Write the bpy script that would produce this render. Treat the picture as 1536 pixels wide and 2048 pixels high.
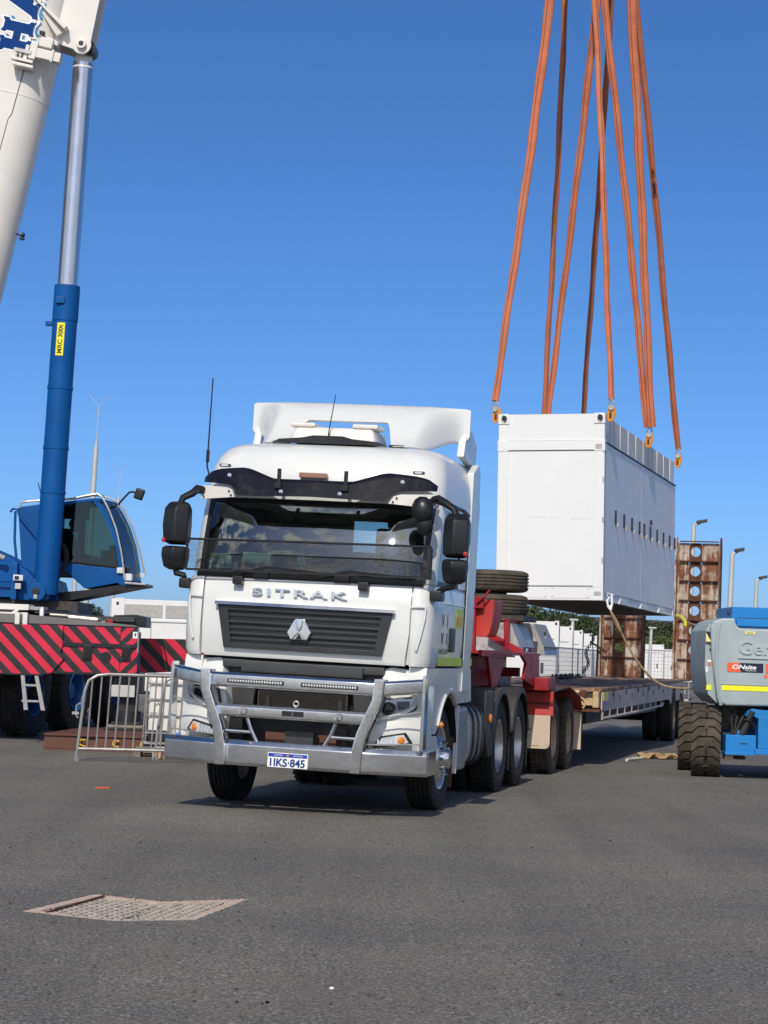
import bpy, bmesh, math, random
from math import sin, cos, pi, radians, sqrt, atan2
from mathutils import Vector, Matrix
random.seed(7)
S = bpy.context.scene
for o in list(bpy.data.objects): bpy.data.objects.remove(o)
C = S.collection

# ---------------------------------------------------------------- camera
CAM_H, PITCH, ROLL, FPX = 1.52, .0657, .0355, 4350.0
cam = bpy.data.cameras.new('camera'); camo = bpy.data.objects.new('camera', cam); C.objects.link(camo)
cam.sensor_fit = 'VERTICAL'; cam.sensor_height = 24.0; cam.lens = 24.0 * FPX / 2048.0
cam.clip_start = .1; cam.clip_end = 8000
fw = Vector((0, cos(PITCH), sin(PITCH))); up0 = Vector((0, -sin(PITCH), cos(PITCH))); rt0 = Vector((1, 0, 0))
rt = cos(ROLL) * rt0 + sin(ROLL) * up0; up = -sin(ROLL) * rt0 + cos(ROLL) * up0
M = Matrix((rt, up, -fw)).transposed().to_4x4(); M.translation = (0, 0, CAM_H)
camo.matrix_world = M
S.camera = camo
S.render.resolution_x = 768; S.render.resolution_y = 1024

# ---------------------------------------------------------------- sky, sun, exposure
SUN_AZ, SUN_EL = radians(9), radians(41)          # heading the light travels towards (clockwise from +Y), elevation
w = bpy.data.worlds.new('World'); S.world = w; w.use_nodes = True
nt = w.node_tree; nt.nodes.clear()
sky = nt.nodes.new('ShaderNodeTexSky'); sky.sky_type = 'NISHITA'; sky.sun_disc = False
sky.sun_elevation = SUN_EL; sky.sun_rotation = pi + SUN_AZ
sky.air_density = .5; sky.dust_density = 1.0; sky.ozone_density = 7.0; sky.altitude = 0
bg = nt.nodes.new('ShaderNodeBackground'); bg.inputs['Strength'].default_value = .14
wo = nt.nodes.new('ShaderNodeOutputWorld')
hs = nt.nodes.new('ShaderNodeHueSaturation'); hs.inputs['Saturation'].default_value = 1.12      # one even grade over the whole sky
nt.links.new(sky.outputs[0], hs.inputs['Color']); 
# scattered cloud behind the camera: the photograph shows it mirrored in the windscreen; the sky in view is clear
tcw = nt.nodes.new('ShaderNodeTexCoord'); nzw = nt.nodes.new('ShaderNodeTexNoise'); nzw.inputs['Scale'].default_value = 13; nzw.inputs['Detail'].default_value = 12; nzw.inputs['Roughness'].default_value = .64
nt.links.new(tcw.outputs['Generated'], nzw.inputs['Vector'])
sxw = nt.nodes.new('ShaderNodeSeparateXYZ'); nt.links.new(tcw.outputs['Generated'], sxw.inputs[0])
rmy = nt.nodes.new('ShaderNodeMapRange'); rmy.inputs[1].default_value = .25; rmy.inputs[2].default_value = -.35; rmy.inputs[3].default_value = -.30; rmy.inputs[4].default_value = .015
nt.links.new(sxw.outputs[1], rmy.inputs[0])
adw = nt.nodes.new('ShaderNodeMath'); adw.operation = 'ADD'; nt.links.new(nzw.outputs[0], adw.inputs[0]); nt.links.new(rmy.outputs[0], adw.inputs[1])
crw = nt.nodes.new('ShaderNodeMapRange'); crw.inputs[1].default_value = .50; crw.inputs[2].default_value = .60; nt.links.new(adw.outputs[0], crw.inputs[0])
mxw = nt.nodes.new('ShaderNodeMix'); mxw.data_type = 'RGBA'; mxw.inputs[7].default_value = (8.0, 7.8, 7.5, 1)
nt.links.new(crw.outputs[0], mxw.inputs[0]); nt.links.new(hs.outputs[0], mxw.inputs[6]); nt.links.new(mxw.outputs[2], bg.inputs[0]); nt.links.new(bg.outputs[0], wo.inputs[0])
sd = bpy.data.lights.new('sun', 'SUN'); sd.energy = 3.3; sd.angle = radians(.53); sd.color = (1, .92, .78)
so = bpy.data.objects.new('sun', sd); C.objects.link(so); so.location = (0, -20, 40)
ldir = Vector((sin(SUN_AZ) * cos(SUN_EL), cos(SUN_AZ) * cos(SUN_EL), -sin(SUN_EL)))
so.rotation_euler = ldir.to_track_quat('-Z', 'Y').to_euler()
S.view_settings.view_transform = 'Standard'; S.view_settings.look = 'None'
S.view_settings.exposure = 0.0; S.view_settings.gamma = 1.0
S.render.engine = 'CYCLES'
try:
    S.cycles.max_bounces = 8; S.cycles.transparent_max_bounces = 16
except Exception: pass

# ---------------------------------------------------------------- materials
def newmat(name):
    m = bpy.data.materials.new(name); m.use_nodes = True
    n = m.node_tree; n.nodes.clear()
    out = n.nodes.new('ShaderNodeOutputMaterial'); p = n.nodes.new('ShaderNodeBsdfPrincipled')
    n.links.new(p.outputs[0], out.inputs[0])
    return m, n, p
def coords(n, sc=(1, 1, 1)):
    tc = n.nodes.new('ShaderNodeTexCoord'); mp = n.nodes.new('ShaderNodeMapping'); mp.inputs['Scale'].default_value = sc
    n.links.new(tc.outputs['Object'], mp.inputs[0]); return mp.outputs[0]
def noise(n, vec, scale, detail=4, rough=.6):
    t = n.nodes.new('ShaderNodeTexNoise'); t.inputs['Scale'].default_value = scale
    t.inputs['Detail'].default_value = detail; t.inputs['Roughness'].default_value = rough
    n.links.new(vec, t.inputs['Vector']); return t.outputs[0]
def ramp(n, fac, stops):
    r = n.nodes.new('ShaderNodeValToRGB'); e = r.color_ramp.elements
    while len(e) < len(stops): e.new(.5)
    for k, (p, c) in enumerate(stops):
        e[k].position = p; e[k].color = (c[0], c[1], c[2], 1) if not isinstance(c, (int, float)) else (c, c, c, 1)
    n.links.new(fac, r.inputs[0]); return r.outputs[0]
def mixc(n, fac, a, b):
    m = n.nodes.new('ShaderNodeMix'); m.data_type = 'RGBA'
    for s, v in ((0, fac), (6, a), (7, b)):
        if isinstance(v, (int, float)): m.inputs[s].default_value = v
        elif isinstance(v, tuple): m.inputs[s].default_value = (*v[:3], 1)
        else: n.links.new(v, m.inputs[s])
    return m.outputs[2]
def bumpn(n, p, h, strength, dist):
    b = n.nodes.new('ShaderNodeBump'); b.inputs['Strength'].default_value = strength; b.inputs['Distance'].default_value = dist
    n.links.new(h, b.inputs['Height']); n.links.new(b.outputs[0], p.inputs['Normal'])
def pmat(name, col, rough=.5, metal=0, var=.08, vs=2.0, dirt=None, dcol=(.2, .15, .1), ds=3.0, dth=.55, bump=0, bs=40, coat=0, streak=None, rvar=.12, soft=.12, spec=.5):
    m, n, p = newmat(name)
    v = coords(n); nz = noise(n, v, vs, 5)
    lo = tuple(max(0, c * (1 - var * 2)) for c in col); hi = tuple(c * (1 + var) for c in col)
    c = ramp(n, nz, [(.3, lo), (.7, hi)])
    if dirt:
        dv = coords(n, streak) if streak else v
        d = noise(n, dv, ds, 9, .7)
        f = ramp(n, d, [(dth, 0), (min(1, dth + soft), dirt)])
        c = mixc(n, f, c, dcol)
    n.links.new(c, p.inputs['Base Color'])
    r = ramp(n, noise(n, v, vs * 3.1, 4), [(.3, max(0, rough - rvar)), (.7, min(1, rough + rvar))])
    n.links.new(r, p.inputs['Roughness'])
    p.inputs['Metallic'].default_value = metal; p.inputs['Specular IOR Level'].default_value = spec
    if coat:
        p.inputs['Coat Weight'].default_value = coat; p.inputs['Coat Roughness'].default_value = .06
    if bump: bumpn(n, p, noise(n, v, bs, 5), bump, .01)
    return m

MT = {}
MT['white'] = pmat('cab_white_paint', (.70, .715, .70), .30, var=.012, dirt=.12, dcol=(.45, .40, .33), ds=2.6, dth=.56, soft=.3, coat=.3, rvar=.05)
MT['white_box'] = pmat('enclosure_white_paint', (.76, .77, .765), .42, var=.015, dirt=.3, dcol=(.55, .52, .47), ds=.9, dth=.6, soft=.25, streak=(1, 1, .5))
MT['white_far'] = pmat('far_enclosure_white', (.74, .74, .74), .5, var=.02)
MT['grey_panel'] = pmat('perforated_panel_grey', (.42, .41, .39), .6, var=.1, vs=8)
MT['cream'] = pmat('crane_boom_white', (.74, .71, .66), .38, var=.03, vs=1.2, dirt=.2, dcol=(.5, .45, .38), ds=1.5, dth=.58, soft=.3, coat=.2)
MT['crane_blue'] = pmat('crane_blue_paint', (.002, .082, .30), .42, var=.08, dirt=.08, dcol=(.03, .08, .2), ds=3, dth=.6, spec=.22)
MT['lift_blue'] = pmat('lift_blue_paint', (.008, .21, .58), .42, var=.06, dirt=.35, dcol=(.10, .12, .14), ds=4, dth=.6)
MT['lift_grey'] = pmat('lift_grey_plastic', (.37, .44, .46), .5, var=.10, vs=1.5, dirt=.3, dcol=(.32, .30, .29), ds=1.7, dth=.55, soft=.25)
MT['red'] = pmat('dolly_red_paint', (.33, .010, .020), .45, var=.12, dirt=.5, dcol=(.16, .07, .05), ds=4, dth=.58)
MT['red_lit'] = pmat('guard_sunlit_red_paint', (.50, .045, .035), .5, var=.1, dirt=.45, dcol=(.22, .12, .08), ds=5, dth=.55, streak=(1, 1, 3))  # brighter copy of the dolly red: sunlight on the guard plates put into the colour
MT['black'] = pmat('black_plastic', (.012, .013, .015), .42, var=.2, rvar=.1)
MT['blackpaint'] = pmat('black_paint', (.014, .014, .016), .35, var=.2)
MT['visor'] = pmat('smoked_visor_plastic', (.010, .010, .014), .18, var=.2, rvar=.06, dirt=.12, dcol=(.12, .11, .10), ds=6, dth=.55)
MT['darkgrey'] = pmat('dark_grey_plastic', (.045, .047, .05), .5, var=.15)
MT['grille'] = pmat('grille_grey_plastic', (.028, .030, .032), .42, var=.12)
MT['rubber'] = pmat('tyre_rubber', (.018, .017, .016), .82, var=.2, vs=6, dirt=.6, dcol=(.085, .07, .055), ds=3, dth=.5, soft=.25, bump=.15, bs=60)
MT['rubber_dust'] = pmat('dusty_tyre_rubber', (.062, .052, .040), .88, var=.2, vs=6, dirt=.6, dcol=(.15, .115, .08), ds=7, dth=.48, soft=.22, bump=.2, bs=60)
MT['mudguard'] = pmat('mudguard_black_plastic', (.035, .034, .033), .62, var=.15, dirt=.6, dcol=(.13, .11, .09), ds=2, dth=.48, soft=.3)
MT['chrome'] = pmat('chrome', (.74, .74, .74), .16, 1, var=.05, rvar=.05)
MT['rimalu'] = pmat('dusty_aluminium_rim', (.55, .53, .50), .36, .85, var=.08, vs=5, dirt=.6, dcol=(.30, .24, .18), ds=6, dth=.5, soft=.2)
MT['rimpol'] = pmat('polished_alloy_rim', (.66, .66, .65), .27, .85, var=.05, dirt=.3, dcol=(.3, .27, .24), ds=6, dth=.6)
MT['rimdirt'] = pmat('dirty_cream_rim', (.46, .33, .23), .65, 0, var=.12, vs=5, dirt=.6, dcol=(.20, .12, .07), ds=6, dth=.5)
MT['rimblue'] = pmat('crane_blue_rim', (.01, .09, .30), .45, 0, var=.1, dirt=.4, dcol=(.05, .06, .07), ds=5, dth=.55)
MT['steel'] = pmat('galvanised_steel', (.46, .45, .43), .42, .6, var=.12, vs=9, dirt=.35, dcol=(.35, .28, .22), ds=8, dth=.58)
MT['rod'] = pmat('hydraulic_rod_chrome', (.62, .62, .62), .22, 1, var=.04, rvar=.04)
MT['darksteel'] = pmat('dark_machinery_steel', (.03, .03, .032), .55, .2, var=.25, vs=6, dirt=.4, dcol=(.08, .065, .05), ds=5)
MT['door_paint'] = pmat('enclosure_door_paint', (.74, .74, .76), .45, var=.03, dirt=.3, dcol=(.55, .52, .52), ds=1.2, dth=.5, soft=.3, streak=(1, 2.5, .25))
MT['grey_panel_light'] = pmat('fine_perforated_panel', (.62, .61, .59), .6, var=.05, vs=3)
MT['frame'] = pmat('dark_chassis_paint', (.035, .033, .032), .6, var=.2, dirt=.6, dcol=(.10, .075, .055), ds=4, dth=.5)
MT['tank'] = pmat('grey_tank_metal', (.36, .37, .37), .38, .45, var=.08, dirt=.4, dcol=(.2, .18, .16), ds=3)
MT['silver'] = pmat('dull_silver_toolbox', (.48, .46, .44), .4, .55, var=.1, vs=4, dirt=.35, dcol=(.3, .22, .18), ds=4)
MT['flap'] = pmat('cream_rubber_flap', (.62, .50, .38), .7, var=.06, dirt=.45, dcol=(.34, .22, .14), ds=5, dth=.52)
MT['sling'] = pmat('orange_sling_sleeve', (.52, .15, .072), .85, var=.12, vs=3, dirt=.6, dcol=(.42, .24, .15), ds=1.2, dth=.5, soft=.25, bump=.4, bs=30)
MT['sling_dark'] = pmat('grubby_orange_sling_sleeve', (.40, .12, .055), .85, var=.15, vs=3, dirt=.6, dcol=(.22, .12, .08), ds=1.2, dth=.48, soft=.25, bump=.4, bs=30)
MT['sling_seam'] = pmat('sling_seam_shadow_thread', (.22, .07, .04), .9, var=.2, vs=4)
MT['lug'] = pmat('orange_lifting_lug_paint', (.62, .24, .02), .5, var=.1)
MT['yellow'] = pmat('worn_yellow_paint', (.68, .42, .03), .55, var=.1, dirt=.4, dcol=(.3, .18, .06), ds=9)
MT['hivis'] = pmat('hi_vis_tape', (.62, .78, .02), .4, var=.03)
MT['hiyellow'] = pmat('bright_yellow_tape', (.88, .85, .02), .4, var=.03)
MT['signyellow'] = pmat('yellow_sign_vinyl', (.86, .80, .03), .4, var=.02)
MT['orange'] = pmat('amber_lens', (.72, .22, .02), .25, var=.05)
MT['redlens'] = pmat('red_reflector', (.45, .02, .02), .25, var=.05)
MT['navy'] = pmat('navy_vinyl', (.003, .045, .20), .7, var=.03, spec=.15)
MT['cyanblue'] = pmat('light_blue_vinyl', (.01, .21, .48), .4, var=.03)
MT['plateblue'] = pmat('plate_blue', (.01, .05, .36), .4, var=.02)
MT['ink'] = pmat('black_ink', (.012, .012, .014), .6, var=.02)
MT['whitevinyl'] = pmat('white_vinyl', (.85, .85, .85), .45, var=.01)
MT['stickred'] = pmat('sticker_orange_red', (.85, .13, .05), .45, var=.02)
MT['sticknavy'] = pmat('sticker_navy', (.008, .012, .035), .45, var=.02)
MT['rope'] = pmat('tan_rope', (.45, .32, .17), .9, var=.15, vs=20, bump=.5, bs=80)
MT['ropewhite'] = pmat('white_rope', (.7, .68, .62), .9, var=.1, vs=20)
MT['timber'] = pmat('fresh_timber', (.62, .40, .25), .75, var=.15, vs=4)
MT['brownsteel'] = pmat('brown_primed_steel', (.125, .05, .032), .6, var=.12, dirt=.4, dcol=(.2, .11, .07), ds=3)
MT['ibc'] = pmat('translucent_white_plastic', (.72, .70, .66), .5, var=.04)
MT['skin'] = pmat('skin', (.45, .25, .17), .6, var=.05)
MT['cloth'] = pmat('dark_work_shirt', (.012, .014, .025), .9, var=.1)
MT['interior'] = pmat('dark_cab_trim', (.022, .022, .024), .7, var=.15)
MT['paper'] = pmat('paper', (.72, .8, .76), .8, var=.02)
MT['litgrey'] = pmat('lamp_silver', (.72, .73, .74), .22, .35, var=.05)
MT['drl'] = pmat('clear_light_strip', (.92, .93, .94), .2, var=.03)
MT['lens'] = pmat('dark_projector_lens', (.008, .009, .012), .06, var=.05)
MT['polegrey'] = pmat('galvanised_pole', (.55, .55, .53), .5, .2, var=.05)
MT['greydeck'] = pmat('grey_deck_paint', (.17, .165, .165), .55, var=.1, dirt=.4, dcol=(.08, .07, .06), ds=4)
MT['trailer_grey'] = pmat('worn_trailer_grey', (.50, .42, .385), .6, var=.1, vs=2, dirt=.75, dcol=(.20, .11, .07), ds=2.6, dth=.55, soft=.12, streak=(1, 1, .6), bump=.2)
MT['creamblock'] = pmat('worn_cream_hitch', (.62, .47, .25), .65, var=.12, dirt=.7, dcol=(.25, .14, .08), ds=6, dth=.5)
MT['planks'] = pmat('weathered_deck_timber', (.36, .235, .165), .85, var=.35, vs=1.6, dirt=.6, dcol=(.12, .085, .07), ds=2.5, dth=.48, streak=(6, .5, 1), bump=.5, bs=25)
MT['canvas'] = pmat('khaki_canvas', (.24, .20, .15), .9, var=.2, vs=9, bump=.8, bs=12)
MT['hose'] = pmat('hydraulic_hose', (.025, .02, .018), .5, var=.2)

MT['chrome_soft'] = pmat('satin_handrail', (.62, .60, .56), .35, .5, var=.05)
MT['rod_gold'] = pmat('tarnished_chrome_rod', (.52, .46, .34), .25, 1, var=.1)
MT['paper_yellow'] = pmat('pale_yellow_label', (.82, .74, .28), .6, var=.03)
MT['timber_grey'] = pmat('weathered_timber', (.27, .24, .20), .85, var=.25, vs=3, dirt=.4, dcol=(.12, .10, .08), ds=6, bump=.3)

def alu_mat():
    m, n, p = newmat('polished_aluminium')
    v = coords(n, (1, 1, 1)); vs = coords(n, (3, 3, 60))
    a = noise(n, v, 7, 8, .7); b = noise(n, vs, 4, 6, .7)
    c = ramp(n, a, [(.3, (.62, .62, .62)), (.6, (.76, .76, .75))])
    sm = ramp(n, noise(n, v, 16, 9, .75), [(.66, 0), (.74, .35)])
    c = mixc(n, sm, c, (.75, .72, .66))
    n.links.new(c, p.inputs['Base Color']); p.inputs['Metallic'].default_value = 1
    r = ramp(n, b, [(.3, .09), (.7, .20)]); n.links.new(r, p.inputs['Roughness'])
    bumpn(n, p, noise(n, v, 4, 3, .5), .05, .02)
    return m
MT['alu'] = alu_mat()
def stripe_mat(name, kx, kz, flip=1, off=0):
    m, n, p = newmat(name)
    tc = n.nodes.new('ShaderNodeTexCoord'); sx = n.nodes.new('ShaderNodeSeparateXYZ'); n.links.new(tc.outputs['Object'], sx.inputs[0])
    def mth(op, a, b=None):
        k = n.nodes.new('ShaderNodeMath'); k.operation = op
        for i, q in enumerate((a, b)):
            if q is None: continue
            if isinstance(q, (int, float)): k.inputs[i].default_value = q
            else: n.links.new(q, k.inputs[i])
        return k.outputs[0]
    ph = mth('ADD', mth('ADD', mth('MULTIPLY', sx.outputs[0], kx), mth('MULTIPLY', sx.outputs[2], kz * flip)), off)
    fr = mth('FRACT', ph); st = mth('GREATER_THAN', fr, .5)
    v = coords(n); d = noise(n, v, 3, 8, .7)
    red = ramp(n, d, [(.35, (.55, .012, .045)), (.65, (.72, .02, .06))])
    blk = ramp(n, d, [(.35, (.012, .012, .014)), (.7, (.03, .03, .03))])
    c = mixc(n, st, blk, red)
    wr = ramp(n, noise(n, v, 5, 9, .75), [(.62, 0), (.7, .5)])
    c = mixc(n, wr, c, (.12, .05, .05))
    n.links.new(c, p.inputs['Base Color']); p.inputs['Roughness'].default_value = .42
    return m
def rust_mat():
    m, n, p = newmat('rusted_white_ramp_paint')
    v = coords(n); vz = coords(n, (6, 6, .7))
    a = noise(n, v, 2.4, 9, .7); b = noise(n, vz, 2.2, 8, .7)
    mx = n.nodes.new('ShaderNodeMath'); mx.operation = 'ADD'; n.links.new(a, mx.inputs[0]); n.links.new(b, mx.inputs[1])
    f = ramp(n, mx.outputs[0], [(.46, 0), (.56, 1)])
    # ADD of two noises sits round 1.0: halve it first
    hv = n.nodes.new('ShaderNodeMath'); hv.operation = 'MULTIPLY'; hv.inputs[1].default_value = .5
    n.links.new(mx.outputs[0], hv.inputs[0]); f = ramp(n, hv.outputs[0], [(.455, 0), (.53, 1)])
    pale = ramp(n, noise(n, v, 5, 6), [(.3, (.36, .27, .20)), (.7, (.55, .49, .43))])
    rst = ramp(n, noise(n, v, 14, 7), [(.3, (.085, .030, .014)), (.7, (.27, .105, .048))])
    c = mixc(n, f, pale, rst); n.links.new(c, p.inputs['Base Color']); p.inputs['Roughness'].default_value = .85
    bumpn(n, p, noise(n, v, 20, 7), .4, .01)
    return m
MT['rust'] = rust_mat()
MT['rustdark'] = pmat('dark_rust_steel', (.11, .042, .022), .85, var=.3, vs=6, dirt=.5, dcol=(.25, .12, .07), ds=9, bump=.4)
def glass_mat(name, tint, refl=1.0, dirt=0):
    m = bpy.data.materials.new(name); m.use_nodes = True; n = m.node_tree; n.nodes.clear()
    out = n.nodes.new('ShaderNodeOutputMaterial'); tr = n.nodes.new('ShaderNodeBsdfTransparent'); tr.inputs[0].default_value = (*tint, 1)
    gl = n.nodes.new('ShaderNodeBsdfGlossy'); gl.inputs['Roughness'].default_value = .02
    fr = n.nodes.new('ShaderNodeFresnel'); fr.inputs[0].default_value = 1.5
    k = n.nodes.new('ShaderNodeMath'); k.operation = 'MULTIPLY'; k.inputs[1].default_value = refl; k.use_clamp = True
    mx = n.nodes.new('ShaderNodeMixShader')
    n.links.new(fr.outputs[0], k.inputs[0]); n.links.new(k.outputs[0], mx.inputs[0])
    n.links.new(tr.outputs[0], mx.inputs[1]); n.links.new(gl.outputs[0], mx.inputs[2])
    last = mx.outputs[0]
    if dirt:
        df = n.nodes.new('ShaderNodeBsdfDiffuse'); df.inputs[0].default_value = (.5, .48, .44, 1)
        v = coords(n); f = ramp(n, noise(n, v, 3, 8, .7), [(.4, 0), (.8, dirt)])
        m2 = n.nodes.new('ShaderNodeMixShader'); n.links.new(f, m2.inputs[0]); n.links.new(last, m2.inputs[1]); n.links.new(df.outputs[0], m2.inputs[2])
        last = m2.outputs[0]
    n.links.new(last, out.inputs[0]); return m
MT['glass'] = glass_mat('windscreen_glass', (.64, .74, .72), 4.2, .02)
MT['sideglass'] = glass_mat('side_window_glass', (.55, .68, .68), 1.3)
MT['craneglass'] = glass_mat('tinted_crane_glass', (.42, .58, .54), 1.0)
MT['clearglass'] = glass_mat('clear_lamp_cover', (.92, .93, .94), 1.0)

# ---------------------------------------------------------------- mesh builder
BASE = {}
class MB:
    def __init__(s): s.v = []; s.f = []; s.mi = []
    def add(s, vs, fs, m=0):
        b = len(s.v); s.v += [tuple(p) for p in vs]; s.f += [tuple(i + b for i in f) for f in fs]; s.mi += [m] * len(fs); return s
    def box(s, x0, x1, y0, y1, z0, z1, m=0):
        vs = [(x, y, z) for z in (z0, z1) for y in (y0, y1) for x in (x0, x1)]
        return s.add(vs, [(0, 2, 3, 1), (4, 5, 7, 6), (0, 1, 5, 4), (2, 6, 7, 3), (0, 4, 6, 2), (1, 3, 7, 5)], m)
    def prism(s, pts, plane, a, b, m=0):
        def P(p, t):
            return {'xz': (p[0], t, p[1]), 'yz': (t, p[0], p[1]), 'xy': (p[0], p[1], t)}[plane]
        n = len(pts); vs = [P(p, a) for p in pts] + [P(p, b) for p in pts]
        fs = [tuple(range(n)), tuple(range(2 * n - 1, n - 1, -1))] + [(i, (i + 1) % n, n + (i + 1) % n, n + i) for i in range(n)]
        return s.add(vs, fs, m)
    def loft(s, rings, cap=True, closed=True, m=0):
        n = len(rings[0]); vs = [p for r in rings for p in r]; fs = []
        for k in range(len(rings) - 1):
            for i in range(n if closed else n - 1):
                j = (i + 1) % n; fs.append((k * n + i, k * n + j, (k + 1) * n + j, (k + 1) * n + i))
        if cap: fs += [tuple(range(n)), tuple(range(len(vs) - 1, len(vs) - n - 1, -1))]
        return s.add(vs, fs, m)
    def tube(s, path, r, n=8, m=0, flat=1.0, closed=False, updir=None):
        P = [Vector(p) for p in path]; k = len(P); rings = []
        prev = None
        for i in range(k):
            if closed: t = P[(i + 1) % k] - P[i - 1]
            else: t = P[min(i + 1, k - 1)] - P[max(i - 1, 0)]
            t.normalize()
            if prev is None:
                a = Vector(updir) if updir else (Vector((0, 0, 1)) if abs(t.z) < .9 else Vector((0, 1, 0)))
                u = a - t * a.dot(t)
            else: u = prev - t * prev.dot(t)
            u.normalize(); prev = u; wv = t.cross(u)
            rr = r[i] if isinstance(r, (list, tuple)) else r
            rings.append([tuple(P[i] + u * (rr * cos(2 * pi * q / n)) + wv * (rr * flat * sin(2 * pi * q / n))) for q in range(n)])
        if closed: rings.append(rings[0]); return s.loft(rings, cap=False, m=m)
        return s.loft(rings, m=m)
    def cyl(s, p0, p1, r0, r1=None, n=16, m=0): return s.tube([p0, p1], [r0, r0 if r1 is None else r1], n, m)
    def lathe(s, prof, axis='x', c=(0, 0, 0), n=32, m=0, cap=True, sgn=1):
        rings = []
        for a, r in prof:
            ring = []
            for q in range(n):
                t = 2 * pi * q / n
                d = {'x': (a * sgn, r * cos(t), r * sin(t)), 'y': (r * cos(t), a * sgn, r * sin(t)), 'z': (r * cos(t), r * sin(t), a * sgn)}[axis]
                ring.append((c[0] + d[0], c[1] + d[1], c[2] + d[2]))
            rings.append(ring)
        return s.loft(rings, cap=cap, m=m)
    def sheet(s, fn, nu, nv, off, m=0):
        """open grid fn(u,v), u,v in 0..1, given thickness by the offset vector"""
        o = Vector(off); A = [Vector(fn(i / nu, j / nv)) for j in range(nv + 1) for i in range(nu + 1)]
        N = len(A); vs = [tuple(p) for p in A] + [tuple(p + o) for p in A]; W = nu + 1; fs = []
        for j in range(nv):
            for i in range(nu):
                q = (j * W + i, j * W + i + 1, (j + 1) * W + i + 1, (j + 1) * W + i); fs += [q, tuple(N + t for t in reversed(q))]
        rim = [i for i in range(nu + 1)] + [j * W + nu for j in range(1, nv + 1)] + [nv * W + i for i in range(nu - 1, -1, -1)] + [j * W for j in range(nv - 1, 0, -1)]
        for a, b in zip(rim, rim[1:] + rim[:1]): fs.append((b, a, N + a, N + b))
        return s.add(vs, fs, m)
    def ball(s, c, r, nu=16, nv=10, m=0):
        rx, ry, rz = r if isinstance(r, tuple) else (r, r, r)
        rings = []
        for j in range(nv + 1):
            t = -pi / 2 + pi * j / nv; cr = max(cos(t), .02)
            rings.append([(c[0] + rx * cr * cos(2 * pi * q / nu), c[1] + ry * cr * sin(2 * pi * q / nu), c[2] + rz * sin(t)) for q in range(nu)])
        return s.loft(rings, m=m)
    def ring(s, c, R, r, axis='y', n=20, k=8, m=0, a0=0, a1=2 * pi):
        full = abs(a1 - a0 - 2 * pi) < 1e-4; N = n if full else n + 1; pth = []
        for i in range(N):
            t = a0 + (a1 - a0) * i / n
            pth.append({'y': (c[0] + R * cos(t), c[1], c[2] + R * sin(t)), 'x': (c[0], c[1] + R * cos(t), c[2] + R * sin(t)), 'z': (c[0] + R * cos(t), c[1] + R * sin(t), c[2])}[axis])
        return s.tube(pth, r, k, m, closed=full)
    def warp(s, fn): s.v = [tuple(fn(*p)) for p in s.v]; return s
    def build(s, name, mats, parent=None, bevel=0, seg=2, ang=32, lean=False, smooth=True, at=None):
        if not isinstance(mats, (list, tuple)): mats = [mats]
        root = parent
        while root is not None and root.parent is not None: root = root.parent
        b = BASE.get(root.name, (0, 0, 0)) if root is not None else (0, 0, 0)
        if at is not None: b = at
        me = bpy.data.meshes.new(name)
        me.from_pydata([(p[0] - b[0], p[1] - b[1], p[2] - b[2]) for p in s.v], [], s.f)
        for mm in mats: me.materials.append(MT[mm] if isinstance(mm, str) else mm)
        me.polygons.foreach_set('material_index', s.mi)
        bm = bmesh.new(); bm.from_mesh(me)
        bmesh.ops.recalc_face_normals(bm, faces=bm.faces)
        if bevel:
            es = [e for e in bm.edges if len(e.link_faces) == 2 and e.calc_face_angle(0) > radians(30)]
            bmesh.ops.bevel(bm, geom=es, offset=bevel, segments=seg, profile=.6, affect='EDGES', clamp_overlap=True)
        bm.to_mesh(me); bm.free()
        o = bpy.data.objects.new(name, me); C.objects.link(o); o.parent = parent
        if smooth:
            me.polygons.foreach_set('use_smooth', [True] * len(me.polygons))
            me.set_sharp_from_angle(angle=radians(ang if not bevel else 50))
            if bevel:
                wn = o.modifiers.new('wn', 'WEIGHTED_NORMAL'); wn.keep_sharp = True
        if lean: o.rotation_euler = (0, LEAN, 0)
        me.update(); return o

def tag(o, label=None, cat=None, group=None, kind=None):
    if label: o['label'] = label
    if cat: o['category'] = cat
    if group: o['group'] = group
    if kind: o['kind'] = kind
    return o
def thing(name, label, cat, loc=(0, 0, 0), rz=0, base=(0, 0, 0), group=None):
    o = bpy.data.objects.new(name, None); C.objects.link(o); o.empty_display_size = .3
    o.location = loc; o.rotation_euler = (0, 0, rz); BASE[o.name] = base
    return tag(o, label, cat, group)
def inst(src, parent, loc=(0, 0, 0), rot=(0, 0, 0)):
    o = src.copy(); C.objects.link(o); o.parent = parent; o.location = loc; o.rotation_euler = rot; return o
def tree_copy(src, parent=None):
    o = src.copy(); C.objects.link(o); o.parent = parent
    for ch in list(src.children): tree_copy(ch, o)
    return o

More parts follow.
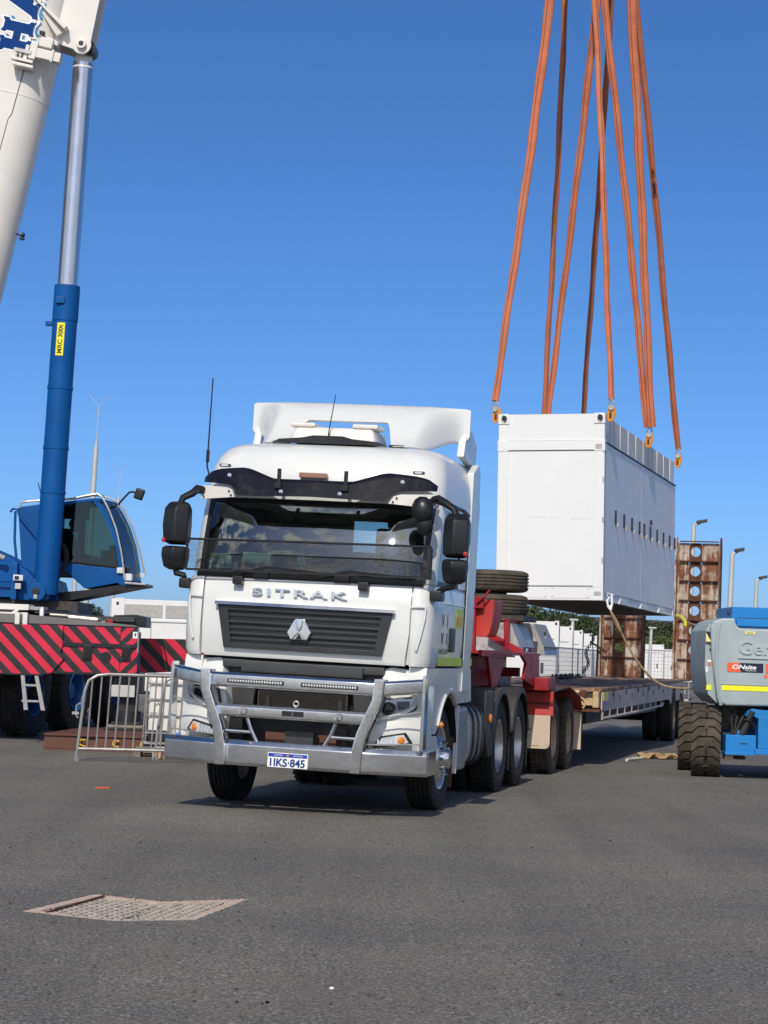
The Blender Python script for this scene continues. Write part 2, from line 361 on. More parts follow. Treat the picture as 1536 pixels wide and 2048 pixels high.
def text_mb(s, size, depth=.004, bold=0.0, align='CENTER', shear=0.0, res=3, spacing=1.0):
    cu = bpy.data.curves.new('lettering', 'FONT'); cu.body = s; cu.size = size; cu.extrude = depth / 2; cu.offset = bold
    cu.align_x = align; cu.align_y = 'CENTER'; cu.shear = shear; cu.resolution_u = res; cu.space_character = spacing
    ob = bpy.data.objects.new('lettering', cu); me = bpy.data.meshes.new_from_object(ob)
    mb = MB(); mb.add([tuple(v.co) for v in me.vertices], [tuple(p.vertices) for p in me.polygons])
    bpy.data.objects.remove(ob); bpy.data.meshes.remove(me); bpy.data.curves.remove(cu)
    return mb
def fit(mb, w, h):
    """scale lettering to a width and height about its centre"""
    xs = [p[0] for p in mb.v]; ys = [p[1] for p in mb.v]; cx = (min(xs) + max(xs)) / 2; cy = (min(ys) + max(ys)) / 2
    sx = w / (max(xs) - min(xs)); sy = h / (max(ys) - min(ys))
    mb.v = [((x - cx) * sx, (y - cy) * sy, z) for x, y, z in mb.v]; return mb

# the truck, dolly and trailer share one heading
TX, TY, TYAW, LEAN = -.828, 20.476, .2212, .0227
def T(x, y, z=0):
    return (TX + x * cos(TYAW) + y * sin(TYAW), TY - x * sin(TYAW) + y * cos(TYAW), z)
def lin(a, b, t): return a + (b - a) * t

# ================================================================ SETTING
def asphalt():
    m, n, p = newmat('coarse_grey_asphalt')
    v = coords(n)
    big = noise(n, v, .35, 5, .6); mid = noise(n, v, 2.2, 6, .65)
    agg = n.nodes.new('ShaderNodeTexVoronoi'); agg.inputs['Scale'].default_value = 92; n.links.new(v, agg.inputs['Vector'])
    sp = n.nodes.new('ShaderNodeSeparateColor'); n.links.new(agg.outputs['Color'], sp.inputs[0])
    stone = ramp(n, sp.outputs[0], [(0, (.098, .096, .089)), (.5, (.168, .163, .150)), (.86, (.225, .218, .201)), (1, (.40, .385, .355))])
    fine = noise(n, v, 45, 6, .75)
    pit = ramp(n, fine, [(.38, .28), (.52, 1)])
    mul = n.nodes.new('ShaderNodeMix'); mul.data_type = 'RGBA'; mul.blend_type = 'MULTIPLY'; mul.inputs[0].default_value = 1
    n.links.new(stone, mul.inputs[6]); n.links.new(pit, mul.inputs[7])
    tint = mixc(n, ramp(n, mid, [(.45, 0), (.75, .45)]), mul.outputs[2], (.175, .148, .130))
    tone = ramp(n, big, [(.3, (.80, .81, .81)), (.7, (1.16, 1.12, 1.06))])
    m2 = n.nodes.new('ShaderNodeMix'); m2.data_type = 'RGBA'; m2.blend_type = 'MULTIPLY'; m2.inputs[0].default_value = 1
    n.links.new(tint, m2.inputs[6]); n.links.new(tone, m2.inputs[7])
    vt = coords(n, (1.5, .07, 1)); trk = ramp(n, noise(n, vt, 1.0, 4, .5), [(.36, (.90, .90, .905)), (.5, (1, 1, 1)), (.66, (1.06, 1.055, 1.045))])
    m3 = n.nodes.new('ShaderNodeMix'); m3.data_type = 'RGBA'; m3.blend_type = 'MULTIPLY'; m3.inputs[0].default_value = 1
    n.links.new(m2.outputs[2], m3.inputs[6]); n.links.new(trk, m3.inputs[7])
    oil = ramp(n, noise(n, v, .8, 7, .62), [(.66, 0), (.74, .45)]); fin = mixc(n, oil, m3.outputs[2], (.055, .054, .052))
    n.links.new(fin, p.inputs['Base Color']); p.inputs['Roughness'].default_value = .9
    p.inputs['Specular IOR Level'].default_value = .3
    h = n.nodes.new('ShaderNodeMath'); h.operation = 'ADD'; n.links.new(agg.outputs['Distance'], h.inputs[0]); n.links.new(fine, h.inputs[1])
    bumpn(n, p, h.outputs[0], .5, .006)
    return m
MT['asphalt'] = asphalt()
MT['concrete'] = pmat('pinkish_concrete', (.55, .43, .35), .85, var=.12, vs=14, dirt=.8, dcol=(.06, .055, .05), ds=16, dth=.60, soft=.04, bump=.4, bs=60)

# drain opening, its rim in plan (anticlockwise from the left tip)
DR = [(-1.98, 12.46), (-1.42, 12.16), (-.98, 12.34), (-.74, 13.50), (-1.26, 13.20), (-1.69, 13.46)]
def ground():
    bm = bmesh.new()
    outer = [bm.verts.new((x, y, 0)) for x, y in ((-3000, -400), (3000, -400), (3000, 5000), (-3000, 5000))]
    inn = []
    for k in range(6):                                   # ragged asphalt edge round the opening
        a, b = DR[k], DR[(k + 1) % 6]
        for q in range(34):
            t = q / 34; j = (random.uniform(-.007, .007) if q else 0)
            inn.append(bm.verts.new((lin(a[0], b[0], t) + j, lin(a[1], b[1], t) + random.uniform(-.009, .009) * (q > 0), 0)))
    ed = [bm.edges.new((outer[i], outer[(i + 1) % 4])) for i in range(4)] + [bm.edges.new((inn[i], inn[(i + 1) % len(inn)])) for i in range(len(inn))]
    bmesh.ops.triangle_fill(bm, use_beauty=True, use_dissolve=False, edges=ed)
    # short sides of the asphalt layer inside the opening
    low = [bm.verts.new((v.co.x, v.co.y, -.02)) for v in inn]
    for i in range(len(inn)):
        j = (i + 1) % len(inn); bm.faces.new((inn[i], inn[j], low[j], low[i]))
    for f in bm.faces:
        if f.normal.z < 0: f.normal_flip()
    me = bpy.data.meshes.new('asphalt_ground'); bm.to_mesh(me); bm.free(); me.materials.append(MT['asphalt'])
    o = bpy.data.objects.new('asphalt_ground', me); C.objects.link(o); o['kind'] = 'structure'
ground()

def drain():
    r = thing('drain_grate', 'rusty steel drain grating folded into a dip in the asphalt', 'drain', (-1.36, 12.8, 0), 0, (-1.36, 12.8, 0))
    # local axes of the drain: long way runs from left tip to right tip, fold line between the two front/back notches
    def dip(x, y):                                       # V-shaped dip, deepest along the fold
        t = x + 1.34 - .154 * (y - 12.7); return -.004 - .010 * max(0, 1 - abs(t) / .62)
    mb = MB(); n = len(DR); inset = .10
    cx = sum(p[0] for p in DR) / n; cy = sum(p[1] for p in DR) / n
    def grow(k): return [(cx + (p[0] - cx) * k, cy + (p[1] - cy) * k) for p in DR]
    def dense(P, q=8):
        o = []
        for i in range(len(P)):
            a, b = P[i], P[(i + 1) % len(P)]
            o += [(lin(a[0], b[0], t / q), lin(a[1], b[1], t / q)) for t in range(q)]
        return o
    A, B = dense(grow(1.06)), dense(grow(.84))
    rings = [[(x, y, -.0035) for x, y in A], [(x, y, dip(x, y) + .004) for x, y in B], [(x, y, dip(x, y) - .035) for x, y in B], [(x, y, dip(x, y) - .04) for x, y in A]]
    rings.append(rings[0]); mb.loft(rings, cap=False)
    mb.build('concrete_surround', 'concrete', r)
    mb = MB(); mb.prism(grow(.9), 'xy', -.12, -.10); mb.build('pit_floor', 'darksteel', r)
    # two grates: parallelogram cells of flat bars
    inn = grow(.88)
    def inside(x, y, P):
        c = False; j = len(P) - 1
        for i in range(len(P)):
            if (P[i][1] > y) != (P[j][1] > y) and x < (P[j][0] - P[i][0]) * (y - P[i][1]) / (P[j][1] - P[i][1]) + P[i][0]: c = not c
            j = i
        return c
    for side in (0, 1):
        mb = MB(); st = .052
        x0, x1 = (-2.0, -1.31) if side == 0 else (-1.35, -.7)
        sk = .22 if side == 0 else .16
        def seg(p, q):
            m = 14; run = []
            for k in range(m + 1):
                x, y = lin(p[0], q[0], k / m), lin(p[1], q[1], k / m)
                ok = inside(x, y, inn) and x0 <= x - .154 * (y - 12.7) <= x1
                if ok: run.append((x, y))
                if (not ok or k == m) and len(run) > 1:
                    a, b = run[0], run[-1]; d = Vector((b[0] - a[0], b[1] - a[1])); d.normalize(); nx, ny = -d.y * .007, d.x * .007
                    za, zb = dip(*a) + .0005, dip(*b) + .0005
                    vs = [(a[0] + nx, a[1] + ny, za), (a[0] - nx, a[1] - ny, za), (b[0] - nx, b[1] - ny, zb), (b[0] + nx, b[1] + ny, zb)]
                    mb.add(vs + [(x, y, z - .022) for x, y, z in vs], [(0, 1, 2, 3), (7, 6, 5, 4), (0, 4, 5, 1), (1, 5, 6, 2), (2, 6, 7, 3), (3, 7, 4, 0)])
                if not ok: run = []
        for k in range(24):
            y = 12.1 + k * .075
            seg((x0 - .1, y - .03), (x1 + .1, y + .03))
        for k in range(40):
            x = x0 - .3 + k * st * 1.1
            seg((x, 12.0), (x + sk * 2, 13.7))
        g = mb.build('grate_bars', 'grate', r, smooth=False); g['kind'] = 'stuff'
    mb = MB(); a, b = (-1.83, 12.45), (-1.62, 13.36)
    mb.tube([(a[0], a[1], dip(*a) + .006), (b[0], b[1], dip(*b) + .006)], .008, 6); mb.build('edge_bar', 'rustdark', r)
MT['grate'] = pmat('worn_grating_steel', (.52, .46, .38), .55, .2, var=.2, vs=12, dirt=.5, dcol=(.22, .12, .07), ds=14)
drain()

# litter on the asphalt
def pebble(name, c, r, mat, label, cat):
    mb = MB(); mb.ball((0, 0, r * .6), (r, r * .8, r * .65), 8, 5); mb.warp(lambda x, y, z: (x * (1 + .2 * sin(40 * y)), y, max(z, 0)))
    o = mb.build(name, mat); o.location = (c[0], c[1], 0); tag(o, label, cat)
pebble('pebble', (-.16, 9.97), .012, 'whitevinyl', 'small white pebble lying alone on the asphalt in the foreground', 'pebble')
mb = MB(); mb.box(-.08, .08, -.012, .012, .002, .016); mb.warp(lambda x, y, z: (x, y + .02 * sin(x * 18), z))
o = mb.build('plastic_offcut', 'stickred'); o.location = (-2.89, 23.28, 0); o.rotation_euler = (0, 0, .2); tag(o, 'small orange red plastic offcut lying on the asphalt left of the truck', 'litter')
# loose stones and grit
mb = MB()
for k in range(700):
    y = 9.5 + 22 * random.random() ** 1.5; x = random.uniform(-.2, .2) * y; r = random.uniform(.004, .010) * (1 if k % 9 else 1.5)
    mb.ball((x, y, r * .4), (r, r * random.uniform(.7, 1.2), r * .6), 5, 3)
o = mb.build('loose_grit', pmat('loose_grit_stone', (.12, .11, .10), .9, var=.5, vs=.9), smooth=False); o['kind'] = 'stuff'

# ---- far land
def hill(name, pts, depth, mat):
    """ridge: list of (x, y, height) along the crest, falling away both sides"""
    rows = []
    for off, k in ((-depth, 0), (-depth * .6, .45), (-depth * .25, .85), (0, 1), (depth * .5, .7), (depth, 0)):
        rows.append([(x + off * .1 * sin(i * 1.7), y + off, h * k * (1 + .05 * sin(i * 2.3 + off)) - .3) for i, (x, y, h) in enumerate(pts)])
    mb = MB(); mb.loft(rows, cap=False, closed=False); o = mb.build(name, mat); o['kind'] = 'structure'; return o
MT['scrub'] = pmat('scrub_hill', (.045, .06, .022), .95, var=.4, vs=.08, dirt=.6, dcol=(.09, .085, .04), ds=.05, dth=.5)
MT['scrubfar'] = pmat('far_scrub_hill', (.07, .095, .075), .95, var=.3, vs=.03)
hill('hill', [(-60, 420, 2), (-10, 415, 6), (15, 410, 11), (30, 405, 10.6), (42, 405, 8.2), (52, 410, 8.6), (68, 420, 9.2), (90, 430, 9), (130, 440, 4)], 60, 'scrub')
hill('hill', [(-260, 640, 3), (-120, 620, 7.5), (-92, 615, 9.0), (-78, 610, 9.0), (-66, 610, 8.8), (-45, 615, 8), (10, 640, 5)], 80, 'scrubfar')
hill('hill', [(-500, 1500, 4), (-100, 1450, 18), (110, 1430, 34), (190, 1430, 30), (260, 1450, 36), (420, 1500, 12)], 200, 'scrubfar')
def leaves(name, spots, mat, label=None, dens=26, lsz=1.0):
    mb = MB()
    for (x, y, z, r) in spots:
        for k in range(dens):
            while True:
                d = Vector((random.uniform(-1, 1), random.uniform(-1, 1), random.uniform(-.8, 1)))
                if d.length < 1: break
            p = Vector((x, y, z)) + Vector((d.x * r, d.y * r, d.z * r * .75))
            a = Vector((random.uniform(-1, 1), random.uniform(-1, 1), random.uniform(-1, 1))).normalized() * r * .34 * lsz
            b = a.cross(Vector((random.uniform(-1, 1), random.uniform(-1, 1), random.uniform(-1, 1)))).normalized() * r * .30 * lsz
            mb.add([p - a, p + b, p + a, p - b], [(0, 1, 2, 3)])
    return mb.build(name, mat, smooth=False)
def leafmat(name, a, b):
    m, n, p = newmat(name); v = coords(n); c = ramp(n, noise(n, v, .35, 4), [(.35, a), (.65, b)]); n.links.new(c, p.inputs['Base Color']); p.inputs['Roughness'].default_value = .8
    return m
MT['leaf'] = leafmat('dark_hill_foliage', (.022, .036, .014), (.055, .075, .028))
MT['leaf2'] = leafmat('olive_bush_foliage', (.05, .075, .018), (.10, .125, .035))
MT['bark'] = pmat('bark', (.10, .075, .055), .9, var=.2)
sp = []
crest = [(-60, 420, 2), (-10, 415, 6), (15, 410, 11), (30, 405, 10.6), (42, 405, 8.2), (52, 410, 8.6), (68, 420, 9.2), (90, 430, 9)]
for k in range(900):
    i = random.randrange(len(crest) - 1); t = random.random(); x, y, h = (lin(crest[i][q], crest[i + 1][q], t) for q in range(3))
    s_ = random.random() ** .7; yy = y - 60 * s_; hh = h * (1 - s_ ** 1.4)
    if -5 < x < 85: sp.append((x, yy, hh + random.uniform(0, .6), random.uniform(.9, 1.9)))
o = leaves('hillside_wood', sp, 'leaf', dens=60, lsz=.55); o['kind'] = 'stuff'
sp = []
for k in range(260):
    x = random.uniform(24, 46); y = random.uniform(228, 262); sp.append((x, y, random.uniform(.5, 4.6 - abs(y - 246) * .05), random.uniform(.5, 1.0)))
o = leaves('bush_belt', sp, 'leaf2', dens=60, lsz=.55); o['kind'] = 'stuff'
# two far trees on the left skyline
def far_tree(x, y, z0, h, r, label):
    t = thing('tree', label, 'tree', (x, y, z0), 0, (x, y, z0), 'trees on the left skyline')
    MB().tube([(x, y, z0), (x + .1, y, z0 + h * .4), (x, y, z0 + h * .7)], [.35, .25, .12], 6).build('trunk', 'bark', t)
    sp = [(x + random.uniform(-r, r) * .7, y + random.uniform(-r, r) * .7, z0 + h * random.uniform(.45, 1), r * random.uniform(.3, .5)) for k in range(14)]
    mb = leaves('crown', sp, 'leaf', dens=60, lsz=.6); mb.parent = t
    for v in mb.data.vertices: v.co -= Vector((x, y, z0))
far_tree(-78.5, 600, 7.5, 4.6, 2.6, 'round dark tree on the skyline right of the thick mast, taller of the two')
far_tree(-85.5, 600, 7.0, 3.4, 1.8, 'low dark tree on the skyline left of the thick mast, shorter of the two')

# ---- poles and masts (each leans as little as it does in the photograph)
def mast(x, y, h, r, spike, label, fork=True):
    t = thing('lightning_mast', label, 'mast', (x, y, 0), 0, (x, y, 0)); t.rotation_euler = (0, .022, 0)
    mb = MB(); mb.lathe([(0, r * 1.2), (h * .5, r * 1.03), (h, r * .8)], 'z', (x, y, 0), 16); mb.build('pole', 'polegrey', t)
    mb = MB(); mb.lathe([(h, r * .45), (h + .35, r * .4)], 'z', (x, y, 0), 12); mb.build('cap', 'polegrey', t)
    mb = MB(); mb.tube([(x, y, h), (x, y, h + spike)], [.035, .02], 6); mb.build('spike', 'polegrey', t)
    if fork:
        mb = MB(); z = h + spike
        for s in (-1, 1): mb.tube([(x, y, z), (x + s * .55, y, z + .6)], .014, 5)
        mb.build('fork', 'polegrey', t)
mast(-14.72 - .26, 110, 11.55, .155, 2.1, 'thick galvanised lightning mast with forked tip rising behind the crane cab')
mast(-18.35 - .26, 150, 11.7, .13, 1.9, 'thin distant lightning mast between the crane cab and its side mirror')
mast(-21.25, 150, 7.2, .16, .2, 'short grey post seen beneath the crane cab floor', False)
def lamp_post(x, y, h, label, s=1.0, arm=.5, head=True):
    t = thing('street_lamp', label, 'street lamp', (x, y, 0), 0, (x, y, 0)); t.rotation_euler = (0, .02, 0)
    MB().lathe([(0, .12 * s), (h, .085 * s)], 'z', (x, y, 0), 14).build('pole', 'polegrey', t)
    if not head:
        B0 = MB(); B0.box(x - .14, x + .22, y - .1, y + .1, h - .02, h + .05); B0.build('cap', 'polegrey', t, bevel=.01); return
    MB().tube([(x - .02, y, h - .05), (x + arm * .5, y, h + .02), (x + arm * .8, y, h + .07)], .04 * s, 8).build('arm', 'polegrey', t)
    mb = MB(); mb.box(x + arm * .3, x + arm * 1.5, y - .15 * s, y + .15 * s, h + .0, h + .13 * s); mb.warp(lambda a, b, c: (a, b, c + (a - x) * .2)); mb.build('lamp_head', 'darkgrey', t, bevel=.03)
lamp_post(13.42, 95, 7.72, 'lamp post whose head shows just above the tall rusty ramp', 1.1, .38)
lamp_post(13.56, 85, 6.0, 'lamp post with dark head right of the rusty ramp', 1.1, .30)
lamp_post(18.85, 110, 6.0, 'lamp post above the blue turret of the boom lift at the right edge', 1.1, .35)
lamp_post(7.9, 90, 2.75 + .5, 'short white lamp post over the white enclosures right of the dolly', .8, .35, False)
lamp_post(12.4, 100, 2.9 + .3, 'short white lamp post behind the row of enclosures left of the ramp', .8, .35, False)
def pylon(x, y, h, label):
    t = thing('power_pylon', label, 'pylon', (x, y, 0), 0, (x, y, 0))
    mb = MB()
    for s in (-1, 1):
        for q in (-1, 1): mb.tube([(x + s * h * .09, y + q * h * .09, 0), (x + s * h * .02, y + q * .4, h * .7), (x, y, h)], .09, 4)
        for k in range(6): mb.tube([(x - s * h * (.09 - .012 * k), y - h * .08, h * .11 * k), (x + s * h * (.09 - .012 * (k + 1)), y - h * .07, h * .11 * (k + 1))], .06, 4)
    mb.build('tower_frame', 'polegrey', t)
    mb = MB()
    for z in (.72, .86): mb.tube([(x - h * .17, y, h * z), (x + h * .17, y, h * z)], .09, 4); mb.tube([(x - h * .17, y, h * z), (x, y, h * (z + .06)), (x + h * .17, y, h * z)], .06, 4)
    mb.build('crossarm', 'polegrey', t)
pylon(-76, 900, 25, 'faint distant power pylon above the white enclosure left of the truck')
pylon(-125, 900, 22, 'faint distant power pylon below the crane cab floor')

# ---- distant white enclosures
def far_unit(loc, rz, label, W=1.65, L=7.3, H=2.9, group='white equipment enclosures standing in rows'):
    t = thing('equipment_enclosure', label, 'container', loc, rz, (0, 0, 0), group)
    mb = MB(); mb.box(-W / 2, W / 2, 0, L, .15, H); mb.build('shell', 'white_far', t, bevel=.02)
    for s in (-1, 1): MB().box(s * W / 2 - .07, s * W / 2 + .07, -.03, .12, .0, H + .03).build('corner_post', 'white_far', t)
    mb = MB(); mb.box(-W / 2 + .075, W / 2 - .075, -.015, .02, H - .62, H - .58); mb.build('seam', 'grey_panel', t)
    for s in (-1, 1): MB().box(s * (W / 2 - .03) - .035, s * (W / 2 - .03) + .035, -.036, .05, H - .12, H - .03).build('corner_hole', 'black', t)
    mb = MB(); mb.box(W / 2 - .02, W / 2 + .012, .3, L - .3, H - .62, H - .08); mb.build('vent_panel', 'grey_panel', t)
    mb = MB(); mb.box(W * .18, W * .24, -.04, .02, 1.1, 1.45); mb.build('door_handle', 'black', t)
    return t
first = None
row = [(5.35, 76), (6.72, 86), (8.05, 96), (9.35, 105), (10.5, 113), (11.6, 120), (12.7, 127)]
names = ['nearest', 'second nearest', 'third', 'fourth', 'fifth', 'sixth', 'seventh']
for (x, y), nm in zip(row, names):
    rz_ = -(atan2(x, y) + .026); lab = 'white enclosure %s in the row between the dolly toolboxes and the left ramp' % nm
    if first is None: first = far_unit((x, y, 0), rz_, lab); o = first
    else: o = tree_copy(first); o.location = (x, y, 0); o.rotation_euler = (0, 0, rz_)
    o['label'] = lab
for x, y, lab in ((23.4, 186, 'tall white enclosure directly right of the left ramp behind the mesh fence'),
                  (25.15, 190, 'white enclosure between the two ramps behind the mesh fence, middle one'),
                  (26.9, 190, 'white enclosure half hidden by the right edge ramp behind the mesh fence')):
    o = tree_copy(first); o.location = (x, y, 0); o.rotation_euler = (0, 0, -.1); o['label'] = lab
    if x < 24: o.scale = (1, 1, 1.12)
# left unit behind the truck: long side with two perforated windows
def left_unit():
    x0, x1, y, zt = -8.65, -5.0, 70, 3.03
    t = thing('equipment_enclosure', 'white enclosure with two grey vent panels between the crane and the truck cab', 'container', (x0, y, 0), 0, (x0, y, 0), 'white equipment enclosures standing in rows')
    MB().box(x0, x1, y, y + 1.65, .1, zt).build('shell', 'white_far', t, bevel=.03)
    for a, b in ((-7.95 - .35, -7.0), (-6.9, -5.6)):
        MB().box(a, b, y - .02, y + .05, 2.46, 2.87).build('vent_panel', 'grey_panel', t)
    MB().box(x0 + .1, x0 + .42, y - .03, y + .04, .05, zt + .03).build('corner_post', 'white_far', t)
    MB().box(x0 - .02, x1, y - .04, y + .02, 2.33, 2.40).build('rail', 'white_far', t)
    MB().box(-7.37, -7.33, y - .006, y + .02, .2, 2.33).build('seam', 'grey_panel', t)
    MB().box(x0 + .16, x0 + .24, y - .035, y + .03, 2.83, 2.93).build('corner_hole', 'black', t)
left_unit()

# temporary mesh fences
def fence(p0, p1, h, label, n=3):
    t = thing('mesh_fence', label, 'fence', (p0[0], p0[1], 0), 0, (p0[0], p0[1], 0))
    a, b = Vector((*p0, 0)), Vector((*p1, 0)); d = b - a
    for k in range(n + 1):
        p = a + d * k / n; MB().cyl((p.x, p.y, 0), (p.x, p.y, h), .025, n=6).build('post', 'steel', t)
    for z in (.12, h): MB().cyl((a.x, a.y, z), (b.x, b.y, z), .025, n=6).build('rail', 'steel', t)
    mb = MB(); L = d.length; m = int(L / .22)
    for k in range(m): p = a + d * k / m; mb.tube([(p.x, p.y, .12), (p.x, p.y, h)], .006, 4)
    for k in range(1, 12): z = .12 + (h - .12) * k / 12; mb.tube([(a.x, a.y, z), (b.x, b.y, z)], .006, 4)
    o = mb.build('wire_mesh', 'steel', t, smooth=False); o['kind'] = 'stuff'
fence((4.9, 70), (9.9, 92), 2.0, 'wire mesh fence panels in front of the white enclosures right of the dolly', 4)
fence((13.4, 110), (16.6, 112), 2.25, 'wire mesh fence panels seen between the two ramps', 3)

# ================================================================ WHEELS (shared meshes)
def tyre_mb(R, rr, wd, grooves, off=0, n=44):
    h = wd / 2
    pr = [(-h * .78, rr), (-h * .95, rr + (R - rr) * .18), (-h, rr + (R - rr) * .5), (-h * .97, rr + (R - rr) * .78), (-h * .88, R * .975), (-h * .80, R * .992)]
    for g in grooves:
        a = g * h; q = .007; pr += [(a - q - .003, R), (a - q, R - .014), (a + q, R - .014), (a + q + .003, R)]
    pr += [(-x, r) for x, r in reversed(pr[:6])]
    pr = [(x + off, r) for x, r in pr]
    pr += [(h * .72 + off, rr * .97), (-h * .72 + off, rr * .97), pr[0]]
    return MB().lathe(pr, 'x', (0, 0, 0), n, cap=False)
def lugs(mb, R, wd, off, n=40, dep=.012):
    """tread blocks: short bars across the shoulders"""
    for k in range(n):
        t = 2 * pi * k / n
        for s in (-1, 1):
            vs = []
            for r in (R - .01, R + dep):
                for x, dt in ((s * wd * .22, -.035), (s * wd * .46, -.02), (s * wd * .46, .045), (s * wd * .22, .03)):
                    vs.append((x + off, r * cos(t + dt), r * sin(t + dt)))
            mb.add(vs, [(3, 2, 1, 0), (4, 5, 6, 7), (0, 1, 5, 4), (1, 2, 6, 5), (2, 3, 7, 6), (3, 0, 4, 7)])
    return mb
def nuts(mb, R, x0, x1, k=10, r=.018):
    for i in range(k):
        t = 2 * pi * i / k; mb.cyl((x0, R * cos(t), R * sin(t)), (x1, R * cos(t), R * sin(t)), r, r * .8, 6)
    return mb
WH = {}
def wheel(kind, parent, loc, s=1):
    """kind: look of the wheel; s=+1 outer face towards +x.  Part 'wheel' (hub) > tyre(s), rim"""
    key = (kind, s)
    if key not in WH:
        parts = []
        if kind == 'steer':
            parts += [('tyre', tyre_mb(.512, .30, .29, (-.6, -.3, 0, .3, .6)), 'rubber')]
            rim = MB().lathe([(-.11, .305), (.12, .315), (.135, .305), (.125, .285), (.05, .272), (.075, .235), (.125, .215), (.15, .19), (.155, .12), (.12, .10)], 'x', n=40, sgn=s)
            parts += [('rim', rim, 'rimpol')]
            hub = MB().lathe([(.10, .11), (.20, .10), (.23, .085), (.235, .01)], 'x', n=24, sgn=s); nuts(hub, .165, s * .14, s * .195)
            hm = 'chrome'
        elif kind in ('drive', 'dolly', 'trailer'):
            R = {'drive': .515, 'dolly': .50, 'trailer': .48}[kind]; rr = R * .575; rub = 'rubber' if kind != 'dolly' else 'rubber_dust'
            for off in (.165, -.165):
                t = tyre_mb(R, rr, .285, (-.45, 0, .45), s * off)
                if kind != 'trailer': lugs(t, R, .285, s * off, 36)
                parts.append(('tyre', t, rub))
            k = rr / .295
            rim = MB().lathe([(-.28, .29 * k), (.26, .30 * k), (.285, .305 * k), (.29, .29 * k), (.26, .275 * k), (.06, .262 * k), (.03, .24 * k), (.025, .15 * k), (.03, .12 * k)], 'x', n=40, sgn=s)
            parts.append(('rim', rim, 'rimalu' if kind == 'drive' else 'rimdirt'))
            hub = MB().lathe([(-.2, .14), (.05, .135), (.09, .115), (.20, .10), (.225, .09), (.23, .01)], 'x', n=22, sgn=s); nuts(hub, .165 * k, s * .02, s * .07)
            hm = 'rimalu' if kind == 'drive' else 'rimdirt'
        elif kind == 'crane':
            t = tyre_mb(.70, .345, .40, (-.5, 0, .5)); lugs(t, .70, .40, 0, 30, .02); parts.append(('tyre', t, 'rubber'))
            rim = MB().lathe([(-.16, .35), (.17, .355), (.20, .365), (.205, .345), (.17, .325), (-.02, .31), (-.05, .27), (-.05, .19), (-.02, .15)], 'x', n=40, sgn=s)
            parts.append(('rim', rim, 'rimblue'))
            hub = MB().lathe([(-.1, .16), (.05, .15), (.10, .13), (.11, .01)], 'x', n=22, sgn=s); nuts(hub, .23, -.05 * s, .0, 12, .022); hm = 'rimblue'
        WH[key] = None
        h = hub.build('wheel', hm, parent, at=(0, 0, 0)); WH[key] = [h]
        for nm, mb, mt in parts:
            o = mb.build(nm, mt, h, at=(0, 0, 0)); WH[key].append(o)
        h.location = loc; return h
    src = WH[key][0]; h = inst(src, parent, loc)
    for c in WH[key][1:]: inst(c, h)
    return h

# ================================================================ TRUCK
TR = thing('truck', 'white high roof prime mover with aluminium bull bar in the middle of the yard', 'truck', T(0, 0, 0), -TYAW, (0, 0, 0))
def L(mb, name, mat, parent=TR, **k):
    return mb.build(name, mat, parent, lean=(parent is TR), **k)
def bow(x, y, z): return (x, y + .055 * x * x, z)
def plan(z, yf, hw, rc, yb, n=7, crown=.055):
    pts = [(-hw, yb, z)]
    for k in range(n + 1):
        t = pi - (pi / 2) * k / n; pts.append((-hw + rc + rc * cos(t), yf + crown * hw * hw + rc - rc * sin(t), z))
    m = 8
    for k in range(1, m):
        x = lin(-hw + rc, hw - rc, k / m); pts.append((x, yf + crown * x * x, z))
    for k in range(n + 1):
        t = pi / 2 - (pi / 2) * k / n; pts.append((hw - rc + rc * cos(t), yf + crown * hw * hw + rc - rc * sin(t), z))
    pts.append((hw, yb, z)); return pts
# --- lower cab
mb = MB(); mb.loft([plan(z, yf, hw, .16, 2.70) for z, yf, hw in ((1.46, .32, 1.185), (1.7, .29, 1.20), (2.0, .30, 1.20), (2.20, .33, 1.195), (2.235, .36, 1.18))])
L(mb, 'cab_body', 'white')
mb = MB(); mb.prism([(-.985, 1.45), (.985, 1.45), (1.01, 1.62), (1.02, 2.2), (-1.02, 2.2), (-1.01, 1.62)], 'xz', .268, .40)
mb2 = MB()  # subdivide the front panel so that it can bow
xs = [-1.02 + 2.04 * k / 16 for k in range(17)]
mb2.loft([[(x * (1 - .03 * (z < 1.6)), yf, z) for z, yf in ((1.445, .300), (1.50, .275), (1.75, .262), (2.0, .270), (2.17, .292), (2.215, .33), (2.2, .40), (1.46, .40))] for x in xs]); mb2.warp(bow)
L(mb2, 'front_panel', 'white', ang=50)
for s in (-1, 1):
    def cp(z, y0, hw):
        pts = []; rc = .17
        o = [(1.035, y0 + .055 * 1.07)]
        for k in range(7):
            t = pi / 2 * k / 6; o.append((hw - rc + rc * sin(t), y0 + .055 + rc - rc * cos(t)))
        o.append((hw, y0 + .50)); i = [(x - .05 * (x > 1.1), y + .045) for x, y in reversed(o)]
        return [(s * x, y, z) for x, y in o + i]
    L(MB().loft([cp(1.445, .285, 1.20), cp(1.50, .262, 1.215), cp(1.75, .250, 1.222), cp(2.0, .262, 1.222), cp(2.17, .285, 1.218), cp(2.215, .33, 1.20)]), 'corner_panel', 'white', ang=45)
    # raised air-deflector crease on the corner panel
    pth = [(1.03, .300, 2.005), (1.10, .305, 2.01), (1.165, .335, 2.01), (1.16, .325, 1.90), (1.13, .305, 1.72), (1.10, .300, 1.60)]
    L(MB().tube([(s * x, y, z) for x, y, z in pth], .012, 6), 'deflector_crease', 'white')
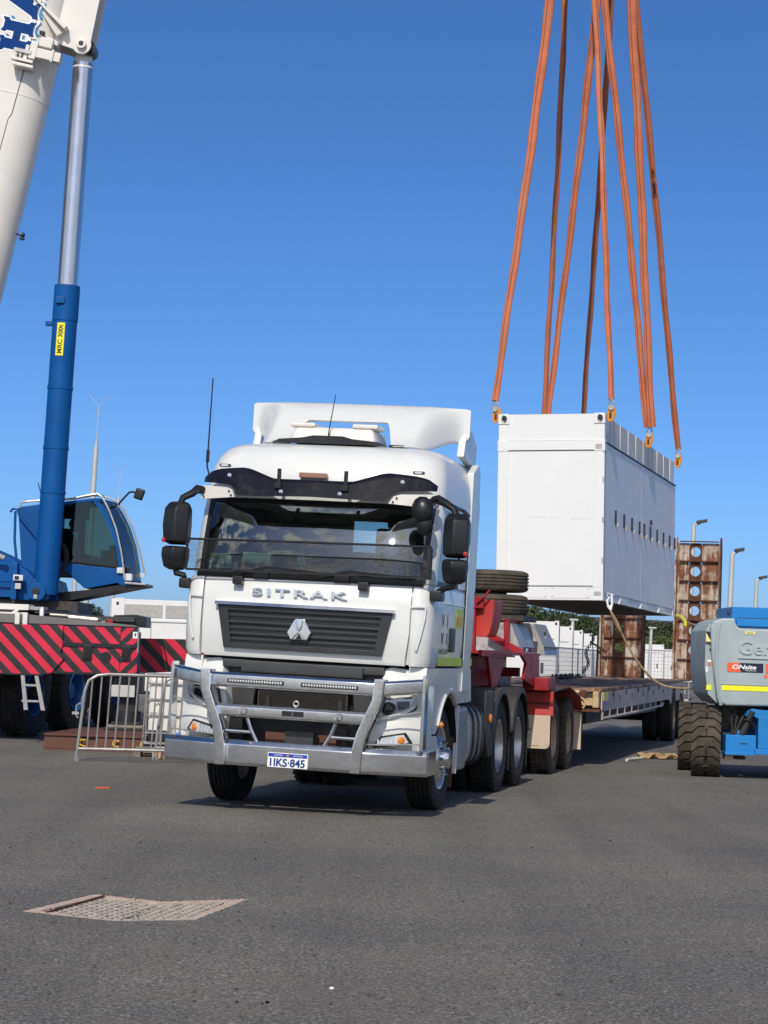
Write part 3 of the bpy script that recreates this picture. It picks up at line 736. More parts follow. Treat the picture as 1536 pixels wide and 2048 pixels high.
# high-visibility stripe and door details
for s in (-1, 1):
    L(MB().box(s * 1.196, s * 1.2065, .86, 2.12, 1.465, 1.545), 'hi_vis_stripe', 'hivis')
    L(MB().box(s * 1.196, s * 1.2065, 2.19, 2.69, 1.465, 1.545), 'hi_vis_stripe', 'hivis')
    L(MB().box(s * 1.196, s * 1.2085, 2.14, 2.17, 1.46, 2.9), 'door_seam', 'black')
    L(MB().box(s * 1.196, s * 1.2075, .80, .812, 1.46, 2.22), 'door_seam', 'black')
    L(MB().box(s * 1.19, s * 1.225, 1.40, 1.62, 1.60, 1.84), 'door_handle', 'black', bevel=.02)
    L(MB().box(s * 1.196, s * 1.209, .85, 2.12, 2.06, 2.075), 'door_crease', 'white', bevel=.004)
    L(MB().box(s * 1.196, s * 1.2075, 1.72, 2.06, 1.84, 2.04), 'hi_vis_sign', 'hivis')
    for k in range(5): L(MB().box(s * 1.197, s * 1.2095, 1.76 + .06 * k, 1.772 + .06 * k, 1.86, 1.96), 'sign_stroke', 'redlens')
def side_text(s, txt, yc, zc, w, h, mat, x=1.2):
    mb = fit(text_mb(txt, .1, .003), w, h); sg = 1 if s > 0 else -1
    mb.v = [(sg * (x + .004 + .5 * z), yc + sg * px, zc + py) for px, py, z in mb.v]; return mb
L(side_text(1, 'V', 1.04, 1.90, .12, .13, 'ink', 1.2), 'door_lettering', 'darkgrey')
L(side_text(1, 'I', 1.27, 1.90, .022, .13, 'ink', 1.2), 'door_lettering', 'darkgrey')
L(side_text(1, 'V', 1.04, 1.73, .12, .11, 'ink', 1.2), 'door_lettering', 'darkgrey')
L(side_text(1, 'I', 1.27, 1.73, .022, .11, 'ink', 1.2), 'door_lettering', 'darkgrey')
L(side_text(1, '0415 764', 1.13, 1.60, .42, .055, 'ink', 1.2), 'phone_number', 'darkgrey')
# --- windscreen surround, pillars, upper side walls
def ws(u, v): return (u * (1.125 + .01 * v), .335 + .27 * v - .11 * v * (1 - v) + .06 * u * u + .07 * abs(u) ** 5, 2.235 + .765 * v)
L(MB().sheet(lambda a, b: ws(2 * a - 1, b), 20, 6, (0, .006, 0)), 'windscreen', 'glass')
mb = MB()
def wsq(u, v, d=0): x, y, z = ws(u, v); return (x, y + d, z)
for s in (-1, 1):     # black edge of the glass
    mb.sheet(lambda a, b: wsq(s * lin(.955, 1.0, a), b, -.004), 2, 6, (0, .003, 0))
mb.sheet(lambda a, b: wsq(lin(-1, 1, a), lin(0, .055, b), -.004), 20, 1, (0, .003, 0))
mb.sheet(lambda a, b: wsq(lin(-1, 1, a), lin(.93, 1, b), -.004), 20, 1, (0, .003, 0))
L(mb, 'windscreen_edge', 'black')
for s in (-1, 1):
    rings = []
    for k in range(7):
        v = k / 6; x, y, z = ws(s, v)
        rings.append([(x + s * .004, y - .012, z), (s * 1.19, y + .04, z), (s * 1.205, y + .15, z), (s * 1.195, y + .21, z), (s * 1.13, y + .13, z), (s * 1.10, y + .03, z)])
    L(MB().loft(rings), 'windscreen_pillar', 'white', ang=45)
    mb = MB(); mb.box(s * 1.14, s * 1.20, 1.78, 2.70, 2.235, 3.02); mb.box(s * 1.14, s * 1.199, .80, 1.78, 2.965, 3.02)
    L(mb, 'cab_side_wall', 'white')
    L(MB().prism([(.60, 2.24), (1.775, 2.24), (1.775, 2.965), (.86, 2.965)], 'yz', s * 1.182, s * 1.188), 'side_window', 'sideglass')
    mb = MB(); mb.prism([(.60, 2.24), (.66, 2.24), (.92, 2.965), (.86, 2.965)], 'yz', s * 1.178, s * 1.196); mb.box(s * 1.178, s * 1.196, 1.73, 1.778, 2.24, 2.965); mb.box(s * 1.178, s * 1.1965, .66, 1.73, 2.236, 2.275)
    L(mb, 'window_seal', 'black')
    L(MB().tube([(s * 1.205, .72, 3.03), (s * 1.212, 1.2, 3.035), (s * 1.212, 1.8, 3.03), (s * 1.205, 2.1, 3.0)], .016, 6), 'drip_rail', 'black')
mb = MB()
for x0, x1, z0, z1 in ((-1.14, -.14, 2.235, 3.02), (.36, 1.14, 2.235, 3.02), (-.14, .36, 2.235, 2.60), (-.14, .36, 2.93, 3.02)): mb.box(x0, x1, 2.66, 2.70, z0, z1)
L(mb, 'rear_wall', 'interior')
# --- roof
rings = [plan(z, yf, hw, rc, 2.72, crown=cr) for z, yf, hw, rc, cr in ((2.99, .52, 1.20, .20, .10), (3.12, .50, 1.20, .24, .10), (3.28, .53, 1.185, .28, .10), (3.40, .60, 1.155, .32, .09), (3.49, .70, 1.11, .36, .08), (3.55, .86, 1.05, .38, .06), (3.585, 1.1, .96, .38, .05), (3.60, 1.5, .80, .3, .03))]
L(MB().loft(rings), 'roof', 'white', ang=50)
mb = MB(); mb.box(-1.13, 1.13, .72, 2.6, 2.965, 2.985); L(mb, 'roof_lining', 'interior')
# rear side extenders
for s in (-1, 1):
    mb = MB(); mb.prism([(2.17, 1.2), (2.56, 1.2), (2.60, 3.3), (2.58, 3.50), (2.46, 3.56), (2.2, 3.45)], 'yz', s * 1.14, s * 1.215); L(mb, 'side_extender', 'white', bevel=.015)
# --- sun visor
def vtop(x):
    a = abs(x)
    pts = [(0, 3.165), (.34, 3.165), (.40, 3.168), (.64, 3.255), (.72, 3.27), (.98, 3.255), (1.08, 3.235), (1.16, 3.18), (1.3, 3.12)]
    for (p, q), (r, t) in zip(pts, pts[1:]):
        if a <= r: return lin(q, t, (a - p) / (r - p))
    return 3.1
def vbot(x):
    a = abs(x)
    pts = [(0, 3.0), (.70, 2.985), (.735, 2.99), (.80, 3.08), (.88, 3.10), (1.16, 3.125), (1.3, 3.12)]
    for (p, q), (r, t) in zip(pts, pts[1:]):
        if a <= r: return lin(q, t, (a - p) / (r - p))
    return 3.1
def vis(a, b):
    x = lin(-1.165, 1.165, a); zb, zt = vbot(x), max(vtop(x), vbot(x) + .02); z = lin(zb, zt, b)
    return (x, .20 + .075 * x * x + .07 * abs(x) ** 6 + (z - 2.98) * .55, z)
VI = L(MB().sheet(vis, 60, 5, (0, .014, .004)), 'sun_visor', 'visor', ang=50)
for s in (-1, 1):
    P = [(.76, 2.972), (1.165, 2.955), (1.175, 3.095), (.86, 3.068), (.80, 3.045)]
    mb = MB(); mb.prism([(s * x, z) for x, z in P], 'xz', .20, .235); mb.warp(lambda x, y, z: (x, y + .09 * x * x + .07 * abs(x) ** 6 + (z - 2.98) * .4, z)); o = L(mb, 'visor_bracket', 'cream')
    mb = MB()
    for x, z in ((.80, 2.99), (.83, 3.03), (1.13, 2.98), (1.14, 3.06)): mb.ball((s * x, .196 + .09 * x * x + .07 * x ** 6 + (z - 2.98) * .4, z), .011, 6, 4)
    L(mb, 'bolt', 'darksteel')
    for x, z in ((.29, 3.04), (.86, 3.19)):
        L(MB().lathe([(-.012, .022), (.004, .02), (.006, .001)], 'y', (s * x, .192 + .075 * x * x + .07 * x ** 6 + (z - 2.98) * .55, z), 12, sgn=-1), 'visor_bolt', 'chrome')
    L(MB().box(s * .33 - .018, s * .33 + .018, .27, .30, 3.05, 3.265).box(s * .33 - .034, s * .33 + .034, .235, .285, 3.07, 3.12), 'light_bracket', 'black', bevel=.004)
    mb = MB(); mb.box(s * .97 - .055, s * .97 + .055, .575, .62, 3.285, 3.315); L(mb, 'marker_light', 'darkgrey', bevel=.008)
    mb = MB(); mb.box(s * .97 - .035, s * .97 + .035, .568, .60, 3.292, 3.308); L(mb, 'marker_lens', 'litgrey')
mb = MB(); mb.box(-.18, .10, .44, .50, 3.20, 3.25); L(mb, 'roof_badge', pmat('brown_lens', (.32, .17, .12), .25), bevel=.01)
L(MB().box(-.15, .07, .42, .46, 3.175, 3.20), 'badge_mount', 'black')
# --- front panel furniture
WB = lambda mb, name, mat, **k: L(mb.warp(bow), name, mat, **k)
def hp(x0, x1, y0, y1, z0, z1, n=10):
    mb = MB(); xs = [lin(x0, x1, k / n) for k in range(n + 1)]
    return mb.loft([[(x, y0, z0), (x, y0, z1), (x, y1, z1), (x, y1, z0)] for x in xs])
def trap(zt, zb, wt, wb_, y0, y1, n=12):
    mb = MB(); return mb.loft([[(lin(-wb_, wb_, k / n), y0, zb), (lin(-wt, wt, k / n), y0, zt), (lin(-wt, wt, k / n), y1, zt), (lin(-wb_, wb_, k / n), y1, zb)] for k in range(n + 1)])
gw = lambda z: lin(.778, .862, (z - 1.525) / .415)
WB(trap(1.935, 1.53, .858, .778, .258, .30), 'grille_back', 'black')
for z0, z1 in ((1.885, 1.938), (1.765, 1.79), (1.655, 1.68), (1.525, 1.575)):
    WB(trap(z1, z0, gw(z1), gw(z0), .232, .262), 'grille_bar', 'grille', bevel=.006)
for z0, z1 in ((1.80, 1.885), (1.685, 1.765), (1.58, 1.655)):
    zc = (z0 + z1) / 2
    WB(trap(zc + .012, zc - .014, gw(zc) - .05, gw(zc) - .05, .246, .262), 'grille_slat', 'grille', bevel=.004)
for s in (-1, 1):
    mb = MB(); mb.prism([(s * .778, 1.53), (s * .862, 1.935), (s * .76, 1.935), (s * .70, 1.53)], 'xz', .230, .262); WB(mb, 'grille_side', 'grille', bevel=.004)
mb = MB(); mb.loft([[(x, .222, 1.925 + .004), (x, .196, 1.938), (x, .215, 1.968), (x, .29, 1.968), (x, .29, 1.935)] for x in [lin(-.885, .885, k / 16) for k in range(17)]])
WB(mb, 'chrome_strip', 'chrome')
# brand lettering and emblem
mb = fit(text_mb('SITRAK', .1, .022, .0018, spacing=1.25), .94, .075); mb.v = [(x - .055, .258 - z, y + 2.075) for x, y, z in mb.v]; WB(mb, 'brand_lettering', 'chrome')
o3 = [(-.045, .108), (.045, .108), (.118, -.022), (.085, -.095), (-.085, -.095), (-.118, -.022)]
mb = MB(); mb.prism([(x - .02, z + 1.728) for x, z in o3], 'xz', .205, .245); WB(mb, 'emblem_back', 'chrome', bevel=.01)
for k in range(3):
    a = pi / 2 + k * 2 * pi / 3
    if k == 0: q = [(-.034, .098), (.034, .098), (.020, .01), (0, -.016), (-.020, .01)]
    else:
        sg = -1 if k == 1 else 1; q = [(sg * .006, -.024), (sg * .028, .006), (sg * .043, .092), (sg * .050, .092), (sg * .113, -.026), (sg * .080, -.090), (sg * .066, -.090)]
    mb = MB(); mb.prism([(x - .02, z + 1.728) for x, z in q], 'xz', .186, .21); WB(mb, 'emblem_blade', 'chrome', bevel=.008)
mb = MB(); mb.prism([(-.02 + x, 1.728 + z) for x, z in ((-.03, -.09), (.03, -.09), (.0, -.03))], 'xz', .196, .206); WB(mb, 'emblem_shadow', 'black')
# cowl, wipers
mb = MB(); mb.loft([[(x, .30, 2.205), (x, .292, 2.225), (x, .33, 2.265), (x, .40, 2.265), (x, .40, 2.2)] for x in [lin(-1.12, 1.12, k / 16) for k in range(17)]]); WB(mb, 'cowl', 'black')
for x0, x1 in ((-.40, .10), (.40, 1.02)):
    mb = MB(); mb.box(x0 - .13, x0 + .02, .27, .32, 2.20, 2.27); WB(mb, 'wiper_motor', 'black', bevel=.01)
    mb = MB(); mb.tube([(x0 - .3, .30, 2.235), (x0, .29, 2.31), (x0 + .25, .315, 2.30), (x1, .32, 2.285)], [.014, .012, .01, .008], 6); mb.tube([(x0 - .15, .335, 2.262), (x1 + .02, .335, 2.272)], .009, 5); WB(mb, 'wiper', 'black')
for x in (-.67, .57):
    mb = MB(); mb.box(x - .05, x + .05, .20, .29, 2.135, 2.215); WB(mb, 'bracket', 'black', bevel=.012)
# stone guard in front of the lower windscreen
def gy(x): return .20 + .05 * x * x
mb = MB(); fr = []
for z in (2.565, 2.272): mb.tube([(x, gy(x), z + .012 * x) for x in [lin(-1.205, 1.205, k / 12) for k in range(13)]], .011, 6)
for s in (-1, 1): mb.tube([(s * 1.205, gy(1.2), 2.565), (s * 1.205, gy(1.2), 2.272)], .013, 6)
for s in (1,): mb.box(1.165, 1.20, gy(1.2) - .005, gy(1.2) + .02, 2.27, 2.57)
L(mb, 'stone_guard_frame', 'blackpaint')
mb = MB()
for k in range(1, 200):
    x = lin(-1.2, 1.2, k / 200); mb.box(x - .0011, x + .0011, gy(x) - .001, gy(x) + .001, 2.272 + .012 * x, 2.565 + .012 * x)
for k in range(1, 25):
    z = lin(2.272, 2.565, k / 25)
    for i in range(8):
        a, b = lin(-1.2, 1.2, i / 8), lin(-1.2, 1.2, (i + 1) / 8)
        mb.add([(a, gy(a), z - .0011), (b, gy(b), z - .0011), (b, gy(b), z + .0011), (a, gy(a), z + .0011), (a, gy(a) + .0014, z - .0011), (b, gy(b) + .0014, z - .0011), (b, gy(b) + .0014, z + .0011), (a, gy(a) + .0014, z + .0011)], [(0, 1, 2, 3), (7, 6, 5, 4), (0, 4, 5, 1), (3, 2, 6, 7)])
o = L(mb, 'stone_guard_mesh', 'blackpaint', smooth=False); o['kind'] = 'stuff'
# --- cab interior
mb = MB(); mb.prism([(.47, 2.24), (.5, 2.30), (.72, 2.36), (1.0, 2.34), (1.05, 2.24)], 'yz', -1.10, 1.10); L(mb, 'dashboard', 'interior', bevel=.02)
for x in (-.62, .62):
    mb = MB(); mb.box(x - .24, x + .24, 1.45, 1.62, 2.24, 2.80); mb.box(x - .14, x + .14, 1.50, 1.60, 2.80, 2.96); L(mb, 'seat', 'interior', bevel=.04)
L(MB().ring((-.62, .86, 2.44), .20, .016, 'y', 24, 6).box(-.80, -.44, .85, .88, 2.43, 2.46), 'steering_wheel', 'black')
mb = MB(); mb.prism([(-1.05, 2.275), (-.80, 2.265), (-.84, 2.44), (-1.04, 2.43)], 'xz', .50, .506); o = L(mb, 'paper_card', 'paper')
mb = fit(text_mb('K3', .1, .002), .10, .085); mb.v = [(x - .93, .494 - z, y + 2.36) for x, y, z in mb.v]; mb.build('card_lettering', 'ink', o)
L(MB().box(-1.035, -.95, .488, .495, 2.40, 2.43), 'card_logo', 'hivis')
L(MB().cyl((-.70, .52, 2.40), (-.42, .52, 2.39), .062, n=18), 'paper_roll', 'paper')
L(MB().ball((-.76, .54, 2.40), (.10, .06, .085), 12, 8), 'cap', pmat('navy_cloth', (.015, .02, .045), .9))
L(MB().box(-.17, -.06, .49, .505, 2.34, 2.46), 'phone_holder', 'black', bevel=.008); L(MB().box(-.155, -.075, .484, .492, 2.36, 2.445), 'phone_screen', pmat('grey_screen', (.35, .42, .42), .3))
# --- mirrors
for s in (-1, 1):
    MX = 1.30 if s > 0 else 1.225
    mb = MB(); rings = []
    for z, a, b, d in ((2.49, .03, .20, .10), (2.52, .0, .235, .02), (2.68, -.005, .245, .0), (2.84, .0, .238, .02), (2.895, .02, .215, .07), (2.91, .05, .19, .11)):
        rings.append([(s * (MX + a), .30 + d * .4, z), (s * (MX + a + (b - a) * .45), .215 + d, z), (s * (MX + b), .27 + d, z), (s * (MX + b), .42 - d * .3, z), (s * (MX + a), .44 - d * .3, z)])
    m1 = mb.loft(rings); L(m1, 'mirror_housing', 'black', bevel=.018)
    mb = MB(); rings = []
    for z, a, b, d in ((2.245, .05, .18, .10), (2.275, .015, .225, .04), (2.38, .0, .24, .0), (2.455, .0, .24, .01), (2.475, .02, .22, .05)):
        rings.append([(s * (MX + a), .30 + d * .4, z), (s * (MX + a + (b - a) * .45), .215 + d, z), (s * (MX + b), .27 + d, z), (s * (MX + b), .42 - d * .3, z), (s * (MX + a), .44 - d * .3, z)])
    L(mb.loft(rings), 'wide_mirror_housing', 'black', bevel=.018)
    L(MB().box(s * (MX + .205), s * (MX + .244), .262, .34, 2.508, 2.55), 'mirror_reflector', 'redlens', bevel=.015)
    L(MB().tube([(s * 1.15, .50, 3.04), (s * 1.20, .46, 3.045), (s * (MX + .0), .40, 3.00), (s * (MX + .08), .36, 2.95), (s * (MX + .12), .36, 2.86)], [.04, .045, .038, .035, .03], 8), 'mirror_arm', 'black')
    L(MB().tube([(s * (MX + .12), .36, 2.30), (s * (MX + .10), .36, 2.215), (s * (MX + .03), .38, 2.20), (s * 1.26, .42, 2.165), (s * 1.25, .44, 2.13)], [.03, .034, .03, .028, .03], 8), 'mirror_foot', 'black')
    L(MB().box(s * 1.185, s * 1.30, .36, .56, 2.075, 2.175), 'mirror_mount', 'black', bevel=.02)
mb = MB(); rings = []
for k, (z, a) in enumerate(((2.80, .3), (2.84, .8), (2.90, 1.0), (2.97, .95), (3.02, .7), (3.05, .3))):
    rings.append([(1.10 + .11 * a * cos(t) - .06 * (z - 2.9), .26 + .10 * a * sin(t), z) for t in [2 * pi * q / 12 for q in range(12)]])
L(mb.loft(rings), 'kerb_mirror', 'black', ang=60); L(MB().ball((1.12, .28, 2.80), (.085, .07, .12), 12, 8), 'kerb_mirror_bowl', 'black')
L(MB().tube([(1.12, .3, 3.0), (1.18, .38, 3.03), (1.2, .46, 3.04)], .025, 8), 'kerb_mirror_arm', 'black')
# --- roof spoiler, air conditioner, aerials
def spo(a, b):
    """aerofoil skin: a across, b from the front lower edge up and back"""
    x = lin(-1.16, 1.16, a); k = abs(x) / 1.16
    q = max(0, min(1, (k - .62) / .34)); q = q * q * (3 - 2 * q); y = lin(lin(1.19, 1.97, b ** .8), 2.12, q); z0 = 3.60 + .02 * k ** 3; zt = 4.10 + .0 * k ** 2
    z = z0 + (zt - z0) * (1 - (1 - b) ** 1.5)
    wing = max(0, (k - .78) / .22); z -= 0; xx = x * (1 + .0 * b)
    return (xx, y, z)
def blow(x):
    a = abs(x)
    def ss(t): t = max(0, min(1, t)); return t * t * (3 - 2 * t)
    if a < .56: return .42 * (1 - ss((a - .40) / .16)) 
    if a < .82: return 0
    return .20 * ss((a - .82) / .22)
def skin(u, v):
    x = 1.16 * (2 * u - 1); e = max(0, abs(x) - 1.09) / .07; b0 = blow(x) + .09 * e * e; b1 = 1 - .10 * e * e
    return spo(u, lin(b0, b1, v))
L(MB().sheet(skin, 90, 16, (0, .03, -.012)), 'roof_spoiler', 'white', ang=50)
for s in (-1, 1):
    mb = MB(); mb.prism([(2.02, 3.60), (2.70, 3.52), (2.76, 3.78), (2.45, 3.90), (2.15, 3.92)], 'yz', s * 1.05, s * 1.13); L(mb, 'spoiler_side', 'white', bevel=.02)
    L(MB().tube([(s * .62, 1.35, 3.57), (s * .66, 1.75, 3.95)], .02, 6).tube([(s * .62, 2.2, 3.57), (s * .68, 1.85, 3.98)], .02, 6), 'spoiler_strut', 'darksteel')
    L(MB().box(s * .60 - .08, s * .60 + .08, 1.2, 1.34, 3.565, 3.62), 'spoiler_foot', 'black', bevel=.01)
mb = MB(); mb.box(-.47, .43, 1.02, 1.6, 3.60, 3.76); mb.warp(lambda x, y, z: (x * (1 - .12 * (z > 3.7)), y + .05 * (z > 3.7), z)); L(mb, 'air_conditioner', 'cream', bevel=.045, seg=3)
for x in (-.34, .30): L(MB().box(x - .13, x + .13, 1.06, 1.4, 3.755, 3.80), 'air_conditioner_lid', 'cream', bevel=.02)
mb = MB(); mb.prism([(-.62, 3.585), (.55, 3.585), (.46, 3.62), (.2, 3.64), (.1, 3.665), (-.2, 3.665), (-.32, 3.64), (-.55, 3.62)], 'xz', .98, 1.03); L(mb, 'air_conditioner_base', 'black')
L(MB().tube([(-.05, 1.0, 3.58), (-.048, 1.0, 3.72), (0, 1.0, 4.08)], [.012, .006, .004], 6), 'aerial', 'black')
mb = MB(); mb.tube([(-1.17, .80, 3.14), (-1.215, .78, 3.30), (-1.21, .78, 4.18)], [.008, .009, .006], 6); mb.cyl((-1.213, .78, 3.34), (-1.213, .78, 3.46), .018, n=8); L(mb, 'whip_aerial', 'black')
mb = MB(); mb.prism([(2.4, 3.45), (2.6, 3.45), (2.6, 3.55), (2.4, 3.55)], 'yz', -.4, .4); L(mb, 'roof_rear_fairing', 'white')
# --- front corners and lamps
def sw(x, y, z): return (x, y + .045 * x * x + .26 * max(0, abs(x) - .78) ** 2 * 3.2 + .05 * (z - 1.0), z)
for s in (-1, 1):
    mb = MB()
    A = [(.70, .665), (.70, .95), (.735, 1.25), (.79, 1.405), (.85, 1.425), (1.10, 1.405), (1.165, 1.35), (1.19, 1.25), (1.205, .66)]
    # columns from the inner edge to the outer edge so the panel can sweep back
    cols = [(.70, .665, 1.0), (.735, .665, 1.25), (.79, .665, 1.405), (.85, .665, 1.425), (.98, .665, 1.415), (1.10, .665, 1.405), (1.165, .665, 1.35), (1.205, .665, 1.24)]
    mb.loft([[(s * x, .27, z0), (s * x, .225, lin(z0, z1, .12)), (s * x, .215, lin(z0, z1, .30)), (s * x, .25, lin(z0, z1, .36)), (s * x, .235, lin(z0, z1, .5)), (s * x, .26, lin(z0, z1, .8)), (s * x, .36, z1), (s * x, .55, z1), (s * x, .55, z0)] for x, z0, z1 in cols])
    mb.warp(sw); L(mb, 'front_corner', 'white', ang=40)
    def poly(P, y0, y1): return MB().prism([(s * x, z) for x, z in P], 'xz', y0, y1).warp(sw)
    def swl(x, y, z): return sw(x, y, z - .035)
    def polyl(P, y0, y1): return MB().prism([(s * x, z) for x, z in P], 'xz', y0, y1).warp(swl)
    H = L(polyl([(.735, .945), (.79, 1.165), (1.125, 1.20), (1.145, 1.13), (1.11, 1.065), (1.02, 1.03)], .225, .30), 'headlight', 'black', bevel=.008)
    polyl([(.765, .985), (.81, 1.15), (1.10, 1.18), (1.115, 1.13), (1.08, 1.085)], .216, .235).build('reflector', 'litgrey', H)
    MB().tube([(s * .76, .225, .965), (s * .90, .218, 1.005), (s * 1.03, .215, 1.055), (s * 1.095, .215, 1.105), (s * 1.115, .215, 1.175)], .020, 6).warp(swl).build('light_strip', 'drl', H)
    polyl([(.97, 1.065), (1.065, 1.095), (1.06, 1.155), (.955, 1.145)], .205, .225).build('high_beam', 'lens', H)
    MB().lathe([(.0, .058), (.03, .056), (.045, .045), (.05, .002)], 'y', (s * .875, .236, 1.075), 20, sgn=-1).warp(swl).build('projector_lens', 'lens', H)
    MB().ring((s * .875, .218, 1.075), .062, .009, 'y', 24, 6).warp(swl).build('projector_ring', 'chrome', H)
    polyl([(.745, .95), (.79, 1.162), (1.125, 1.195), (1.14, 1.13), (1.105, 1.07)], .178, .182).build('lamp_cover', 'clearglass', H)
    F = L(poly([(.755, .667), (.825, .78), (1.045, .825), (1.105, .735), (1.10, .715)], .190, .27), 'fog_light', 'black', bevel=.008)
    poly([(.785, .69), (.845, .765), (.96, .79), (.98, .70)], .182, .20).build('fog_reflector', 'litgrey', F)
    poly([(.965, .705), (.955, .79), (1.035, .805), (1.08, .73)], .182, .20).build('indicator_reflector', 'litgrey', F)
    MB().ball((s * 1.015, .185, .75), (.034, .02, .034), 14, 8).warp(sw).build('indicator', 'orange', F)
    for k in range(5): MB().box(s * (.81 + .034 * k) - .006, s * (.81 + .034 * k) + .006, .172, .188, .698, .75 + .01 * k).warp(sw).build('reflector_rib', 'chrome', F)
    # side fender with wheel arch, lower step corner
    arch = [(1.66 + .66 * cos(t), .53 + .66 * sin(t)) for t in [lin(radians(55), radians(152), k / 12) for k in range(13)]]
    P = [(.42, 1.44), (2.74, 1.44), (2.86, 1.09), (2.16, 1.08)] + arch + [(1.0, .80), (.44, .80), (.36, 1.2)]
    L(MB().prism(P, 'yz', s * 1.02, s * 1.195), 'fender', 'white', bevel=.012)
    L(MB().tube([(s * 1.195, 1.66 + .69 * cos(t), .53 + .69 * sin(t)) for t in [lin(radians(58), radians(150), k / 14) for k in range(15)]], .022, 6), 'arch_lip', 'white')
    L(MB().prism([(.42, .785), (1.02, .785), (1.10, .74), (1.08, .44), (1.04, .40), (.42, .43)], 'yz', s * .95, s * 1.20), 'step_corner', 'white', bevel=.02)
    L(MB().box(s * 1.10, s * 1.19, .5, 1.0, .405, .435), 'step_plate', 'darksteel')
    L(MB().lathe([(0, .04), (.02, .038), (.035, .02), (.04, .002)], 'x', (s * 1.2, 1.17, .885), 14, sgn=s), 'side_marker', 'orange')
    mb = MB()
    for t0 in range(10):
        pass
    L(MB().tube([(s * .93, 1.66 + .62 * cos(t), .53 + .62 * sin(t)) for t in [lin(radians(-5), radians(185), k / 18) for k in range(19)]], .24, 4, flat=.06, updir=(1, 0, 0)), 'wheel_arch_liner', 'black')
    L(MB().box(s * .98, s * 1.14, 2.24, 2.262, .22, 1.05), 'mud_flap', 'brownsteel')
# --- centre: radiator recess
L(MB().box(-.74, .74, .62, .70, .42, 1.46), 'radiator_backing', 'black')
L(MB().box(-.80, .80, .34, .7, 1.34, 1.42).box(-.60, .60, .30, .36, 1.30, 1.415).box(-.78, .78, .42, .7, 1.26, 1.345), 'radiator_cover', 'darkgrey', bevel=.02)
L(MB().box(-.47, .42, .50, .60, .93, 1.20), 'radiator_core', pmat('radiator_core', (.10, .075, .045), .6, .2, var=.2, vs=30, dirt=.4, dcol=(.2, .14, .08), ds=20))
mb = MB()
for k in range(14): mb.box(-.46, .41, .488, .50, .94 + .018 * k, .947 + .018 * k)
L(mb, 'radiator_fins', 'darksteel')
for s in (-1, 1):
    L(MB().prism([(s * .48, 1.18), (s * .74, 1.18), (s * .72, .92), (s * .44, .92), (s * .50, 1.0)], 'xz', .44, .52), 'radiator_shroud', 'darkgrey', bevel=.01)
    L(MB().box(s * .36 - .02, s * .36 + .02, .46, .49, .92, 1.08), 'radiator_bracket', 'darksteel')
    L(MB().box(s * .68 - .11, s * .68 + .11, .36, .5, .66, .86), 'recess_block', 'black', bevel=.01)
L(MB().box(-.36, .34, .46, .60, .62, .74), 'cross_member', 'brownsteel')
L(MB().box(-.10, .18, .20, .40, .655, .775), 'winch_box', 'darkgrey', bevel=.012)
L(MB().box(-1.0, 1.0, .7, 2.6, .78, 1.44).box(-.42, .42, .6, 3.2, .55, .8), 'engine_mass', 'frame')
# --- bull bar
def plan_bar(P, t, z0, z1):
    """bar following P (x,y) in plan, thickness t back, z0..z1; swept ends"""
    mb = MB(); rings = []
    for x, y in P: rings.append([(x, y, z0), (x, y - .0, z1), (x, y + t, z1), (x, y + t, z0)])
    return mb.loft(rings)
SX = [-1.27, -.80, -.40, 0, .40, .80, 1.27]
def by(x): return 0 if abs(x) < .72 else .20 * ((abs(x) - .72) / .55) ** 1.0
mb = MB(); rings = []
for x in (-1.285, -1.27, -1.0, -.72, -.36, 0, .36, .72, 1.0, 1.27, 1.285):
    y = by(x); c = .0
    rings.append([(x, y + .02, .425), (x, y, .45), (x, y, .62), (x, y + .035, .665), (x, y + .13, .672), (x, y + .16, .62), (x, y + .16, .44)])
L(mb.loft(rings), 'bumper_bar', 'alu', bevel=.006)
for s in (-1, 1):
    L(MB().box(s * 1.215, s * 1.29, .25, .62, .43, .668), 'bumper_end', 'alu', bevel=.015)
def rail(z0, z1, hw, d, name, lift=0):
    mb = MB(); rings = []; h = (z1 - z0) / 2; zc = (z0 + z1) / 2
    xs = [-hw, -hw * .98] + ([-.86] if hw > 1 else []) + [-.4, 0, .4] + ([.86] if hw > 1 else []) + [hw * .98, hw]
    for x in xs:
        y = 0 if abs(x) <= .86 else .18 * (abs(x) - .86) / .38; zz = zc + (lift * (abs(x) - .86) / .38 if abs(x) > .86 else 0)
        c = .016
        rings.append([(x, y + c, zz - h), (x, y, zz - h + c), (x, y, zz + h - c * 1.6), (x, y + c * 1.6, zz + h), (x, y + d - c, zz + h), (x, y + d, zz + h - c), (x, y + d, zz - h + c), (x, y + d - c, zz - h)])
    return L(mb.loft(rings), name, 'alu', bevel=.006)
rail(1.155, 1.295, 1.235, .11, 'top_rail', .045)
rail(.88, 1.0, .74, .10, 'middle_rail')
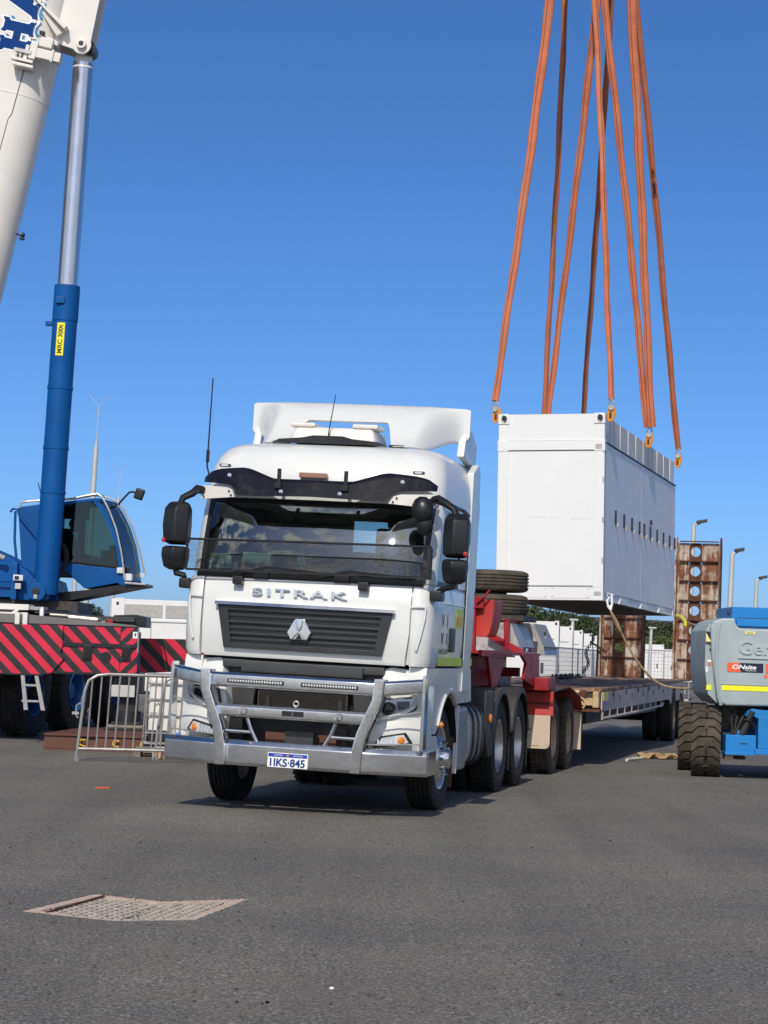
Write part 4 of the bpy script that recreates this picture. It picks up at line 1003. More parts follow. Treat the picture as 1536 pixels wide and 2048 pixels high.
for s in (-1, 1):
    cl = [(.845, 1.315), (.832, 1.12), (.700, .80), (.665, .645), (.655, .425)]; hwid = .05
    P = [(s * (x - hwid), z) for x, z in cl] + [(s * (x + hwid), z) for x, z in reversed(cl)]
    mb = MB(); mb.prism(P, 'xz', -.055, .0); L(mb, 'upright', 'alu', bevel=.012)
    mb = MB(); mb.prism(P, 'xz', .102, .118); L(mb, 'upright_web', 'alu')
    L(MB().prism([(s * 1.215, .66), (s * 1.25, .66), (s * 1.245, 1.30), (s * 1.238, 1.37), (s * 1.215, 1.37)], 'xz', .14, .30), 'end_plate', 'alu', bevel=.01)
    L(MB().tube([(s * .43, .04, .875), (s * .39, .05, .77), (s * .325, .05, .655)], .022, 8), 'brace', 'alu', ang=60)
    L(MB().tube([(s * .69, .05, .745), (s * .385, .05, .745)], .018, 8), 'step_bar', 'alu', ang=60)
    for z0, z1 in ((.93, 1.03), (.70, .725)): L(MB().tube([(s * .72, .06, z0), (s * 1.22, .21, z1)], .007, 6), 'guard_rod', 'steel')
    L(MB().box(s * .465 - .03, s * .465 + .03, -.045, .02, .915, .965).ring((s * .465, -.02, .94), .04, .010, 'x', 14, 6), 'recovery_hook', 'steel')
    L(MB().box(s * .36 - .275, s * .36 + .275, -.012, .03, 1.198, 1.238), 'light_bar', 'black', bevel=.005)
    mb = MB()
    for k in range(20): mb.ball((s * .36 - .25 + .5 * k / 19, -.012, 1.218), (.0105, .006, .013), 8, 5)
    L(mb, 'light_bar_lens', 'litgrey')
L(MB().box(-.085, .125, -.006, .03, .915, .965), 'rail_slot', 'black'); L(MB().tube([(.02, -.01, .918), (.02, -.012, .955)], .01, 6), 'latch_pin', 'chrome')
L(MB().ring((.03, .06, 1.035), .024, .008, 'y', 16, 6).cyl((.03, .06, .99), (.03, .06, 1.012), .01, n=6), 'ring_bolt', 'steel')
# number plate
NP = L(MB().box(-.195, .195, -.014, -.004, .435, .572), 'number_plate', 'whitevinyl', bevel=.003)
MB().box(-.188, .188, -.0165, -.013, .534, .566).build('plate_band', 'plateblue', NP)
mb = fit(text_mb('1IKS·845', .1, .003, .0028), .34, .076); mb.v = [(x, -.0155 - z * .4, y + .482) for x, y, z in mb.v]; mb.build('plate_number', 'navy', NP)
for txt, xc, wd in (('WESTERN', -.09, .085), ('AUSTRALIA', .10, .095)):
    mb = fit(text_mb(txt, .1, .002), wd, .013); mb.v = [(x + xc, -.0172 - z * .3, y + .55) for x, y, z in mb.v]; mb.build('plate_state', 'whitevinyl', NP)
MB().lathe([(0, .013), (.002, .012)], 'y', (0, -.0165, .548), 14, sgn=-1).build('plate_badge', 'orange', NP)
# --- chassis behind the cab
for s in (-1, 1): L(MB().box(s * .36, s * .46, 2.6, 7.6, .72, .98), 'chassis_rail', 'frame')
L(MB().box(-.45, .45, 2.9, 3.5, .9, 1.5), 'engine_rear', 'frame', bevel=.03)
MBox = lambda *a: MB().box(*a)
for s in (-1, 1):
    L(MBox(s * .62, s * 1.17, 2.30, 2.86, .38, 1.04), 'battery_box', 'tank', bevel=.05, seg=3)
    L(MBox(s * .60, s * 1.18, 2.26, 2.30, .36, 1.06), 'box_edge', 'white', bevel=.01)
    mb = MB(); rings = []
    for y, k in ((2.92, .9), (2.95, 1), (3.80, 1), (3.83, .9)):
        rings.append([(s * (.90 + .29 * k * (abs(cos(t)) ** .6) * (1 if cos(t) > 0 else -1)), y, .72 + .33 * k * (abs(sin(t)) ** .6) * (1 if sin(t) > 0 else -1)) for t in [2 * pi * q / 28 for q in range(28)]])
    L(mb.loft(rings), 'fuel_tank', 'tank', ang=40)
    for y in (3.08, 3.38, 3.66):
        L(MB().tube([(s * (.90 + .297 * (abs(cos(t)) ** .6) * (1 if cos(t) > 0 else -1)), y, .72 + .337 * (abs(sin(t)) ** .6) * (1 if sin(t) > 0 else -1)) for t in [2 * pi * q / 28 for q in range(28)]], .018, 4, closed=True), 'tank_strap', 'darksteel')
# drive-axle mudguards
for s in (-1, 1):
    for yc, a0, a1 in ((5.02, 12, 178), (6.40, 10, 168)):
        mb = MB(); rings = []
        for k in range(19):
            t = radians(lin(a0, a1, k / 18)); r0, r1 = .625, .645
            c, q = cos(t), sin(t)
            rings.append([(s * .70, yc + r0 * c, .55 + r0 * q), (s * 1.185, yc + r0 * c, .55 + r0 * q), (s * 1.20, yc + (r0 - .05) * c, .55 + (r0 - .05) * q), (s * 1.215, yc + (r0 - .045) * c, .55 + (r0 - .045) * q), (s * 1.20, yc + r1 * c, .55 + r1 * q), (s * .70, yc + r1 * c, .55 + r1 * q)])
        mb.loft(rings); mb.build('mudguard', 'mudguard', TR, ang=40)
    MBox(s * .70, s * 1.20, 4.36, 4.42, .44, .64).build('front_guard_flap', 'mudguard', TR, bevel=.01)
    MB().prism([(3.92, 1.16), (4.46, 1.17), (4.42, .45), (4.16, .42), (3.98, .62), (3.9, .95)], 'yz', s * 1.05, s * 1.20).build('front_guard_skirt', 'mudguard', TR, bevel=.03)
    MB().ball((s * 1.21, 4.16, .86), (.02, .05, .055), 12, 8).build('side_marker', 'orange', TR)
    MBox(s * .74, s * 1.18, 5.70, 5.715, .22, .72).build('spray_flap', 'rubber', TR); MBox(s * .74, s * 1.18, 7.08, 7.095, .22, .9).build('spray_flap', 'rubber', TR)
for y in (5.02, 6.40): MB().cyl((-1.0, y, .515), (1.0, y, .515), .09, n=12).build('axle', 'frame', TR)
MB().cyl((-1.0, 1.66, .50), (1.0, 1.66, .50), .07, n=12).build('axle', 'frame', TR)
MBox(-.5, .5, 5.3, 6.3, 1.0, 1.1).build('turntable', 'darksteel', TR, bevel=.03)
for s in (-1, 1):
    wheel('steer', TR, (s * 1.01, 1.66, .512), s)
    for y in (5.02, 6.40): wheel('drive', TR, (s * .88, y, .527), s)

# ================================================================ DOLLY (truck frame coordinates)
DB = (0, 9.6, 0)
DO = thing('dolly', 'red two axle low loader dolly with gooseneck and silver toolboxes coupled behind the white truck', 'dolly', T(*DB), -TYAW, DB)
def B(name, mat, parent, *a, **k): return MB().box(*a).build(name, mat, parent, **k)
for s in (-1, 1):
    for y in (9.62, 11.12): wheel('dolly', DO, (s * .86, y - 9.6, .50), s)
    # mudguard: red front plate, ridged top plate, drooping rear plate
    M_ = DO
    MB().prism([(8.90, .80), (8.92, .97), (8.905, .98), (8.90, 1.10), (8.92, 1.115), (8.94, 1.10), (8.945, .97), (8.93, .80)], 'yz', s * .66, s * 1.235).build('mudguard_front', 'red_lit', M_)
    B('mudguard_step', 'darksteel', M_, s * .66, s * 1.245, 8.88, 8.90, .955, .965)
    MB().prism([(8.92, 1.105), (10.35, 1.155), (10.45, 1.165), (10.45, 1.18), (10.34, 1.172), (8.92, 1.125)], 'yz', s * .66, s * 1.235).build('mudguard_top', 'mudguard', M_)
    MB().prism([(10.44, 1.165), (11.65, 1.02), (11.95, .82), (11.96, .84), (11.66, 1.04), (10.44, 1.185)], 'yz', s * .66, s * 1.235).build('mudguard_rear', 'red', M_)
    mb = MB(); mb.prism([(s * .66, .80), (s * 1.20, .80), (s * 1.20, .42), (s * 1.185, .38), (s * 1.15, .36), (s * .70, .36), (s * .66, .40)], 'xz', 8.90, 8.912); mb.build('mud_flap', 'flap', M_)
    if s > 0:
        mb = MB()
        mb.tube([(.80, 8.894, .60), (.86, 8.894, .66), (.93, 8.894, .61), (.89, 8.894, .56), (.82, 8.894, .55)], .004, 4); mb.tube([(.84, 8.894, .54), (.90, 8.894, .50), (.95, 8.894, .55)], .004, 4)
        mb.ball((.94, 8.895, .61), (.012, .003, .012), 8, 5); mb.build('flap_drawing', 'navy', M_)
        for k in range(3): 
            mb = fit(text_mb('MMMMMM', .1, .002), .34 - .03 * k, .028); mb.v = [(x + .92, 8.896 - z, y + .475 - .036 * k) for x, y, z in mb.v]
        B('flap_fold', pmat('faint_flap_print', (.50, .38, .27), .7), M_, .74, 1.06, 8.893, 8.899, .40, .404)
    mb = MB(); mb.prism([(s * .66, .79), (s * 1.22, .79), (s * 1.22, .25), (s * .66, .25)], 'xz', 11.95, 11.962); mb.build('mud_flap', 'flap', M_)
    MB().tube([(s * 1.15, 11.93, .84), (s * 1.235, 11.94, .78), (s * 1.22, 11.97, .24)], .01, 5).build('flap_rod', 'darksteel', M_)
    # gooseneck side plates
    MB().prism([(6.2, 1.15), (7.2, 1.18), (8.2, 1.16), (9.6, 1.12), (9.7, 1.32), (8.55, 1.30), (8.45, 1.52), (6.5, 1.56), (5.3, 1.62), (5.2, 1.50)], 'yz', s * .50, s * .54).build('gooseneck_plate', 'red', DO)
    MB().prism([(6.0, 1.18), (6.35, 1.18), (7.0, 1.55), (5.6, 1.62)], 'yz', s * .86, s * .90).build('gusset_plate', 'red', DO)
    MB().prism([(7.7, 1.28), (8.9, 1.15), (9.05, 1.3), (8.95, 1.58), (7.5, 1.58), (7.9, 1.48)], 'yz', s * .98, s * 1.02).build('wing_plate', 'red', DO)
    B('foot_box', 'red', DO, s * .86, s * 1.20, 8.62, 9.3, 1.13, 1.30, bevel=.015)
    B('side_rail', 'red', DO, s * .92, s * .96, 4.9, 7.3, 1.55, 1.62)
    B('rail_reflector', 'whitevinyl', DO, s * .961, s * .966, 7.05, 7.28, 1.565, 1.605)
for y in (9.62, 11.12): MB().cyl((-1.0, y, .5), (1.0, y, .5), .09, n=12).build('axle', 'frame', DO)
B('dolly_frame', 'frame', DO, -.50, .50, 8.6, 12.3, .62, .98); B('cross_beam', 'red', DO, -.85, .85, 8.3, 8.45, 1.30, 1.42)
MB().cyl((-.48, 7.9, 1.42), (.48, 7.9, 1.42), .07, n=14).build('cross_pipe', 'red', DO)
B('gooseneck_deck', 'red', DO, -.98, .98, 5.2, 9.3, 1.58, 1.615); B('gooseneck_floor', 'frame', DO, -.86, .86, 5.2, 9.6, 1.14, 1.17)
B('gooseneck_wall', 'red', DO, -.48, .48, 8.9, 8.95, 1.17, 1.58)
MB().prism([(5.0, 1.1), (5.8, 1.1), (6.1, 1.55), (5.1, 1.6)], 'yz', -.45, .45).build('gooseneck_nose', 'red', DO)
# toolboxes: trapezoid boxes, lids and lamps
def toolbox(y0, y1, z0, z1, wb, wt, nm):
    mb = MB(); mb.loft([[(-wb, y0, z0), (-wb * .98, y0, z0 + .10), (-wt, y0 + .03, z1), (wt, y0 + .03, z1), (wb * .98, y0, z0 + .10), (wb, y0, z0)], [(-wb, y1, z0), (-wb * .98, y1, z0 + .10), (-wt, y1 - .03, z1), (wt, y1 - .03, z1), (wb * .98, y1, z0 + .10), (wb, y1, z0)]])
    return mb.build(nm, 'silver', DO, bevel=.006)
b1 = toolbox(7.85, 9.15, 1.60, 1.99, .94, .80, 'toolbox'); b2 = toolbox(9.75, 11.0, 1.60, 2.03, .98, .80, 'toolbox')
B('box_lamp', 'redlens', b1, .93, .945, 8.85, 8.95, 1.635, 1.675); B('box_lamp', 'litgrey', b1, .93, .945, 8.35, 8.45, 1.635, 1.675)
B('box_plate', 'darkgrey', b1, .925, .935, 8.15, 9.12, 1.61, 1.69)
B('lid_latch', 'chrome', b2, .875, .90, 10.3, 10.36, 1.74, 1.86); B('lid_lip', 'darkgrey', b2, .965, .99, 9.7, 11.05, 1.70, 1.715); B('lid_handle', 'darksteel', b2, .87, .895, 10.31, 10.35, 1.88, 1.92)
# red clamp frame over the first toolbox
mb = MB(); mb.prism([(.73, 2.03), (.80, 2.03), (.81, 1.72), (.745, 1.72)], 'xz', 7.70, 7.79); mb.prism([(.52, 1.86), (.56, 1.87), (.98, 1.66), (1.0, 1.60), (.90, 1.60), (.52, 1.80)], 'xz', 7.715, 7.78); mb.box(.45, 1.0, 7.71, 7.785, 1.575, 1.625)
mb.build('clamp_frame', 'red', DO, bevel=.006)
MB().tube([(.77, 7.69, 1.80), (.77, 7.685, 1.70), (.77, 7.69, 1.63)], .014, 6).build('turnbuckle', 'red', DO)
B('lid_bar', 'red', DO, .73, .80, 7.70, 8.9, 2.0, 2.04)
B('rail_reflector', 'whitevinyl', DO, .86, .96, 7.704, 7.709, 1.585, 1.615)
# curved red guard plates and post carrying the spare wheels
mb = MB(); rings = []
for k in range(13):
    t = lin(0, radians(80), k / 12); z = 2.245 - .46 * sin(t); x = .80 - .10 * (1 - cos(t)); rings.append([(.55, 6.55 + .05, z), (x, 6.55, z), (x, 7.15, z), (.55, 7.15, z)])
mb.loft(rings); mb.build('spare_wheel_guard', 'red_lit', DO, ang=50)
B('carrier_post', 'red', DO, .42, .58, 6.5, 6.62, 1.6, 2.3); B('carrier_hinge', 'red', DO, .56, .68, 6.48, 6.55, 2.14, 2.27)
MB().tube([(.60, 6.45, 2.20), (.70, 6.45, 2.29), (.76, 6.45, 2.36)], .014, 6).build('lever', 'red', DO)
B('carrier_shelf', 'frame', DO, -.3, .9, 8.3, 9.4, 2.03, 2.10)
for x in (-.2, .75): B('carrier_leg', 'red', DO, x, x + .07, 8.5, 8.6, 1.99, 2.06)
MB().cyl((.36, 8.82, 2.05), (.36, 8.82, 2.62), .22, n=20).build('spindle', 'frame', DO)
# two spare wheels lying flat on the carrier
for k, z in enumerate((2.235, 2.555)):
    c = (.36, 8.82, z)
    t = thing('spare_tyre', ('lower' if k == 0 else 'upper') + ' of two spare tyres lying flat behind the truck cab', 'tyre', T(*c), -TYAW, (0, 0, 0), 'spare tyres stacked on the gooseneck')
    pr = [(-.10, .30), (-.135, .36), (-.14, .43), (-.125, .48), (-.11, .495)]
    for g in (-.066, -.022, .022, .066): pr += [(g - .011, .505), (g - .007, .49), (g + .007, .49), (g + .011, .505)]
    pr += [(-a, r) for a, r in reversed(pr[:5])] + [(.10, .29), (-.10, .29), (-.10, .30)]
    MB().lathe(pr, 'z', (0, 0, 0), 48, cap=False).build('tread', 'rubber_dust', t, at=(0, 0, 0))
    MB().lathe([(-.09, .295), (-.02, .28), (0, .24)], 'z', (0, 0, 0), 30).build('rim', 'frame', t, at=(0, 0, 0))
# upright spare just behind the cab
t = thing('spare_tyre', 'spare tyre standing upright hard against the back of the truck cab', 'tyre', T(.62, 4.4, 1.95), -TYAW, (0, 0, 0))
tyre_mb(.49, .29, .26, (-.5, 0, .5)).build('tread', 'rubber', t, at=(0, 0, 0))
MB().lathe([(-.1, .29), (.08, .285), (.05, .2), (.06, .1)], 'x').build('rim', 'rimdirt', t, at=(0, 0, 0))

# ================================================================ LOW LOADER TRAILER
TBs = (0, 12.3, 0)
LL = thing('low_loader', 'rusty grey low loader trailer with timber deck and raised loading ramps behind the dolly', 'trailer', T(*TBs), -TYAW, TBs)
X0, X1, Y0, Y1, ZT = -1.25, 1.47, 12.3, 27.9, 1.13
def zt(y): return ZT + .006 * (y - 12.3)
n = 15
for k in range(n):
    a = lin(X0, X1 - .16, k / n) + .006; b = lin(X0, X1 - .16, (k + 1) / n) - .006; dz = random.uniform(-.008, .008)
    mb = MB(); mb.loft([[(a, y, zt(y) - .05 + dz), (b, y, zt(y) - .05 + dz), (b, y, zt(y) + dz), (a, y, zt(y) + dz)] for y in (Y0 + .12, 16, 20, 24, Y1)])
    mb.build('deck_plank', 'planks', LL)
mb = MB(); mb.loft([[(X0, y, zt(y) - .22), (X1 - .05, y, zt(y) - .22), (X1 - .05, y, zt(y) - .055), (X0, y, zt(y) - .055)] for y in (Y0 + .05, Y1)]); mb.build('deck_frame', 'frame', LL)
mb = MB(); mb.loft([[(X1 - .155, y, zt(y) - .03), (X1, y, zt(y) - .03), (X1, y, zt(y) + .012), (X1 - .155, y, zt(y) + .012)] for y in (Y0, Y1)]); mb.build('deck_edge', 'rust', LL)
# side plate with arches
def side_pts():
    P = [(Y0, zt(Y0) - .32), (Y0 + .02, zt(Y0) - .04)]; P.append((Y1, zt(Y1) - .04)); P.append((Y1 + .1, zt(Y1) - .42))
    for yc in (26.3, 24.45):
        P.append((yc + .62, zt(Y1) - .42))
        for q in range(9):
            t = pi * q / 8; P.append((yc + .50 * cos(t), .82 + .28 * sin(t)))
    P += [(23.82, zt(23) - .45), (23.4, zt(23) - .34)]
    return P
MB().prism(side_pts(), 'yz', X1 - .012, X1 + .006).build('side_plate', 'trailer_grey', LL)
for k in range(11):
    y = 13.6 + k * .93
    B('stake_pocket', 'rustdark', LL, X1 + .005, X1 + .012, y, y + .10, zt(y) - .13 - .07 * (k % 2), zt(y) - .05 - .07 * (k % 2))
    if k % 2 == 0: MB().ring((X1 + .015, y + .05, zt(y) - .075), .03, .008, 'x', 10, 5).build('tie_ring', 'rustdark', LL)
for y, w_, h_ in ((27.0, .30, .14), (23.95, .12, .07), (24.0 + .14, .1, .09)):
    B('plate_slot', 'whitevinyl' if w_ > .2 else 'black', LL, X1 + .0055, X1 + .0105, y, y + w_, zt(y) - .30, zt(y) - .30 + h_)
B('reflector_sticker', 'signyellow', LL, X1 + .006, X1 + .011, 12.42, 13.02, zt(12) - .17, zt(12) - .035)
# bar under the side plate
mb = MB(); mb.tube([(X1, 12.36, .80), (X1, 12.36, .70), (X1, 17, .715), (X1, 22.0, .755), (X1, 22.15, .80)], .022, 8)
mb.build('under_rail', 'trailer_grey', LL)
for k in range(9): y = 13.3 + k * 1.05; MB().cyl((X1, y, .705 + .005 * (y - 12.3)), (X1, y, .83), .016, n=6).build('under_rail_bar', 'trailer_grey', LL)
B('under_beam', 'frame', LL, X1 - .35, X1 - .25, 12.5, 23.5, .62, .92)
# front edge: worn beam, cream hitch block, ring
B('front_beam', 'creamblock', LL, X0, X1 - .30, 12.22, 12.42, .93, 1.105, bevel=.02)
B('hitch_block', 'creamblock', LL, 1.02, 1.40, 12.10, 12.30, .89, 1.0, bevel=.015); B('hitch_post', 'creamblock', LL, 1.36, 1.45, 12.08, 12.3, .86, 1.10, bevel=.012)
MB().cyl((1.20, 12.06, 1.04), (1.20, 12.25, 1.06), .06, n=14).build('hitch_pin', 'rustdark', LL); MB().ring((1.17, 12.07, .92), .085, .014, 'y', 18, 6).build('hitch_ring', 'creamblock', LL)
B('hitch_lip', 'rustdark', LL, .95, 1.47, 12.06, 12.5, .80, .84); B('swan_plate', 'red', LL, -1.0, 1.1, 12.3, 12.5, .35, .80)
B('spine_beam', 'frame', LL, -.5, .5, 12.4, 27.5, .45, .95)
# chains lying on the deck
mb = MB()
for k in range(46):
    y = 20.2 + k * .07; x = -.35 + .12 * sin(k * .7); mb.ring((x, y, zt(y) + .03 + .02 * (k % 2)), .045, .014, 'x' if k % 2 else 'z', 8, 4)
mb.build('deck_chain', 'darksteel', LL)
for (x, y, dx, dy) in ((.4, 19, .1, 2.2), (.9, 21, .12, 1.6), (-.2, 16, .15, 2.5)):
    MB().box(x, x + dx, y, y + dy, zt(y) + .002, zt(y) + .035).warp(lambda a, b, c: (a, b, c + .006 * (b - y))).build('loose_board', 'planks', LL)
for yc in (24.45, 26.3):
    for s, x in ((1, 1.19), (-1, -1.0)): wheel('trailer', LL, (x, yc - 12.3, .48), s)
    MB().cyl((-1, yc, .48), (1, yc, .48), .09, n=10).build('axle', 'frame', LL)
# raised ramps at the tail
def make_ramp(xa, xb, h):
    yb, zb = 27.95, 1.20
    R = bpy.data.objects.new('ramp', None); C.objects.link(R); R.parent = LL
    w_ = xb - xa; tl = .18
    def P(u, v, d=0): return (lin(xa, xb, u) + .0, yb + .05 * v + d, zb + h * v)
    # sheet with a row of round holes up the middle: strips between holes
    mb = MB(); rows = 7; cell = h / rows; hr = .105
    hx = lin(xa, xb, .44)
    def plate(x0, x1, z0, z1):
        mb.add([(x, y, z) for z in (z0, z1) for y in (yb + .03 * (z - zb) / h, yb + .03 * (z - zb) / h + .025) for x in (x0, x1)], [(0, 1, 3, 2), (4, 6, 7, 5), (0, 4, 5, 1), (2, 3, 7, 6), (0, 2, 6, 4), (1, 5, 7, 3)])
    plate(xa + .03, hx - .14, zb, zb + h); plate(hx + .14, xb - .03, zb, zb + h)
    o = mb.build('ramp_plate', 'rust', R, smooth=False)
    mb = MB()
    for k in range(rows):
        z0 = zb + k * cell; zc = z0 + cell * .55
        sq = [(-.14, -(zc - z0)), (.14, -(zc - z0)), (.14, z0 + cell - zc), (-.14, z0 + cell - zc)]
        N = 24; inn = [(hr * cos(2 * pi * q / N), hr * sin(2 * pi * q / N)) for q in range(N)]; out = []
        for q in range(N):
            t = 2 * pi * q / N; c, s_ = cos(t), sin(t); lo, hi = sq[0][1], sq[2][1]
            kx = .14 / abs(c) if abs(c) > 1e-6 else 1e9; kz = (hi if s_ > 0 else -lo) / abs(s_) if abs(s_) > 1e-6 else 1e9; m = min(kx, kz); out.append((c * m, s_ * m))
        ya = lambda z: yb + .03 * (z - zb) / h
        if k < 1: # lowest cell is solid
            mb.box(hx - .14, hx + .14, ya(zc), ya(zc) + .025, z0, z0 + cell); continue
        ring = lambda pts, d: [(hx + a, ya(zc + b) + d, zc + b) for a, b in pts]
        mb.loft([ring(out, 0), ring(inn, 0), ring(inn, .025), ring(out, .025), ring(out, 0)], cap=False)
    mb.build('hole_strip', 'rustdark', R)
    for x in (xa, xb):
        sgn = 1 if x == xb else -1
        mb = MB(); mb.prism([(yb - .10, zb - .05), (yb + .32, zb - .05), (yb + .36, zb + h * .95), (yb + .20, zb + h + .14), (yb + .04, zb + h + .10), (yb - .08, zb + h * .9)], 'yz', x - .018, x + .018); mb.build('ramp_side', 'rustdark' if sgn > 0 else 'rust', R)
    for k in range(rows + 1):
        z = zb + k * cell + .02
        B('ramp_rung', 'rustdark', R, xa + .03 + .05 * (k > 0), xb - .04, yb - .055, yb, z, z + .025)
    return R
make_ramp(1.14, 2.10, 3.0)
make_ramp(-.47, .47, 3.0)
# chain and strut beside the left ramp
mb = MB()
for k in range(26): mb.ring((-.62 - .012 * k * .5 + .05 * sin(k * .4), 27.7, 2.15 - .034 * k), .032, .010, 'x' if k % 2 else 'y', 8, 4)
mb.build('ramp_chain', 'darksteel', LL)
MB().tube([(-.52, 27.9, 1.2), (-.5, 27.9, 2.3)], .03, 6).build('ramp_stay', 'darksteel', LL)
MB().tube([(-.66, 27.7, 1.98), (-.30, 27.75, 1.75)], .022, 6).build('ramp_lever', 'darksteel', LL)

# ================================================================ HANGING ENCLOSURE
CY, CP, CR = .277, -.005, -.017
CT = thing('equipment_enclosure', 'white equipment enclosure hanging from orange slings above the low loader', 'container', (3.277, 32.157, 2.444), 0, (0, 0, 0))
e1 = Vector((cos(CY), -sin(CY), 0)); e2 = Vector((sin(CY), cos(CY), 0)); e3 = Vector((0, 0, 1))
e2p = e2 * cos(CP) + e3 * sin(CP); e3p = e3 * cos(CP) - e2 * sin(CP); e1r = e1 * cos(CR) - e3p * sin(CR); e3r = e3p * cos(CR) + e1 * sin(CR)
CM = Matrix((e1r, e2p, e3r)).transposed()
CT.rotation_euler = CM.to_euler()
CW, CL, CH = 1.62, 7.35, 2.785
def CWP(a, b, c): return Vector((3.277, 32.157, 2.444)) + e1r * a + e2p * b + e3r * c     # a: -CW..0, b: 0..CL, c: 0..CH
def cb(name, mat, *a, parent=CT, **k): return MB().box(*a).build(name, mat, parent, at=(0, 0, 0), **k)
# end wall: recessed sheet, frame posts, header, sills
cb('end_panel', 'white_box', -CW + .10, -.10, .018, .06, .22, CH - .56)
for k, (x, w_) in enumerate(((-1.15, .26), (-.82, .12), (-.5, .30))):      # faint scuffs at chest height
    cb('scuff', pmat('grey_scuff', (.66, .66, .65), .6, var=.06, vs=30, dirt=.9, dcol=(.76, .77, .765), ds=18, dth=.42, soft=.2), x, x + w_, .0165, .0185, 1.22 - .01 * k, 1.245 - .01 * k)
cb('upper_end_panel', 'white_box', -CW + .12, -.12, .012, .06, CH - .40, CH - .004)
cb('end_rail', 'white_box', -CW + .13, -.145, -.006, .06, CH - .545, CH - .405, bevel=.006)
for x0, x1 in ((-CW, -CW + .155), (-.155, 0)):
    cb('corner_post', 'white_box', x0, x1, .0, .16, .19, CH - .40, bevel=.008)
    cb('corner_post', 'white_box', x0 + .004, x1 - .004, .004, .155, CH - .405, CH - .15, bevel=.006)
    cb('post_collar', 'white_box', x0 - .006, x1 + .006, -.008, .165, CH - .56, CH - .395, bevel=.005)
for x in (-CW + .005, -.155):
    # corner casting with a dark oval hole
    cst = cb('corner_casting', 'white_box', x - .008, x + .158, -.012, .17, CH - .15, CH + .006, bevel=.008)
    MB().lathe([(0, .036), (.004, .035)], 'y', (x + .085, -.012, CH - .07), 18, sgn=-1).warp(lambda a, b, c: (a, b, CH - .07 + (c - CH + .07) * 1.35)).build('casting_hole', 'ink', cst, at=(0, 0, 0))
    MB().ring((x + .085, -.018, CH - .07), .040, .006, 'y', 18, 6).warp(lambda a, b, c: (a, b, CH - .07 + (c - CH + .07) * 1.35)).build('hole_rim', 'steel', cst, at=(0, 0, 0))
for x0, x1 in ((-CW + .01, -CW / 2 - .02), (-CW / 2 + .02, -.19)):
    p_ = cb('sill_cover', 'white_box', x0, x1, -.006, .05, .025, .185, bevel=.006)
    for x in (x0 + .03, x1 - .03):
        for z in (.05, .165): MB().lathe([(0, .008), (.004, .006)], 'y', (x, -.006, z), 8, sgn=-1).build('bolt', 'darkgrey', p_, at=(0, 0, 0))
cb('end_sill', 'white_box', -CW, 0, .0, .14, .0, .19)
cb('rating_plate', 'grey_panel', -.13, -.03, -.003, .002, .07, .13); cb('rating_plate', 'grey_panel', -.135, -.035, -.012, -.004, CH - .53, CH - .46)
# body core
cb('shell', 'white_box', -CW + .02, -.05, .05, CL - .02, .20, CH - .02)
cb('roof_panel', 'white_box', -CW + .05, -.06, .10, CL - .05, CH - .022, CH - .006)
# right-hand long side: perforated upper panels, doors, handles, hinges
npan = 9; y0, y1 = .03, 6.86
for k in range(npan):
    a, b = lin(y0, y1, k / npan), lin(y0, y1, (k + 1) / npan)
    mb = MB(); mb.add([(-.03, a + .015, CH - .40), (-.03, b - .015, CH - .40), (-.035, b - .015, CH - .004), (-.035, a + .015, CH - .004)] + [(-.05, a + .015, CH - .40), (-.05, b - .015, CH - .40), (-.055, b - .015, CH - .004), (-.055, a + .015, CH - .004)], [(0, 1, 2, 3), (7, 6, 5, 4), (0, 4, 5, 1), (1, 5, 6, 2), (2, 6, 7, 3), (3, 7, 4, 0)])
    mb.build('vent_panel', 'vent', CT, at=(0, 0, 0)) if False else mb.build('vent_panel', 'grey_panel_light', CT, at=(0, 0, 0))
    cb('panel_joint', 'white_box', -.06, -.026, a - .015, a + .015, CH - .42, CH - .002)
cb('panel_joint', 'white_box', -.06, -.024, y1 - .01, CL, CH - .42, CH - .003)
cb('side_top_rail', 'white_box', -.12, -.052, .16, CL, CH - .03, CH + .002)
cb('drip_edge', 'black', -.03, .016, .03, CL + .02, CH - .432, CH - .418)
doors = ((.03, 3.50), (3.512, CL + .02))
for a, b in doors: cb('door', 'door_paint', -.02, .0, a, b, .12, CH - .44, bevel=.004)
for y in (.96, 1.74, 2.50, 3.26, 3.76, 4.40, 5.16, 5.90, 6.64, 7.26):
    hd = cb('door_handle', 'black', .0, .022, y, y + .07, 1.20, 1.41, bevel=.006)
    cb('handle_grip', 'steel', .018, .055, y + .06, y + .10, 1.15, 1.22, parent=hd, bevel=.008)
cb('door_lock', 'black', .0, .03, 4.44, 4.52, 1.44, 1.52, bevel=.006)
for z in (.55, 1.15, 1.75, 2.2):
    cb('hinge', 'steel', -.026, .006, -.004, .022, z, z + .085)
cb('door_edge', 'white_box', -.035, -.004, .012, .03, .14, CH - .44)
